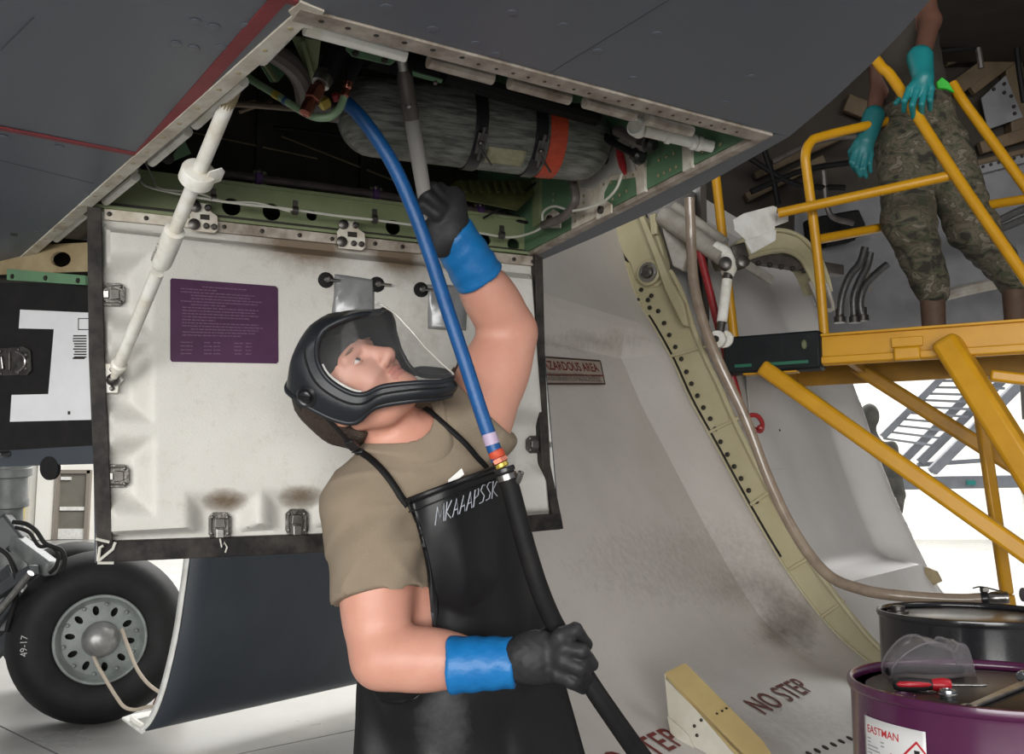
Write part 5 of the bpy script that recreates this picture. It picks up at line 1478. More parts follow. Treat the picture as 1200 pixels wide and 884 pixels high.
# ------------------------------------------------------------------ person in camouflage on the stand (head and chest hidden by the belly)
M_camo = bpy.data.materials.new('camouflage_cloth'); M_camo.use_nodes = True
nt = M_camo.node_tree; bs = nt.nodes['Principled BSDF']; bs.inputs['Roughness'].default_value = .85
tc = nt.nodes.new('ShaderNodeTexCoord'); n1 = nt.nodes.new('ShaderNodeTexNoise'); n1.inputs['Scale'].default_value = 13; n1.inputs['Detail'].default_value = 5; n1.inputs['Distortion'].default_value = .8
mp = nt.nodes.new('ShaderNodeMapping'); mp.inputs['Scale'].default_value = (1, 1, 1.6)
nt.links.new(tc.outputs['Object'], mp.inputs['Vector']); nt.links.new(mp.outputs['Vector'], n1.inputs['Vector'])
rp_ = nt.nodes.new('ShaderNodeValToRGB'); cr = rp_.color_ramp; cr.interpolation = 'CONSTANT'
cr.elements[0].position = 0; cr.elements[0].color = (.028, .024, .018, 1)  # pattern tones lowered to stand for shade under the belly
cr.elements[1].position = .40; cr.elements[1].color = (.055, .058, .033, 1)
for pos, c in ((.47, (.10, .083, .057, 1)), (.54, (.065, .056, .037, 1)), (.60, (.16, .14, .105, 1)), (.68, (.045, .038, .026, 1))):
    e = cr.elements.new(pos); e.color = c
nt.links.new(n1.outputs['Fac'], rp_.inputs['Fac']); nt.links.new(rp_.outputs['Color'], bs.inputs['Base Color'])
MATS['camouflage_cloth'] = M_camo
M_boot = mat('tan_boot', (.10, .055, .035), .7, col2=(.07, .04, .025), scale=20)
M_dskin = mat('skin_brown_shaded', (.12, .058, .040), .5)  # brown skin, darkened further to stand for shade
M_teal = mat('teal_glove', (.012, .20, .21), .42, col2=(.01, .15, .16), scale=14, bump=.12, bscale=70)
pd = 3.86
def J2(x, y, dd=0.0): return np.array(PK(x, y, pd + dd))
deck_z = sl.z + .066
per2 = empty('person', V(*J2(1075, 350)), 'person in camouflage trousers and teal gloves standing on the yellow stand', 'person')
def fold(p, f, a): return a * (np.sin(p[:, 0] * f + 3 * np.sin(p[:, 2] * f * .6)) * np.sin(p[:, 2] * f * .8 + 2 * np.sin(p[:, 1] * f * .7)))
RH, RK, RA = J2(1062, 165, .0), J2(1064, 258, -.05), J2(1092, 338, 0.0)
LH, LK, LA = J2(1098, 168, .05), J2(1140, 268, -.02), J2(1188, 330, .10)
PEL, CH, NK = J2(1076, 140, .03), J2(1046, 15, .02), J2(1022, -62, 0)
def body2(p):
    d = s_cone(p, PEL, CH, .15, .165)
    d = smin(d, s_cone(p, CH, NK, .15, .06), .08)
    d = smin(d, s_cone(p, J2(1016, -15, .1), J2(1078, -25, -.05), .07, .07), .06)
    d = smin(d, s_cone(p, NK, J2(1012, -92), .06, .06), .03)
    d = smin(d, s_ell(p, J2(1008, -105), np.eye(3), (.078, .098, .115)), .03)
    d = smin(d, s_cone(p, J2(1078, -20, -.05), J2(1090, 25, -.14), .06, .047), .04)
    d = smin(d, s_cone(p, J2(1090, 25, -.14), J2(1078, 78, -.30), .050, .036), .03)
    d = smin(d, s_cone(p, J2(1014, -10, .1), J2(1032, 90, .02), .06, .045), .04)
    d = smin(d, s_cone(p, J2(1032, 90, .02), J2(1022, 140, -.06), .045, .034), .03)
    for a, b, c in ((RH, RK, RA), (LH, LK, LA)):
        d = smin(d, s_cone(p, a, b, .10, .07), .05); d = smin(d, s_cone(p, b, c, .07, .05), .04)
    return d
allp = np.array([J2(1000, -130), J2(1220, 370), J2(1000, 370, -.4), J2(1220, -130, .3)])
implicit('body', body2, allp.min(0) - .15, allp.max(0) + .2, .022, M_dskin, per2)
def trous(p):
    d = s_cone(p, PEL, J2(1072, 120, .03), .175, .165)
    d = smin(d, s_cone(p, RH, RK, .145, .118), .06); d = smin(d, s_cone(p, RK, RA, .118, .088), .05)
    e = s_cone(p, LH, LK, .145, .112); e = smin(e, s_cone(p, LK, LA, .112, .080), .05)
    d = smin(d, e, .03)
    return d + fold(p, 34, .007)
implicit('trousers', trous, allp.min(0) - .15, allp.max(0) + .2, .016, M_camo, per2)
def shirt2(p):
    d = s_cone(p, J2(1072, 120, .03), CH, .165, .18)
    d = smin(d, s_cone(p, J2(1016, -15, .1), J2(1078, -25, -.05), .085, .085), .06)
    return smax(d, s_plane(p, J2(1022, -50), np.array([-.1, 0, 1.0])), .02) + fold(p, 30, .006)
implicit('shirt', shirt2, allp.min(0) - .15, allp.max(0) + .2, .02, mat('dark_brown_shirt', (.03, .024, .018), .85), per2)
for (a, yaw) in ((RA, .5), (LA, .9)):
    fz = max(deck_z, 0)
    base = np.array([a[0], a[1], deck_z])
    tip = base + np.array([.17 * math.cos(yaw), -.12, 0])
    f2 = lambda p, a=a, base=base, tip=tip: smax(smin(s_cone(p, a, base + [0, 0, .05], .06, .055), s_cone(p, base + [0, 0, .04], tip + [0, 0, .035], .052, .042), .03), -(p[:, 2] - deck_z), .004)
    implicit('boot', f2, np.minimum(base, tip) - .1, np.maximum(a, tip) + .1, .012, M_boot, per2)
# gloves
def glove(name, wrist, palm, knuck, tips, thumb, cuff_r, parent, m_, h=.006, bent=None):
    parts = []
    def fn(p):
        d = s_cone(p, wrist, palm, cuff_r[0], cuff_r[1])
        for k, (a, mid, b) in enumerate(tips):
            e = smin(s_cone(p, a, mid, .0155, .014), s_cone(p, mid, b, .014, .011), .004)
            d = smin(d, smin(s_cone(p, palm, a, cuff_r[1] * .8, .017), e, .006), .010)
        d = smin(d, smin(s_cone(p, thumb[0], thumb[1], .019, .015), s_cone(p, thumb[1], thumb[2], .015, .012), .005), .012)
        return d
    ap = np.array([wrist, palm, *[q for t in tips for q in t], *thumb])
    return implicit(name, fn, ap.min(0) - .07, ap.max(0) + .07, h, m_, parent)
pd = 3.50
T = J2
glove('glove', T(1078, 68, .03), T(1082, 92, -.02), None,
      [(T(1066, 104, -.03), T(1060, 118, -.04), T(1059, 130, .0)), (T(1074, 107, -.04), T(1069, 123, -.05), T(1070, 137, -.01)), (T(1083, 107, -.04), T(1080, 122, -.05), T(1080, 134, -.01)), (T(1091, 104, -.03), T(1090, 117, -.04), T(1090, 128, .0))],
      [T(1072, 98, .0), T(1060, 112, .03), T(1050, 121, .03)], (.058, .046), per2, M_teal)
pd = 3.78
glove('glove', T(1024, 136, .02), T(1014, 166, .0), None,
      [(T(1002, 178, .0), T(998, 190, -.01), T(1002, 200, .0)), (T(1008, 182, -.01), T(1004, 196, -.02), T(1008, 206, -.01)), (T(1014, 184, -.01), T(1012, 198, -.02), T(1015, 207, -.01)), (T(1020, 181, .0), T(1019, 192, -.01), T(1020, 201, .0))],
      [T(1004, 168, .0), T(997, 178, .02), T(998, 188, .03)], (.052, .046), per2, mat('teal_glove_shaded', (.010, .13, .14), .5, col2=(.008, .10, .11), scale=14))  # darker copy of the teal glove, shade put into its colour
MB().prism([PK(1098, 96, 3.62), PK(1104, 90, 3.62), PK(1112, 96, 3.62), PK(1119, 108, 3.62), PK(1110, 104, 3.62), PK(1100, 103, 3.62)], V(.0, .02, 0)).build('green_tag', mat('tag_green', (.03, .40, .03), .5), per2, bev=.004)

# ------------------------------------------------------------------ drums on a pallet, tools
M_purple = mat('purple_drum_paint', (0.068, 0.012, 0.048), 0.25, col2=(0.085, 0.017, 0.060), scale=5, coat=.3)
M_lid = mat('drum_lid_black', (0.016, 0.014, 0.014), 0.35, col2=(0.035, 0.03, 0.03), scale=9, amount=.8, bump=.12, bscale=12)
M_drumblk = mat('black_drum_paint', (0.012, 0.012, 0.014), 0.22, col2=(0.02, 0.02, 0.022), scale=6, coat=.3)
M_lidg = mat('grey_lid', (.17, .17, .16), .25, .6, col2=(.10, .10, .095), scale=6, amount=.8)
DT = 1.065
PALZ = .165
def drum(c, m_body, m_lid, label, name='steel_drum'):
    g = empty(name, V(c.x, c.y, PALZ), label, 'drum', 'steel drums on the pallet')
    R = .288
    z0 = PALZ
    Hh = DT - z0
    MB().lathe(V(c.x, c.y, z0), zv, [(.27, 0), (R + .004, .0), (R + .006, .012), (R, .02), (R, .27), (R + .007, .285), (R + .007, .30), (R, .315), (R, .57), (R + .007, .585), (R + .007, .60), (R, .615), (R, Hh - .03), (R + .002, Hh - .02)], 72).build('drum_wall', m_body, g, smooth=45)
    MB().lathe(V(c.x, c.y, DT), zv, [(R - .004, -.024), (R + .004, -.022), (R + .008, -.012), (R + .006, -.002), (R, .0), (R - .006, -.004), (R - .008, -.016)], 72, ring=True).build('rim', m_body, g, smooth=60)
    MB().lathe(V(c.x, c.y, DT - .020), zv, [(R - .006, -.006), (R - .006, .0), (R - .03, .0), (R - .034, .002), (.0001, .002)], 72).build('lid', m_lid, g, smooth=45)
    return g
def ctr_from(px, py):
    return PZ(px, py, DT)
cA = ctr_from(1168, 799); cB = ctr_from(1137, 716)
dA = drum(cA, M_purple, M_lid, 'purple steel drum with white hazard label and tools on its lid')
dB = drum(cB, M_drumblk, M_lidg, 'black steel drum with grey lid behind the purple drum')
LZ = DT - .018
pal = empty('pallet', V((cA.x + cB.x) / 2, (cA.y + cB.y) / 2, 0), 'wooden pallet under the purple and black drums', 'pallet')
M_wood = mat('pallet_wood', (.28, .20, .12), .8, col2=(.18, .12, .07), scale=8)
pcx = V((cA.x + cB.x) / 2, (cA.y + cB.y) / 2, 0)
for k in range(9):
    y = pcx.y - .85 + k * .2125
    MB().box((pcx.x, y, PALZ - .011), (.42, 0, 0), (0, .085, 0), (0, 0, .010)).build('deck_board', M_wood, pal)
for k in (-1, 0, 1):
    MB().box((pcx.x + k * .37, pcx.y, .072), (.045, 0, 0), (0, .93, 0), (0, 0, .072)).build('bearer', M_wood, pal)
# bungs
MB().lathe(V(*PZ(1052, 718, LZ)), zv, [(.035, 0), (.035, .006), (.024, .008), (.024, .022), (.012, .024)], 20).build('bung', M_dark_steel, dB)
# hazard label wrapped round the purple drum
RA_ = .2895
def cyl(c, ang, z, off=0.0):
    return V(c.x + (RA_ + off) * math.cos(ang), c.y + (RA_ + off) * math.sin(ang), z)
def ang_of(px, py=860):
    # near-side angle on the drum wall seen at picture column px
    best = None
    for k in range(720):
        a = math.pi + k / 720 * math.pi
        p = cyl(cA, a, .95) - C0
        x = 600 + FPX * p.dot(RT) / p.dot(FW)
        if best is None or abs(x - px) < best[0]: best = (abs(x - px), a)
    return best[1]
a0, a1 = ang_of(1015), ang_of(1087)
def zt(px, py, a):
    p = cyl(cA, a, 0); d = (p - C0)
    r = ray(px, py); return CAMZ + r.z * (d.y / r.y)
zl0, zl1 = zt(1015, 836, a0), zt(1087, 860, a1)
ztop = (zl0 + zl1) / 2
rows = [[cyl(cA, a0 + (a1 - a0) * i / 20, ztop - .30 * j / 8, .0012) for i in range(21)] for j in range(9)]
lbl = MB().grid(rows).build('hazard_label', mat('label_white', (.72, .72, .71), .4), dA, smooth=60, solid=.0006, soff=1)
W_ = (a1 - a0) * RA_
def lab(u, v): return cyl(cA, a0 + u / RA_, ztop - v, .0026)
def lab_text(body, size, u, v, m_, name='lettering', extra=0.0):
    t, wd = text_mb(body, size, V(0, 0, 0), V(1, 0, 0), V(0, 1, 0), 0, extra=extra)
    q = MB(); q.add([lab(u + p.x, v - p.y) for p in t.v], t.f)
    return q.build(name, m_, lbl, smooth=0)
M_lred = mat('label_red', (.50, .02, .03), .5); M_lblk = mat('label_black', (.02, .02, .02), .5)
lab_text('EASTMAN', .021, .012, .030, M_lred, extra=.0002)
mb = MB()
for k in range(16):
    v = .040 + k * .007
    for c0 in (.012,):
        w_ = random.uniform(.035, .055)
        mb.add([lab(c0, v), lab(c0 + w_, v), lab(c0 + w_, v + .0028), lab(c0, v + .0028)], [(0, 1, 2, 3)])
mb.build('printed_text', mat('label_greytext', (.35, .35, .36), .5), lbl, smooth=0, kind='stuff')
def diamond(u, v, s):
    n = 10
    mb = MB()
    cs = [(0, -s), (s, 0), (0, s), (-s, 0)]
    for k in range(4):
        a, b = cs[k], cs[(k + 1) % 4]
        for i in range(n):
            t0, t1 = i / n, (i + 1) / n
            pa = [(a[0] + (b[0] - a[0]) * t, a[1] + (b[1] - a[1]) * t) for t in (t0, t1)]
            mb.add([lab(u + pa[0][0], v + pa[0][1]), lab(u + pa[1][0], v + pa[1][1]), lab(u + pa[1][0] * .86, v + pa[1][1] * .86), lab(u + pa[0][0] * .86, v + pa[0][1] * .86)], [(0, 1, 2, 3)])
    mb.build('hazard_diamond', M_lred, lbl, smooth=0)
du = W_ * .70
diamond(du - .030, .095, .040); diamond(du + .030, .060, .040); diamond(du + .030, .140, .040)
q = MB(); q.add([lab(du + .030 + x * .006, .060 + y) for x, y in ((-1, -.022), (1, -.022), (.5, .006), (-.5, .006))], [(0, 1, 2, 3)])
q.add([lab(du + .030 + .004 * math.cos(t), .070 + .004 * math.sin(t)) for t in np.linspace(0, 6.28, 9)[:-1]], [tuple(range(8))])
q.build('exclamation', M_lblk, lbl, smooth=0)
q = MB(); q.add([lab(du - .030 + .010 * math.cos(t), .086 + .008 * math.sin(t)) for t in np.linspace(0, 6.28, 13)[:-1]], [tuple(range(12))])
q.add([lab(du - .030 + x, .095 + y) for x, y in ((-.016, .018), (-.006, .0), (.006, .0), (.016, .018))], [(0, 1, 2, 3)])
q.build('health_symbol', M_lblk, lbl, smooth=0)
# goggles
gg = empty('safety_goggles', PZ(1090, 792, LZ), 'clear plastic safety goggles lying on the purple drum lid', 'goggles')
M_clear = mat('clear_plastic', (.40, .38, .40), .08, trans=.6, ior=1.1, alpha=.28)
M_clear2 = mat('clear_frame', (.34, .32, .34), .15, trans=.5, ior=1.1, alpha=.42)
g0, g1 = PZ(1047, 796, LZ + .0), PZ(1143, 793, LZ + .0)
gx_ = (g1 - g0).normalized(); gy_ = V(-gx_.y, gx_.x, 0); Lg = (g1 - g0).length
outline = [(0, .0), (.0, .025), (.12, .055), (.3, .078), (.48, .080), (.60, .066), (.66, .060), (.74, .075), (.86, .068), (.94, .04), (1.0, .0)]
front = [g0 + gx_ * (u * Lg) + zv * h_ - gy_ * (.035 * math.sin(math.pi * u)) for u, h_ in outline]
back_ = [g0 + gx_ * (u * Lg * .94 + .004) + zv * h_ * 1.06 + gy_ * .05 for u, h_ in outline]
fr, bk_ = catmull(front, 4), catmull(back_, 4)
MB().grid([fr, [lerp(a, b, .5) + zv * .004 for a, b in zip(fr, bk_)], bk_]).build('shell', M_clear2, gg, smooth=60, solid=.0022)
basef = [V(p.x, p.y, LZ + .004) for p in fr]
MB().grid([fr, [lerp(a, b, .5) - gy_ * .006 for a, b in zip(fr, basef)], basef]).build('lens', M_clear, gg, smooth=60, solid=.0018)
MB().tube(fr, .0022, 8).build('rim_bead', M_clear2, gg)
MB().tube(bk_, .0025, 8).build('rim_bead', M_clear2, gg)
MB().tube(catmull([g0 + gy_ * .02 + zv * .012, g0 + gx_ * .05 + gy_ * .03 + zv * .014, g0 + gx_ * .10 + gy_ * .01 + zv * .014, g1 - gx_ * .02 + gy_ * .02 + zv * .012], 6), .009, 10).build('strap', M_black, gg)
# screwdriver
sdr = empty('screwdriver', PZ(1100, 803, LZ), 'red and black handled screwdriver on the purple drum lid', 'screwdriver')
s0, s1 = PZ(1046, 802, LZ + .014), PZ(1113, 803, LZ + .014); s2 = PZ(1155, 804, LZ + .012)
sa_ = (s1 - s0).normalized(); sl_ = (s1 - s0).length
M_sred = mat('handle_red', (.42, .012, .022), .35); M_sblk = mat('handle_black', (.015, .014, .015), .5)
MB().lathe(s0, sa_, [(.004, 0), (.011, .003), (.0135, .012), (.0145, sl_ * .35), (.012, sl_ * .58), (.0105, sl_ * .68), (.0130, sl_ * .78), (.0138, sl_ * .90), (.011, sl_), (.004, sl_ + .001)], 20).build('handle', M_sblk, sdr, smooth=60)
MB().lathe(s0, sa_, [(.0108, sl_ * .68), (.0136, sl_ * .78), (.0144, sl_ * .90), (.0115, sl_ * 1.005), (.004, sl_ + .002)], 20).build('collar', M_sred, sdr, smooth=60)
vd_ = (C0 - s0); vd_ = (vd_ - sa_ * vd_.dot(sa_)).normalized()
MB().tube([s0 + sa_ * t * sl_ + vd_ * r_ for t, r_ in ((.03, .007), (.10, .0095), (.25, .0105), (.45, .0102), (.60, .008), (.70, .006))], [.003, .0062, .0066, .0060, .0050, .003], 10).build('inlay', M_sred, sdr)
MB().lathe(s1, sa_, [(.005, 0), (.005, .004), (.0032, .006), (.0032, (s2 - s1).length - .01), (.0036, (s2 - s1).length - .006), (.0012, (s2 - s1).length)], 12).build('shaft', M_steel, sdr)
# nut, cap, spanner
nt_ = empty('hex_nut', PZ(1111, 816, LZ), 'small zinc fitting standing on the drum lid below the screwdriver', 'nut')
c = PZ(1111, 818, LZ)
MB().lathe(c, zv, [(.0155, 0), (.0165, .003), (.0165, .012), (.0155, .016), (.010, .017), (.0095, .010)], 24).build('body', mat('zinc', (.35, .38, .40), .25, .9), nt_)
MB().lathe(c, zv, [(.0175, .004), (.0185, .005), (.0185, .008), (.0175, .009)], 24).build('collar', M_steel, nt_)
c = PZ(1060, 818, LZ)
rg = empty('bung_ring', c, 'low purple bung ring near the front of the drum lid', 'bung')
MB().lathe(c, zv, [(.021, 0), (.0225, .002), (.0215, .007), (.0185, .008), (.0175, .004)], 28).build('ring', M_purple, rg)
MB().lathe(c, zv, [(.0175, .001), (.0175, .0045), (.0001, .0045)], 24).build('cap', mat('cap_pink', (.22, .10, .17), .3, .5), rg)
wr = empty('spanner', PZ(1170, 815, LZ), 'flat steel spanner lying at the right of the drum lid', 'wrench')
w0, w1_ = PZ(1136, 833, LZ), PZ(1208, 802, LZ)
wx = (w1_ - w0).normalized(); wy = V(-wx.y, wx.x, 0); wl_ = (w1_ - w0).length
MB().prism([w0 + wx * .012 - wy * .008 + zv * .002, w1_ - wy * .012 + zv * .002, w1_ + wy * .012 + zv * .002, w0 + wx * .012 + wy * .008 + zv * .002], zv * .007).build('shank', M_steel, wr, bev=.002)
MB().lathe(w0, zv, [(.007, .001), (.014, .001), (.015, .004), (.014, .010), (.007, .010)], 24, ring=True).build('ring_end', M_steel, wr)
bc = PZ(1196, 800, LZ)
MB().lathe(bc, wx, [(.008, 0), (.011, .004), (.011, .03)], 12).build('jaw', mat('zinc', (.35, .38, .40), .25, .9), wr)
for o_ in wr.children:
    if o_.name.startswith('jaw'): o_.location.z += .012
# hose tail fitting on the black drum
ht = empty('hose_coupling', PZ(1160, 705, LZ), 'black hose clamp and steel spigot at the end of the smoky hose', 'hose fitting')
h0, h1 = PK(1150, 702, 2.98), PK(1172, 701, 2.96)
hx_ = (h1 - h0).normalized()
MB().lathe(h0, hx_, [(.024, 0), (.028, .004), (.028, .022), (.024, .026)], 20).build('clamp', M_black_gloss, ht)
MB().lathe(h0 + hx_ * .026, hx_, [(.02, 0), (.024, .01), (.026, .03), (.022, .05), (.024, .06), (.02, .07)], 20).build('spigot', M_steel, ht)
MB().tube(catmull([h0 + V(-.03, 0, .04), h0 + V(0, 0, .045), h0 + V(.05, 0, .035), h0 + V(.10, 0, .02)], 5), .003, 6).build('tie', M_black, ht)
MB().box(h0 + hx_ * .012 + zv * .034, hx_ * .012, V(0, .012, 0), zv * .010).build('clamp_screw', M_dark_steel, ht, bev=.003)
pf = empty('pump_fitting', PZ(1204, 712, LZ), 'round steel pump fitting at right on the black drum lid', 'pump')
MB().lathe(PZ(1208, 716, LZ), zv, [(.03, 0), (.03, .01), (.018, .014), (.018, .05)], 18).build('stem', M_steel, pf)
MB().lathe(PZ(1208, 716, LZ) + zv * .055 - V(.03, 0, 0), V(1, 0, 0), [(.012, 0), (.024, .004), (.024, .03), (.02, .06)], 18).build('union', mat('smoky_plastic', (.10, .085, .10), .25), pf)

# ------------------------------------------------------------------ grey access stairs far behind at right
SD = 13.0
stairs = empty('access_stairs', V(P(1110, 600, SD).x, SD, 0), 'grey metal access stairs in the bright hangar beyond the yellow stand', 'stairs')
M_stair = mat('stair_grey', (.22, .235, .26), .5, col2=(.16, .17, .19), scale=5)
def sb(a, b, w_, name, d0=SD, d1=None):
    MB().bar(P(*a, d0), P(*b, d1 or d0), w_, w_).build(name, M_stair, stairs, bev=w_ * .1)
for (a, b) in (((1034, 512), (1124, 422)), ((1060, 538), (1176, 422)), ((1078, 542), (1196, 424))):
    sb(a, b, .11 if a[0] > 1040 else .09, 'stringer')
sb((1092, 553), (1230, 415), .12, 'stringer', 12.4)
for k in range(13):
    t = k / 12
    a = (1034 + 90 * t, 512 - 90 * t); b = (1092 + 128 * t, 528 - 100 * t)
    MB().bar(P(a[0] + 2, a[1] + 2, SD), P(b[0], b[1] - 6, 12.5), .05, .03).build('tread', M_stair, stairs)
sb((1046, 567), (1260, 563), .17, 'base_beam')
sb((1075, 545), (1148, 540), .06, 'cross_rail')
MB().box(P(1138, 566, 12.88), V(.06, 0, 0), V(0, .005, 0), V(0, 0, .03)).build('teal_tag', mat('tag_teal', (.02, .22, .20), .5), stairs)
for x in (1052, 1200, 1255):
    q = P(x, 567, SD)
    if x > 1100: MB().bar(q, V(q.x, q.y, .08), .07, .07).build('leg', MATS['hangar_wall_paint'], stairs)
    else:
        MB().bar(q, P(x, 590, SD), .06, .06).build('stub', M_stair, stairs)
MB().bar(P(1090, 553, 12.4), P(1104, 540, 12.4), .05, .05).build('stub', M_stair, stairs)
sb((1180, 440), (1260, 360), .09, 'stringer'); sb((1108, 428), (1240, 426), .06, 'cross_rail')
# dim figure beyond the gear door edge: dark hanging cover
pb = P(1043, 540, 9.5)
bgp = empty('person', V(pb.x, pb.y, 0), 'dark-clothed person standing far back, half hidden by the second gear door', 'person')
def bgf(p):
    x, y = pb.x - .16, pb.y
    z = lambda py: 1.45 + (580 - py) / FPX * 9.5
    d = s_ell(p, (x - .02, y, z(488)), np.eye(3), (.09, .11, .125))
    d = smin(d, s_cone(p, (x - .02, y, z(505)), (x, y, z(520)), .06, .07), .03)
    d = smin(d, s_ell(p, (x + .02, y, z(555)), np.eye(3), (.21, .13, .33)), .06)
    d = smin(d, s_cone(p, (x + .17, y - .02, z(525)), (x + .22, y - .05, z(580)), .065, .05), .04)
    d = smin(d, s_cone(p, (x + .22, y - .05, z(580)), (x + .16, y - .15, z(600)), .05, .04), .03)
    d = smin(d, s_cone(p, (x + .09, y, z(590)), (x + .12, y, .06), .10, .06), .04)
    d = smin(d, s_cone(p, (x - .09, y, z(590)), (x - .12, y, .06), .10, .06), .04)
    for sx in (.12, -.12):
        d = smin(d, s_cone(p, (x + sx, y, .05), (x + sx, y - .18, .045), .05, .045), .03)
    return d
implicit('body', bgf, (pb.x - .65, pb.y - .5, -.02), (pb.x + .35, pb.y + .4, 2.5), .03, mat('dark_uniform', (.05, .05, .045), .85, col2=(.10, .095, .08), scale=9), bgp,)
# ------------------------------------------------------------------ worker in apron and face shield
from mathutils.bvhtree import BVHTree
M_fskin = mat('fair_skin', (0.53, 0.245, 0.175), 0.46, col2=(0.60, 0.31, 0.23), scale=16, amount=.9, bump=.06, bscale=350, sss=.12)
M_lip = mat('lip_skin', (0.46, 0.18, 0.14), 0.45)
M_tee = mat('tan_tshirt', (0.245, 0.195, 0.14), 0.9, col2=(0.215, 0.17, 0.12), scale=7, bump=.25, bscale=500)
M_apron = mat('black_rubber_apron', (0.006, 0.006, 0.0065), 0.36, col2=(0.011, 0.011, 0.012), scale=5, amount=.9, bump=.10, bscale=14, rvar=.10, spec=.35, stain=(.085, .085, .09))
M_glove = mat('black_glove', (0.016, 0.016, 0.017), 0.5, col2=(0.028, 0.028, 0.03), scale=16, bump=.10, bscale=80, spec=.3)
M_cuff = mat('blue_glove_cuff', (0.005, 0.125, 0.36), 0.42, col2=(0.008, 0.16, 0.42), scale=16, amount=.7, bump=.3, bscale=40)
M_hair = mat('short_brown_hair', (0.035, 0.022, 0.015), 0.7, col2=(0.06, 0.04, 0.028), scale=90, bump=.6, bscale=260)
M_helm = mat('helmet_black', (0.013, 0.015, 0.018), 0.36, col2=(0.020, 0.022, 0.026), scale=8, bump=.05, bscale=200, spec=.35)
def J(x, y, d): return np.array(P(x, y, d))
N3 = lambda v: np.array(v) / np.linalg.norm(v)
worker = empty('person', V(0.0, 1.96, 0), 'worker in tan shirt, black apron and face shield reaching up into the bay', 'person')
# camera-aligned directions for the head
def cdir(x, y, z):  # right, up, towards the photographer
    return np.array(RT * x + UP * y - FW * z)
HF, HU = N3(cdir(.48, .75, .45)), None
HU = cdir(-.823, .566, -.065); HU = N3(HU - HF * (HU @ HF)); HL = np.cross(HU, HF)
HC = J(409, 455, 1.93)
def hp_(f, u, l): return HC + HF * f + HU * u + HL * l
AX = [HL, HF, HU]
# ---- joints
SR, SL = J(432, 598, 1.90), J(556, 492, 2.05)
ER, WR = J(446, 772, 1.80), J(606, 776, 1.75)
EL, WL = J(599, 389, 2.10), J(536, 288, 1.99)
NB, NT = J(484, 540, 1.985), J(438, 476, 1.955)
CHs, BEL, PEL1 = J(510, 628, 1.99), J(540, 780, 1.99), J(552, 950, 1.98)
lat = N3(SL - SR); 
tup = N3(NB - BEL); tup = N3(tup - lat * (tup @ lat)); tfw = np.cross(lat, tup)
if tfw[1] > 0: tfw = -tfw
lat0 = N3(np.array([.80, .60, 0])); fw0 = N3(np.array([.60, -.80, 0]))
hipR, hipL = PEL1 - lat0 * .10 + [0, 0, -.08], PEL1 + lat0 * .10 + [0, 0, -.08]
footR = np.array([hipR[0] - .06, hipR[1] - .02, 0.0]); footL = np.array([hipL[0] + .08, hipL[1] + .02, 0.0])
kneeR, kneeL = (hipR + footR) / 2 + fw0 * .05 + [0, 0, .04], (hipL + footL) / 2 + fw0 * .05 + [0, 0, .04]
def arms(p, k=0.0):
    d = s_cone(p, SR, ER, .066 + k, .050 + k)
    d = smin(d, s_ell(p, SR * .45 + ER * .55 + fw0 * .012, [N3(ER - SR), fw0, np.cross(N3(ER - SR), fw0)], (.12, .064 + k, .064 + k)), .03)
    e = s_cone(p, ER, WR, .050 + k, .032 + k)
    mid = ER * .70 + WR * .30
    e = smin(e, s_ell(p, mid, [N3(WR - ER), np.array([0, 0, 1.0]), np.array([0, 1.0, 0])], (.10, .056 + k, .052 + k)), .03)
    d = smin(d, e, .025)
    g = s_cone(p, SL, EL, .074 + k, .050 + k)
    ua = N3(EL - SL); sd = N3(np.cross(ua, np.array([0, 1.0, 0]))); td = np.cross(ua, sd)
    g = smin(g, s_ell(p, SL * .50 + EL * .50, [ua, sd, td], (.13, .072 + k, .064 + k)), .03)
    f = s_cone(p, EL, WL, .052 + k, .034 + k)
    fa = N3(WL - EL); fs_ = N3(np.cross(fa, np.array([0, 1.0, 0]))); ft = np.cross(fa, fs_)
    f = smin(f, s_ell(p, EL * .66 + WL * .34, [fa, fs_, ft], (.095, .056 + k, .052 + k)), .03)
    g = smin(g, f, .022)
    return smin(d, g, .02)
def torso(p, k=0.0):
    d = s_ell(p, CHs, [lat, tfw, tup], (.178 + k, .118 + k, .20 + k))
    d = smin(d, s_ell(p, BEL, [lat0, fw0, np.array([0, 0, 1.0])], (.165 + k, .120 + k, .22 + k)), .08)
    d = smin(d, s_ell(p, PEL1, [lat0, fw0, np.array([0, 0, 1.0])], (.172 + k, .125 + k, .17 + k)), .08)
    d = smin(d, s_cone(p, SR, SL, .068 + k, .070 + k), .06)
    d = smin(d, s_cone(p, NB, (SR + NB) / 2 + [0, 0, -.0], .062 + k, .055 + k), .05)
    d = smin(d, s_cone(p, NB, (SL + NB) / 2, .062 + k, .060 + k), .05)
    return d
def neck(p):
    d = s_cone(p, NB, NT, .066, .060)
    # windpipe / jaw corner softness
    return d
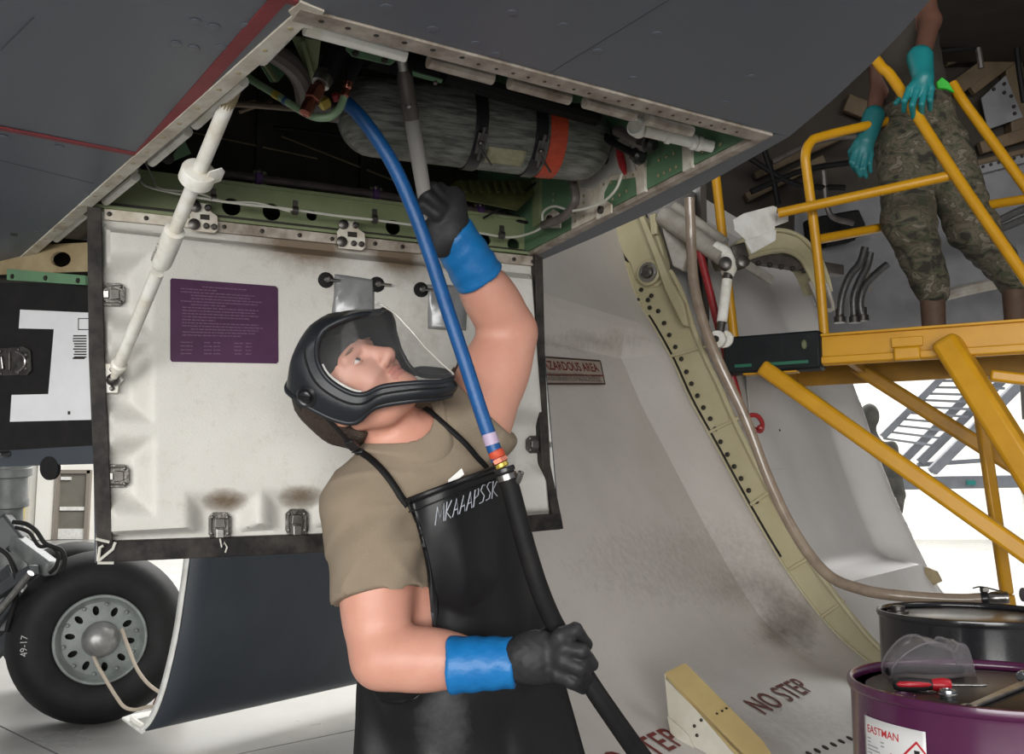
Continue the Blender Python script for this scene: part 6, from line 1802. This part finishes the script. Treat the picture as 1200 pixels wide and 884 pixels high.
def head(p):
    cr = s_ell(p, hp_(-.012, .030, 0), AX, (.076, .096, .076))
    d = smin(cr, s_ell(p, hp_(.040, -.018, 0), AX, (.062, .058, .085)), .03)          # face block
    d = smin(d, s_cone(p, hp_(.025, -.085, -.028), hp_(.068, -.098, 0), .030, .024), .03)   # jaw
    d = smin(d, s_cone(p, hp_(.025, -.085, .028), hp_(.068, -.098, 0), .030, .024), .03)
    d = smin(d, s_cone(p, hp_(-.012, -.060, -.050), hp_(.03, -.088, -.025), .020, .024), .03)
    d = smin(d, s_cone(p, hp_(-.012, -.060, .050), hp_(.03, -.088, .025), .020, .024), .03)
    d = smin(d, s_ell(p, hp_(.062, -.036, -.038), AX, (.024, .026, .026)), .02)            # cheeks
    d = smin(d, s_ell(p, hp_(.062, -.036, .038), AX, (.024, .026, .026)), .02)
    for sgn in (-1, 1):                                                               # eye sockets
        d = smax(d, -s_ell(p, hp_(.098, .002, sgn * .034), AX, (.021, .017, .0125)), .012)
        d = smin(d, s_cone(p, hp_(.087, .019, sgn * .016), hp_(.078, .020, sgn * .050), .009, .008), .012)   # brows
    d = smin(d, s_cone(p, hp_(.092, .012, 0), hp_(.112, -.034, 0), .0085, .0125), .010)     # nose bridge
    d = smin(d, s_ell(p, hp_(.112, -.036, 0), AX, (.0125, .0125, .0115)), .007)
    for sgn in (-1, 1):
        d = smin(d, s_ell(p, hp_(.102, -.040, sgn * .0125), AX, (.0085, .011, .0085)), .005)
        d = smax(d, -s_ell(p, hp_(.112, -.0490, sgn * .0068), AX, (.0036, .007, .0040)), .003)
    d = smin(d, s_ell(p, hp_(.089, -.062, 0), AX, (.023, .013, .0062)), .006)              # lips
    d = smin(d, s_ell(p, hp_(.086, -.073, 0), AX, (.019, .013, .0065)), .006)
    d = smax(d, -s_ell(p, hp_(.104, -.0672, 0), AX, (.024, .012, .0014)), .003)
    for sgn in (-1, 1):                                                               # ears
        e = s_ell(p, hp_(-.012, -.022, sgn * .080), [N3(HL + HF * .3 * sgn), N3(HF - HL * .3 * sgn), HU], (.008, .019, .032))
        e = smax(e, -s_ell(p, hp_(-.006, -.018, sgn * .089), AX, (.007, .010, .017)), .005)
        d = smin(d, e, .007)
    return d
def body1(p):
    d = torso(p)
    d = smin(d, neck(p), .035)
    d = smin(d, head(p), .022)
    d = smin(d, arms(p), .035)
    for h_, k_, f_ in ((hipR, kneeR, footR), (hipL, kneeL, footL)):
        d = smin(d, s_cone(p, h_, k_, .092, .060), .05); d = smin(d, s_cone(p, k_, f_ + [0, 0, .08], .060, .042), .03)
    return d
# the body in one continuous mesh (fine enough for the face)
def body_mats(c):
    fu = (c - HC) @ HU; ff = (c - HC) @ HF; fl_ = (c - HC) @ HL
    lips = (fu < -.056) & (fu > -.079) & (ff > .078) & (np.abs(fl_) < .0235)
    return np.where(lips, 1, 0)
box_pts = np.array([SR, SL, ER, WR, EL, WL, HC, PEL1, footR, footL])
def implicit_body():
    lo, hi = box_pts.min(0) - .16, box_pts.max(0) + .16
    lo[2] = .02
    return implicit('body', body1, lo, hi, .0095, [M_fskin, M_lip], worker, relax=1)
bodyo = implicit_body()
# the head carries finer detail: a closer mesh over the same form
hb = np.array([hp_(f, u, l) for f in (-.12, .13) for u in (-.135, .14) for l in (-.10, .10)])
def headonly(p):
    d = smin(head(p), s_cone(p, NB, NT, .0665, .0605), .022)
    return smax(d, s_plane(p, (NB * .35 + NT * .65), N3(NB - NT)), .004) - .0012
implicit('face', headonly, hb.min(0) - .01, hb.max(0) + .03, .0034, [M_fskin, M_lip], bodyo, matfn=body_mats, relax=2)
# eyes
M_eyew = mat('eye_white', (.55, .50, .46), .3); M_iris = mat('iris', (.012, .014, .016), .15, coat=.2)
for sgn in (-1, 1):
    c = hp_(.0750, .002, sgn * .0335)
    e = MB().ball(V(*c), .0124, 20, 14, (V(*HL), V(*HF), V(*HU))).build('eye', M_eyew, bodyo, smooth=80)
    look = N3(HF * .92 + HU * .20 + HL * .18)
    MB().lathe(V(*(c + look * .0108)), V(*look), [(.0072, -.0006), (.0066, .0012), (.0036, .0024), (.0001, .0028)], 16).build('iris', M_iris, e, smooth=80)
    # lids and brows
    lid = [V(*(c + HL * (math.sin(t) * .0148) + HF * (math.cos(t) * .0118) + HU * (.0062 * math.cos(t) + .001))) for t in np.linspace(-1.25, 1.25, 9)]
    MB().tube(lid, [.0014, .0024, .0026, .0024, .0014], 8).build('eyelid', M_fskin, bodyo, smooth=80)
    lid = [V(*(c + HL * (math.sin(t) * .0142) + HF * (math.cos(t) * .0112) - HU * (.0062 * math.cos(t) - .0005))) for t in np.linspace(-1.2, 1.2, 9)]
    MB().tube(lid, [.001, .002, .0022, .002, .001], 8).build('eyelid', M_fskin, bodyo, smooth=80)
    br_ = [V(*hp_(.094 - abs(t) * .004, .0215 + .003 * math.sin(2.2 * t + .3), sgn * (.012 + t * .042))) for t in np.linspace(0, 1, 7)]
    MB().tube(br_, [.002, .0042, .0036, .0012], 6).build('eyebrow', mat('eyebrow_brown', (.22, .12, .08), .8), bodyo, smooth=80)
# hair
def hairf(p):
    d = s_ell(p, hp_(-.016, .029, 0), AX, (.080, .099, .079))
    d = smin(d, s_cone(p, hp_(-.075, -.02, 0), hp_(-.060, -.075, 0), .050, .042), .03)
    d = smin(d, s_cone(p, hp_(-.045, -.02, -.045), hp_(-.045, -.070, -.042), .026, .020), .02)
    f = (p - HC) @ HF; u = (p - HC) @ HU
    clip = np.maximum(f - .055 - u * .25, -u - .085)
    cl2 = np.maximum(f + .032, -.2)
    lower = np.where(u < -.005, cl2, clip)
    d = smax(d, clip, .006)
    d = smax(d, np.minimum(f + .030, -(u - .0) * -1 * -1 + 0 * f) * 0 + np.where(u < .0, f + .030, f - .055), .006)
    n_ = np.sin(p[:, 0] * 700 + 3 * np.sin(p[:, 2] * 400)) * np.sin(p[:, 2] * 620 + 2 * np.sin(p[:, 1] * 500)) * .0011
    return d + n_
implicit('hair', hairf, hb.min(0) - .03, hb.max(0) + .03, .004, M_hair, worker, relax=0)
# ---- trousers and boots (mostly out of the picture)
def trou(p):
    d = s_ell(p, PEL1 + [0, 0, -.03], [lat0, fw0, np.array([0, 0, 1.0])], (.182, .138, .17))
    for h_, k_, f_ in ((hipR, kneeR, footR), (hipL, kneeL, footL)):
        d = smin(d, s_cone(p, h_, k_, .105, .082), .05); d = smin(d, s_cone(p, k_, f_ + [0, 0, .10], .082, .072), .04)
    return d
lo = np.minimum(footR, footL) - .25; hi = PEL1 + .28; lo[2] = .05
implicit('trousers', trou, lo, np.maximum(hi, footL + .25), .02, M_camo, worker)
for f_ in (footR, footL):
    implicit('boot', lambda p, f_=f_: smax(smin(s_cone(p, f_ + [0, 0, .16], f_ + [0, 0, .06], .06, .055), s_cone(p, f_ + [0, 0, .05], f_ + fw0 * .17 + [0, 0, .042], .055, .046), .03), -(p[:, 2] - .004), .004), f_ - .25, f_ + .28, .014, M_boot, worker)
# ---- t-shirt
uaR, uaL = N3(ER - SR), N3(EL - SL)
hemR = SR + (ER - SR) * .50; hemL = SL + (EL - SL) * .30
# sleeve openings as traced: right hem (393,712)-(478,693); left hem (537,452)-(596,503)
hR_n = N3(uaR + .10 * np.array([1, 0, 0]))
hL_n = N3(J(596, 447, 2.05) - J(566, 478, 2.05) + .0)
hemL_o = J(566, 478, 2.03)
hemR_o = J(436, 703, 1.86)
def shirt_core(p):
    d = torso(p, .014)
    d = smin(d, s_cone(p, SR, ER, .080, .070), .045)
    d = smin(d, s_ell(p, SR * .45 + ER * .55 + fw0 * .012, [N3(ER - SR), fw0, np.cross(N3(ER - SR), fw0)], (.135, .078, .078)), .03)
    d = smin(d, s_cone(p, SL, SL + (EL - SL) * .60, .090, .086), .04)
    return d
def shirt_f(p):
    d = shirt_core(p)
    # soft folds fanning from the arm holes
    q = p - CHs
    a1 = q @ N3(lat + tup * .7); a2 = q @ N3(tup - lat * .5)
    d = d + .0085 * np.sin(a1 * 62 + 4 * np.sin(a2 * 12)) * np.clip(1 - np.linalg.norm(p - SL, axis=-1) / .22, 0, 1) \
          + .0070 * np.sin(a2 * 70 + 3 * np.sin(a1 * 14)) * np.clip(1 - np.linalg.norm(p - (SR + [0.03, -.05, -.10]), axis=-1) / .20, 0, 1)
    a3 = (p @ N3(np.array([.75, .1, .62]))); a4 = (p @ N3(np.array([-.5, .2, .8])))
    rid = lambda v: (1 - np.abs(np.sin(v))) ** 3
    d = d - .0060 * rid(a3 * 30 + 2.2 * np.sin(a4 * 9)) * np.clip(.35 + .65 * np.sin(a4 * 17 + 1), 0, 1) - .0035 * rid(a4 * 38 + 2.0 * np.sin(a3 * 13))
    # cut at the sleeves
    nR = np.linalg.norm(p - SR, axis=-1)
    sR = smax(s_plane(p, hemR_o, hR_n), np.linalg.norm(p - (SR + (ER - SR) * .75), axis=-1) - .16, .001)
    d = smax(d, -np.maximum(-s_plane(p, hemR_o, hR_n), -( .155 - np.linalg.norm(p - hemR_o - hR_n * .06, axis=-1))) * -1 * -1 if False else np.where(np.linalg.norm(p - hemR_o - hR_n * .10, axis=-1) < .145, s_plane(p, hemR_o, hR_n), -1.0), .004)
    d = smax(d, np.where(np.linalg.norm(p - hemL_o - hL_n * .12, axis=-1) < .155, s_plane(p, hemL_o, hL_n), -1.0), .004)
    # neckline
    d = smax(d, -s_cone(p, J(486, 527, 1.955), J(460, 486, 1.95), .0715, .085), .006)
    # hem at the hips
    return smax(d, -(p[:, 2] - (PEL1[2] - .06)), .01)
sp = np.array([SR, SL, hemL_o, hemR_o, PEL1, NB])
implicit('tshirt', shirt_f, sp.min(0) - .22, sp.max(0) + .14, .0075, M_tee, worker, relax=2)
# ribbed collar
def collar_f(p):
    cc = s_cone(p, J(486, 527, 1.955), J(460, 486, 1.95), .0715, .085)
    return smax(smax(shirt_core(p) - .006, cc - .018, .005), -(cc + .006), .006)
implicit('collar', collar_f, NB - .16, NB + .16, .004, M_tee, worker)
# ---- gloves
GR = J(640, 772, 1.735)
def seg(*a): return [J(*x) for x in a]
tipsR = [seg((657, 746, 1.715), (674, 739, 1.722), (687, 756, 1.752)), seg((662, 760, 1.705), (681, 763, 1.702), (694, 779, 1.735)), seg((660, 775, 1.705), (680, 783, 1.700), (687, 797, 1.735)), seg((654, 789, 1.712), (671, 799, 1.708), (683, 806, 1.740))]
thumbR = seg((630, 752, 1.745), (650, 742, 1.775), (668, 752, 1.785))
def gloveR(p):
    d = s_cone(p, J(596, 777, 1.75), J(618, 775, 1.742), .035, .040)
    pal = s_ell(p, J(637, 770, 1.730), [N3(J(660, 767, 1.71) - J(615, 775, 1.742)), np.array(UP), -np.array(FW)], (.050, .047, .026))
    d = smin(d, pal, .025)
    for a, m_, b in tipsR:
        e = smin(s_cone(p, a, m_, .0150, .0140), s_cone(p, m_, b, .0138, .0118), .003)
        e = smin(e, s_cone(p, J(638, 770, 1.730) * .5 + a * .5, a, .016, .0150), .008)
        d = smin(d, e, .007)
    d = smin(d, smin(s_cone(p, thumbR[0], thumbR[1], .019, .016), s_cone(p, thumbR[1], thumbR[2], .0155, .013), .004), .012)
    return d + .0005 * np.sin(p[:, 0] * 260 + 2 * np.sin(p[:, 2] * 200)) * np.sin(p[:, 2] * 170)
implicit('glove', gloveR, J(590, 820, 1.70) - [.02, .08, .05], J(705, 730, 1.80) + [.02, .08, .05], .0042, M_glove, worker)
def cuffR(p):
    a, b = J(526, 780, 1.757), J(603, 777, 1.748)
    d = s_cone(p, J(500, 781, 1.76), J(612, 776, 1.748), .053, .044)
    ax_ = N3(b - a)
    d = smax(d, -s_plane(p, a, ax_), .004); d = smax(d, s_plane(p, b, ax_), .004)
    return d + .0009 * np.sin((p @ ax_) * 170 + 1.2 * np.sin(p[:, 2] * 90 + p[:, 1] * 50))
implicit('glove_cuff', cuffR, J(515, 830, 1.69) - .02, J(615, 730, 1.82) + .02, .0055, M_cuff, worker)
tipsL = [seg((512, 252, 1.945), (496, 240, 1.94), (486, 252, 1.975)), seg((517, 245, 1.95), (500, 229, 1.945), (488, 238, 1.985)), seg((524, 240, 1.965), (508, 221, 1.96), (494, 227, 2.0)), seg((530, 240, 1.98), (516, 222, 1.98), (502, 224, 2.01))]
thumbL = seg((508, 268, 1.965), (497, 262, 1.99), (494, 246, 2.005))
def gloveL(p):
    d = s_cone(p, J(545, 298, 1.995), J(534, 278, 1.985), .034, .039)
    pal = s_ell(p, J(522, 260, 1.968), [N3(J(513, 243, 1.955) - J(535, 280, 1.985)), np.array(RT), -np.array(FW)], (.052, .044, .028))
    d = smin(d, pal, .025)
    for a, m_, b in tipsL:
        e = smin(s_cone(p, a, m_, .0150, .0140), s_cone(p, m_, b, .0138, .0118), .003)
        d = smin(d, e, .007)
    d = smin(d, smin(s_cone(p, thumbL[0], thumbL[1], .018, .015), s_cone(p, thumbL[1], thumbL[2], .015, .0125), .004), .012)
    return d
implicit('glove', gloveL, J(475, 320, 1.90) - [.02, .05, .03], J(565, 205, 2.06) + [.03, .08, .03], .0045, M_glove, worker)
def cuffL(p):
    a, b = J(562, 326, 2.03), J(528, 270, 1.978)
    ax_ = N3(b - a)
    d = s_cone(p, J(570, 340, 2.04), J(524, 264, 1.975), .056, .045)
    d = smax(d, -s_plane(p, a, ax_), .004); d = smax(d, s_plane(p, b, ax_), .004)
    return d + .0009 * np.sin((p @ ax_) * 170 + 1.2 * np.sin(p[:, 0] * 90))
implicit('glove_cuff', cuffL, J(500, 370, 1.90) - .03, J(600, 235, 2.12) + .03, .0055, M_cuff, worker)
# ---- apron: a rubber sheet hung over the chest and flaring to the hem
Lx = [(470, 590, 1.845), (474, 640, 1.835), (478, 700, 1.84), (470, 742, 1.86), (440, 768, 1.895), (420, 790, 1.90), (416, 850, 1.89), (413, 900, 1.88), (408, 980, 1.87), (400, 1080, 1.86)]
Rx = [(590, 545, 1.965), (603, 590, 1.975), (613, 630, 1.985), (622, 660, 1.99), (634, 700, 1.99), (646, 745, 1.99), (662, 800, 1.985), (686, 885, 1.98), (712, 985, 1.97), (730, 1085, 1.96)]
NU, NVr = 44, 10
def resamp(L_, n):
    q = catmull([V(*p) for p in L_], n); return q
Ls, Rs = resamp(Lx, 7), resamp(Rx, 7)
rows = []
for j, (a, b) in enumerate(zip(Ls, Rs)):
    v = j / (len(Ls) - 1)
    r = []
    for i in range(NU + 1):
        u = i / NU
        px, py, d = a.x + (b.x - a.x) * u, a.y + (b.y - a.y) * u, a.z + (b.z - a.z) * u
        bul = .085 * (math.sin(math.pi * u) ** .8)
        drape = .012 * v * math.sin(u * 17 + 2.2 * math.sin(v * 5)) + .008 * math.sin(u * 9 - v * 6 + 1) * min(1, v * 3)
        q = np.array(P(px, py, d - bul + drape))
        r.append(q)
    rows.append(r)
flat = np.array([q for r in rows for q in r])
for _ in range(6):
    dd = shirt_core(flat)
    e = 1e-3
    g = np.stack([shirt_core(flat + np.eye(3)[i] * e) - dd for i in range(3)], 1) / e
    push = np.clip(.016 - dd, 0, None)
    flat = flat + push[:, None] * g / np.maximum(np.linalg.norm(g, axis=1), .2)[:, None] * np.array([1, 1, 1])
rows = [[V(*flat[j * (NU + 1) + i]) for i in range(NU + 1)] for j in range(len(Ls))]
ap = MB().grid(rows)
def pxo(p):
    v = p - C0; d = v.dot(FW)
    return 600 + FPX * v.dot(RT) / d, 442 - FPX * v.dot(UP) / d
sta = []
for v in ap.v:
    x, y = pxo(v)
    sta.append(.55 * blob(x, y, 520, 850, 42, 60) + .40 * blob(x, y, 505, 715, 16, 36) + .25 * blob(x, y, 640, 640, 24, 70))
apo = ap.build('apron', M_apron, worker, smooth=70, solid=.004, soff=1, stain=sta, tri=False)
bvh = BVHTree.FromPolygons([tuple(v) for v in ap.v], ap.f)
def on_apron(px, py, off=.007):
    r = ray(px, py).normalized()
    h_, n_, _, _ = bvh.ray_cast(C0, r)
    if h_ is None: return P(px, py, 1.86)
    return h_ - r * off
# top hem and corner patches
MB().tube([r_ - FW * .004 for r_ in rows[0]], .006, 8).build('apron_hem', M_apron, apo)
hem2 = [on_apron(472 + (592 - 472) * t, 603 - (603 - 558) * t, .0055) for t in np.linspace(.02, .98, 14)]
MB().tube(hem2, .0014, 6).build('stitch_line', M_black, apo)
# chalk name
M_chalk = mat('chalk', (.36, .38, .42), .8)
t, wd = text_mb('MKAAAPSSK', 1.0, V(0, 0, 0), V(1, 0, 0), V(0, 1, 0), 0, spacing=.98)
x0, y0, x1, y1 = 511, 617, 586, 583
sc1 = math.hypot(x1 - x0, y1 - y0) / wd
ux, uy = (x1 - x0) / (wd * sc1), (y1 - y0) / (wd * sc1)
qn = MB()
# chalk strokes: each letter drawn as thin hand strokes
STROKES = {'M': [[(0, 0), (.12, 1), (.5, .30), (.86, 1), (1.0, .02)]], 'K': [[(.05, 1), (.02, 0)], [(.6, 1), (.06, .45), (.65, 0)]],
           'A': [[(0, 0), (.34, 1), (.66, 0)], [(.14, .36), (.54, .36)]], 'P': [[(.05, 0), (.08, 1), (.5, .92), (.52, .6), (.07, .48)]],
           'S': [[(.55, .92), (.25, 1), (.06, .78), (.28, .56), (.52, .38), (.42, .08), (.04, .06)]]}
x = 0
rnd = random.Random(5)
word = 'MKAAAPSSK'
adv = 82.0 / 7.6
for chx in word:
    wch = {'M': 1.18, 'K': .85, 'A': .80, 'P': .72, 'S': .72}[chx]
    for stx in STROKES[chx]:
        pts = []
        for (a, b) in stx:
            h_ = 21 + rnd.uniform(-1, 1)
            X = 510 + (x + a * adv * 1.0) * .93 + b * 1.5; Y = 616 - (x + a * adv) * .44 - b * h_
            pts.append(on_apron(X, Y, .0062))
        qn.tube(pts, .0011, 6)
    x += wch * adv
qn.build('chalk_name', M_chalk, apo, kind='stuff')
# paper in the pocket
MB().prism([on_apron(525, 566, .008) + V(0, .006, 0), P(525, 563, 1.868), P(541, 549, 1.872), P(544, 556, 1.87), P(532, 566, 1.866)], V(.0, .0015, 0)).build('paper_slip', M_white, worker, smooth=0)
# neck straps
def strap(pts, wdt, name='apron_strap', push_fn=shirt_core):
    q = np.array([p for p in catmull([P(*p) for p in pts], 6)])
    for _ in range(4):
        dd = push_fn(q); g = np.stack([push_fn(q + np.eye(3)[i] * 1e-3) - dd for i in range(3)], 1) / 1e-3
        q = q + (.006 - dd)[:, None] * g / np.maximum(np.linalg.norm(g, axis=1), .2)[:, None]
    dd = push_fn(q); g = np.stack([push_fn(q + np.eye(3)[i] * 1e-3) - dd for i in range(3)], 1) / 1e-3
    rws = [[], []]
    for i in range(len(q)):
        tdir = q[min(i + 1, len(q) - 1)] - q[max(i - 1, 0)]
        sd = np.cross(tdir, g[i]); sd = sd / np.linalg.norm(sd)
        rws[0].append(V(*(q[i] + sd * wdt / 2))); rws[1].append(V(*(q[i] - sd * wdt / 2)))
    MB().grid(rws).build(name, M_black, worker, smooth=60, solid=.003, soff=0)
strap([(474, 594, 1.84), (462, 582, 1.85), (448, 565, 1.87), (436, 550, 1.90), (428, 540, 1.94)], .013)
strap([(586, 548, 1.93), (566, 536, 1.92), (540, 520, 1.93), (515, 508, 1.95), (502, 498, 1.97)], .011)

# ---- face shield
shield = []
Tn = [(.174, .020, 0), (.168, .045, .05), (.125, .074, .085), (.080, .060, .096), (.055, .025, .099), (.055, -.022, .099), (.067, -.052, .093), (.102, -.076, .086), (.137, -.125, .062), (.147, -.155, .03), (.150, -.165, 0)]
On = [(-.028, .100, 0), (-.028, .097, .05), (-.028, .084, .086), (-.018, .055, .106), (-.014, .020, .110), (-.006, -.030, .107), (.012, -.066, .101), (.058, -.082, .092), (.100, -.130, .070), (.115, -.164, .036), (.118, -.179, 0)]
Mn = [(.095, .113, 0), (.090, .110, .056), (.050, .096, .098), (.034, .062, .110), (.022, .024, .113), (.026, -.028, .111), (.042, -.064, .104), (.082, -.086, .096), (.122, -.134, .072), (.136, -.168, .037), (.140, -.181, 0)]
def hv(c, s=-1): return V(*hp_(c[0], c[1], s * c[2]))
Tl = catmull([V(*c) for c in Tn], 4); Ml = catmull([V(*c) for c in Mn], 4); Ol = catmull([V(*c) for c in On], 4)
Tf_ = [(.174, .020, 0), (.165, .022, .05), (.140, .006, .075), (.114, -.006, .088), (.099, -.018, .092), (.083, -.034, .093), (.066, -.068, .090), (.072, -.100, .080), (.110, -.138, .055), (.140, -.160, .028), (.150, -.165, 0)]
Tfl = catmull([V(*c) for c in Tf_], 4)
for s in (-1, 1):
    rws = []
    for a, m_, b in zip(Tl if s < 0 else Tfl, Ml, Ol):
        if s > 0: m_ = V((a.x + b.x) / 2 + .012, max(m_.y, a.y), m_.z)
        rws.append(catmull([hv(a, s), hv(m_, s), hv(b, s)], 6))
    MB().grid(rws).build('helmet_shell', M_helm, worker, smooth=60, solid=.004, soff=0)
loop = [hv(c, -1) for c in Tl] + [hv(c, 1) for c in Tfl[::-1][1:-1]]
helm = MB().tube(loop, .0052, 10, closed=True).build('visor_rim', M_helm, worker, smooth=80)
lo_ = [hv(c, -1) for c in Ol] + [hv(c, 1) for c in Ol[::-1][1:-1]]
MB().tube(lo_, .0055, 10, closed=True).build('helmet_rim', M_helm, worker, smooth=80)
# raised ridge line following the visor opening
rl = [hv(lerp(V(*a), V(*m_), .55) + V(0, 0, .004), -1) for a, m_ in zip(Tl[8:], Ml[8:])]
MB().tube(rl, .0022, 8).build('shell_ridge', M_black, worker)
# clear visor
rws = []
for c, cf in list(zip(Tl, Tfl))[2:-2]:
    r = []
    na, fa_ = np.array(hv(c, -1)), np.array(hv(cf, 1))
    fr_ = .184 - max(0, -(c.y + cf.y) / 2) * .17
    bul = max(.004, fr_ - (c.x + cf.x) / 2)
    for k in range(17):
        t = -1 + 2 * k / 16
        r.append(V(*(na + (fa_ - na) * (t + 1) / 2 + HF * bul * (1 - t * t))))
    rws.append(r)
M_visor = mat('clear_visor', (.25, .25, .25), .06, alpha=.10, spec=.6)
MB().grid(rws).build('visor', M_visor, worker, smooth=80)
MB().tube([r[10] + V(*HF) * .001 for r in rws[2:]], .0019, 6).build('visor_glint', mat('visor_glint', (.62, .60, .54), .1, alpha=.6), worker)  # pale tube painting the bright line along the visor's silhouette
# knob at the temple
kc = hp_(.006, .036, -.112)
kn = MB().lathe(V(*kc), V(*-HL), [(.020, -.004), (.021, .004), (.017, .008), (.013, .006), (.012, .010), (.009, .012)], 26).build('pivot_knob', M_black_gloss, worker)
MB().tube([V(*(kc - HL * .011 + HU * .010 - HF * .006)), V(*(kc - HL * .012)), V(*(kc - HL * .011 - HU * .010 + HF * .006))], .004, 8).build('knob_grip', M_black, kn)
# inner harness across the forehead
def harn(p):
    d = s_ell(p, hp_(-.008, .030, 0), AX, (.083, .103, .080))
    u = (p - HC) @ HU; f = (p - HC) @ HF
    return smax(d, -(u - .024 + (f - .08) * .12), .003)
implicit('head_harness', harn, hb.min(0) - .03, hb.max(0) + .03, .006, mat('harness_black', (.014, .014, .015), .7), worker)
# nape strap and buckle
ns = [V(*hp_(f, u, l)) for f, u, l in ((-.010, .018, -.105), (-.024, -.030, -.098), (-.045, -.070, -.085), (-.066, -.096, -.062), (-.085, -.105, -.03), (-.092, -.108, 0), (-.085, -.105, .03), (-.066, -.096, .062), (-.03, -.03, .098), (-.012, .018, .105))]
cs_ = catmull(ns, 5)
MB().tube(cs_, .004, 8).build('nape_strap', M_black, worker)
for i in (11, 15):
    c = cs_[i]; d_ = (cs_[i + 1] - cs_[i - 1]).normalized(); sd = d_.cross(V(*HL)).normalized()
    MB().box(c, d_ * .013, sd * .010, d_.cross(sd) * .005).build('strap_buckle', M_black_gloss, worker, bev=.002)
# strip of white lining inside the near rim
MB().tube([hv(V(c.x + .004, c.y, c.z - .006), -1) for c in Tl[14:24]], .0028, 6).build('lining', M_white, worker)

# ------------------------------------------------------------------ blue and black spray hose with wand
bh = empty('spray_hose', P(590, 560, 1.765), 'blue hose coupled to a thick black hose held by the masked worker', 'hose')
M_bluehose = mat('blue_hose', (0.004, 0.062, 0.205), 0.42, col2=(0.006, 0.08, 0.25), scale=20, bump=.1, bscale=200)
blue = catmull([P(*p) for p in [(402, 118, 1.80), (418, 132, 1.80), (440, 160, 1.80), (462, 196, 1.80), (484, 245, 1.80), (504, 300, 1.80), (524, 362, 1.79), (546, 428, 1.78), (566, 490, 1.77), (584, 540, 1.765)]], 10)
MB().tube(blue, .0132, 18).build('blue_hose', M_bluehose, bh, smooth=80)
fx = (P(597, 568, 1.76) - P(584, 540, 1.765)).normalized(); f0 = P(580, 528, 1.766)
MB().tube([P(573, 508, 1.767), P(577, 521, 1.766)], .0138, 18).build('hose_label', mat('lilac_tape', (.42, .33, .45), .45), bh)
MB().lathe(f0, fx, [(.012, 0), (.0145, .002), (.0145, .012), (.013, .015)], 18).build('ferrule', M_orange, bh)
MB().lathe(f0 + fx * .014, fx, [(.013, 0), (.0155, .002), (.0155, .010), (.012, .012)], 6).build('hex_nut', M_copper, bh, smooth=20)
MB().lathe(f0 + fx * .026, fx, [(.012, 0), (.0125, .006), (.011, .008)], 14).build('brass_tail', M_brass, bh)
black = catmull([P(*p) for p in [(590, 550, 1.763), (598, 572, 1.76), (606, 602, 1.755), (618, 646, 1.75), (632, 690, 1.748), (648, 728, 1.755), (668, 762, 1.765), (692, 802, 1.745), (722, 846, 1.70), (752, 888, 1.64), (800, 950, 1.55), (850, 1020, 1.5)]], 10)
MB().tube(black, .0172, 18).build('black_hose', M_black, bh, smooth=80)
c0 = P(592, 553, 1.762); cx_ = (P(600, 580, 1.759) - P(590, 550, 1.763)).normalized()
MB().lathe(c0, cx_, [(.0178, -.008), (.0195, -.006), (.0195, .0), (.018, .002)], 20).build('hose_end', M_black_gloss, bh)
hc_ = MB().lathe(c0 + cx_ * .004, cx_, [(.0175, 0), (.0192, .001), (.0192, .011), (.0175, .012)], 22).build('hose_clamp', M_steel, bh)
MB().lathe(c0 + cx_ * .010 + V(.022, -.008, 0), V(.3, -.3, .8), [(.005, -.012), (.006, -.01), (.006, .01), (.003, .012)], 8).build('clamp_screw', M_steel, hc_)
wd_e = empty('cleaning_wand', P(498, 240, 1.98), 'grey wand gripped by the raised glove reaching into the bay', 'wand')
wa0, wa1 = P(470, 66, 1.83), P(503, 262, 1.975)
wq = [lerp(wa0, wa1, t) for t in (0, .12, .30, .36, .62, 1.0)]
MB().tube([wq[0], wq[1]], .011, 14).build('nozzle', M_steel, wd_e)
MB().tube([wq[1] - (wq[1] - wq[0]) * .4, wq[1], wq[2], wq[3]], [.010, .016, .0165, .015], 16).build('sleeve', M_pipe_dark, wd_e)
MB().tube([wq[3], wq[4], wq[5]], [.0145, .0150, .0140], 16).build('shaft', mat('wand_grey', (.26, .25, .235), .5), wd_e)
MB().lathe(wq[2] + V(0, -.016, 0), V(0, -1, 0), [(.006, -.002), (.006, .003), (.003, .005)], 10).build('stud', M_steel, wd_e)
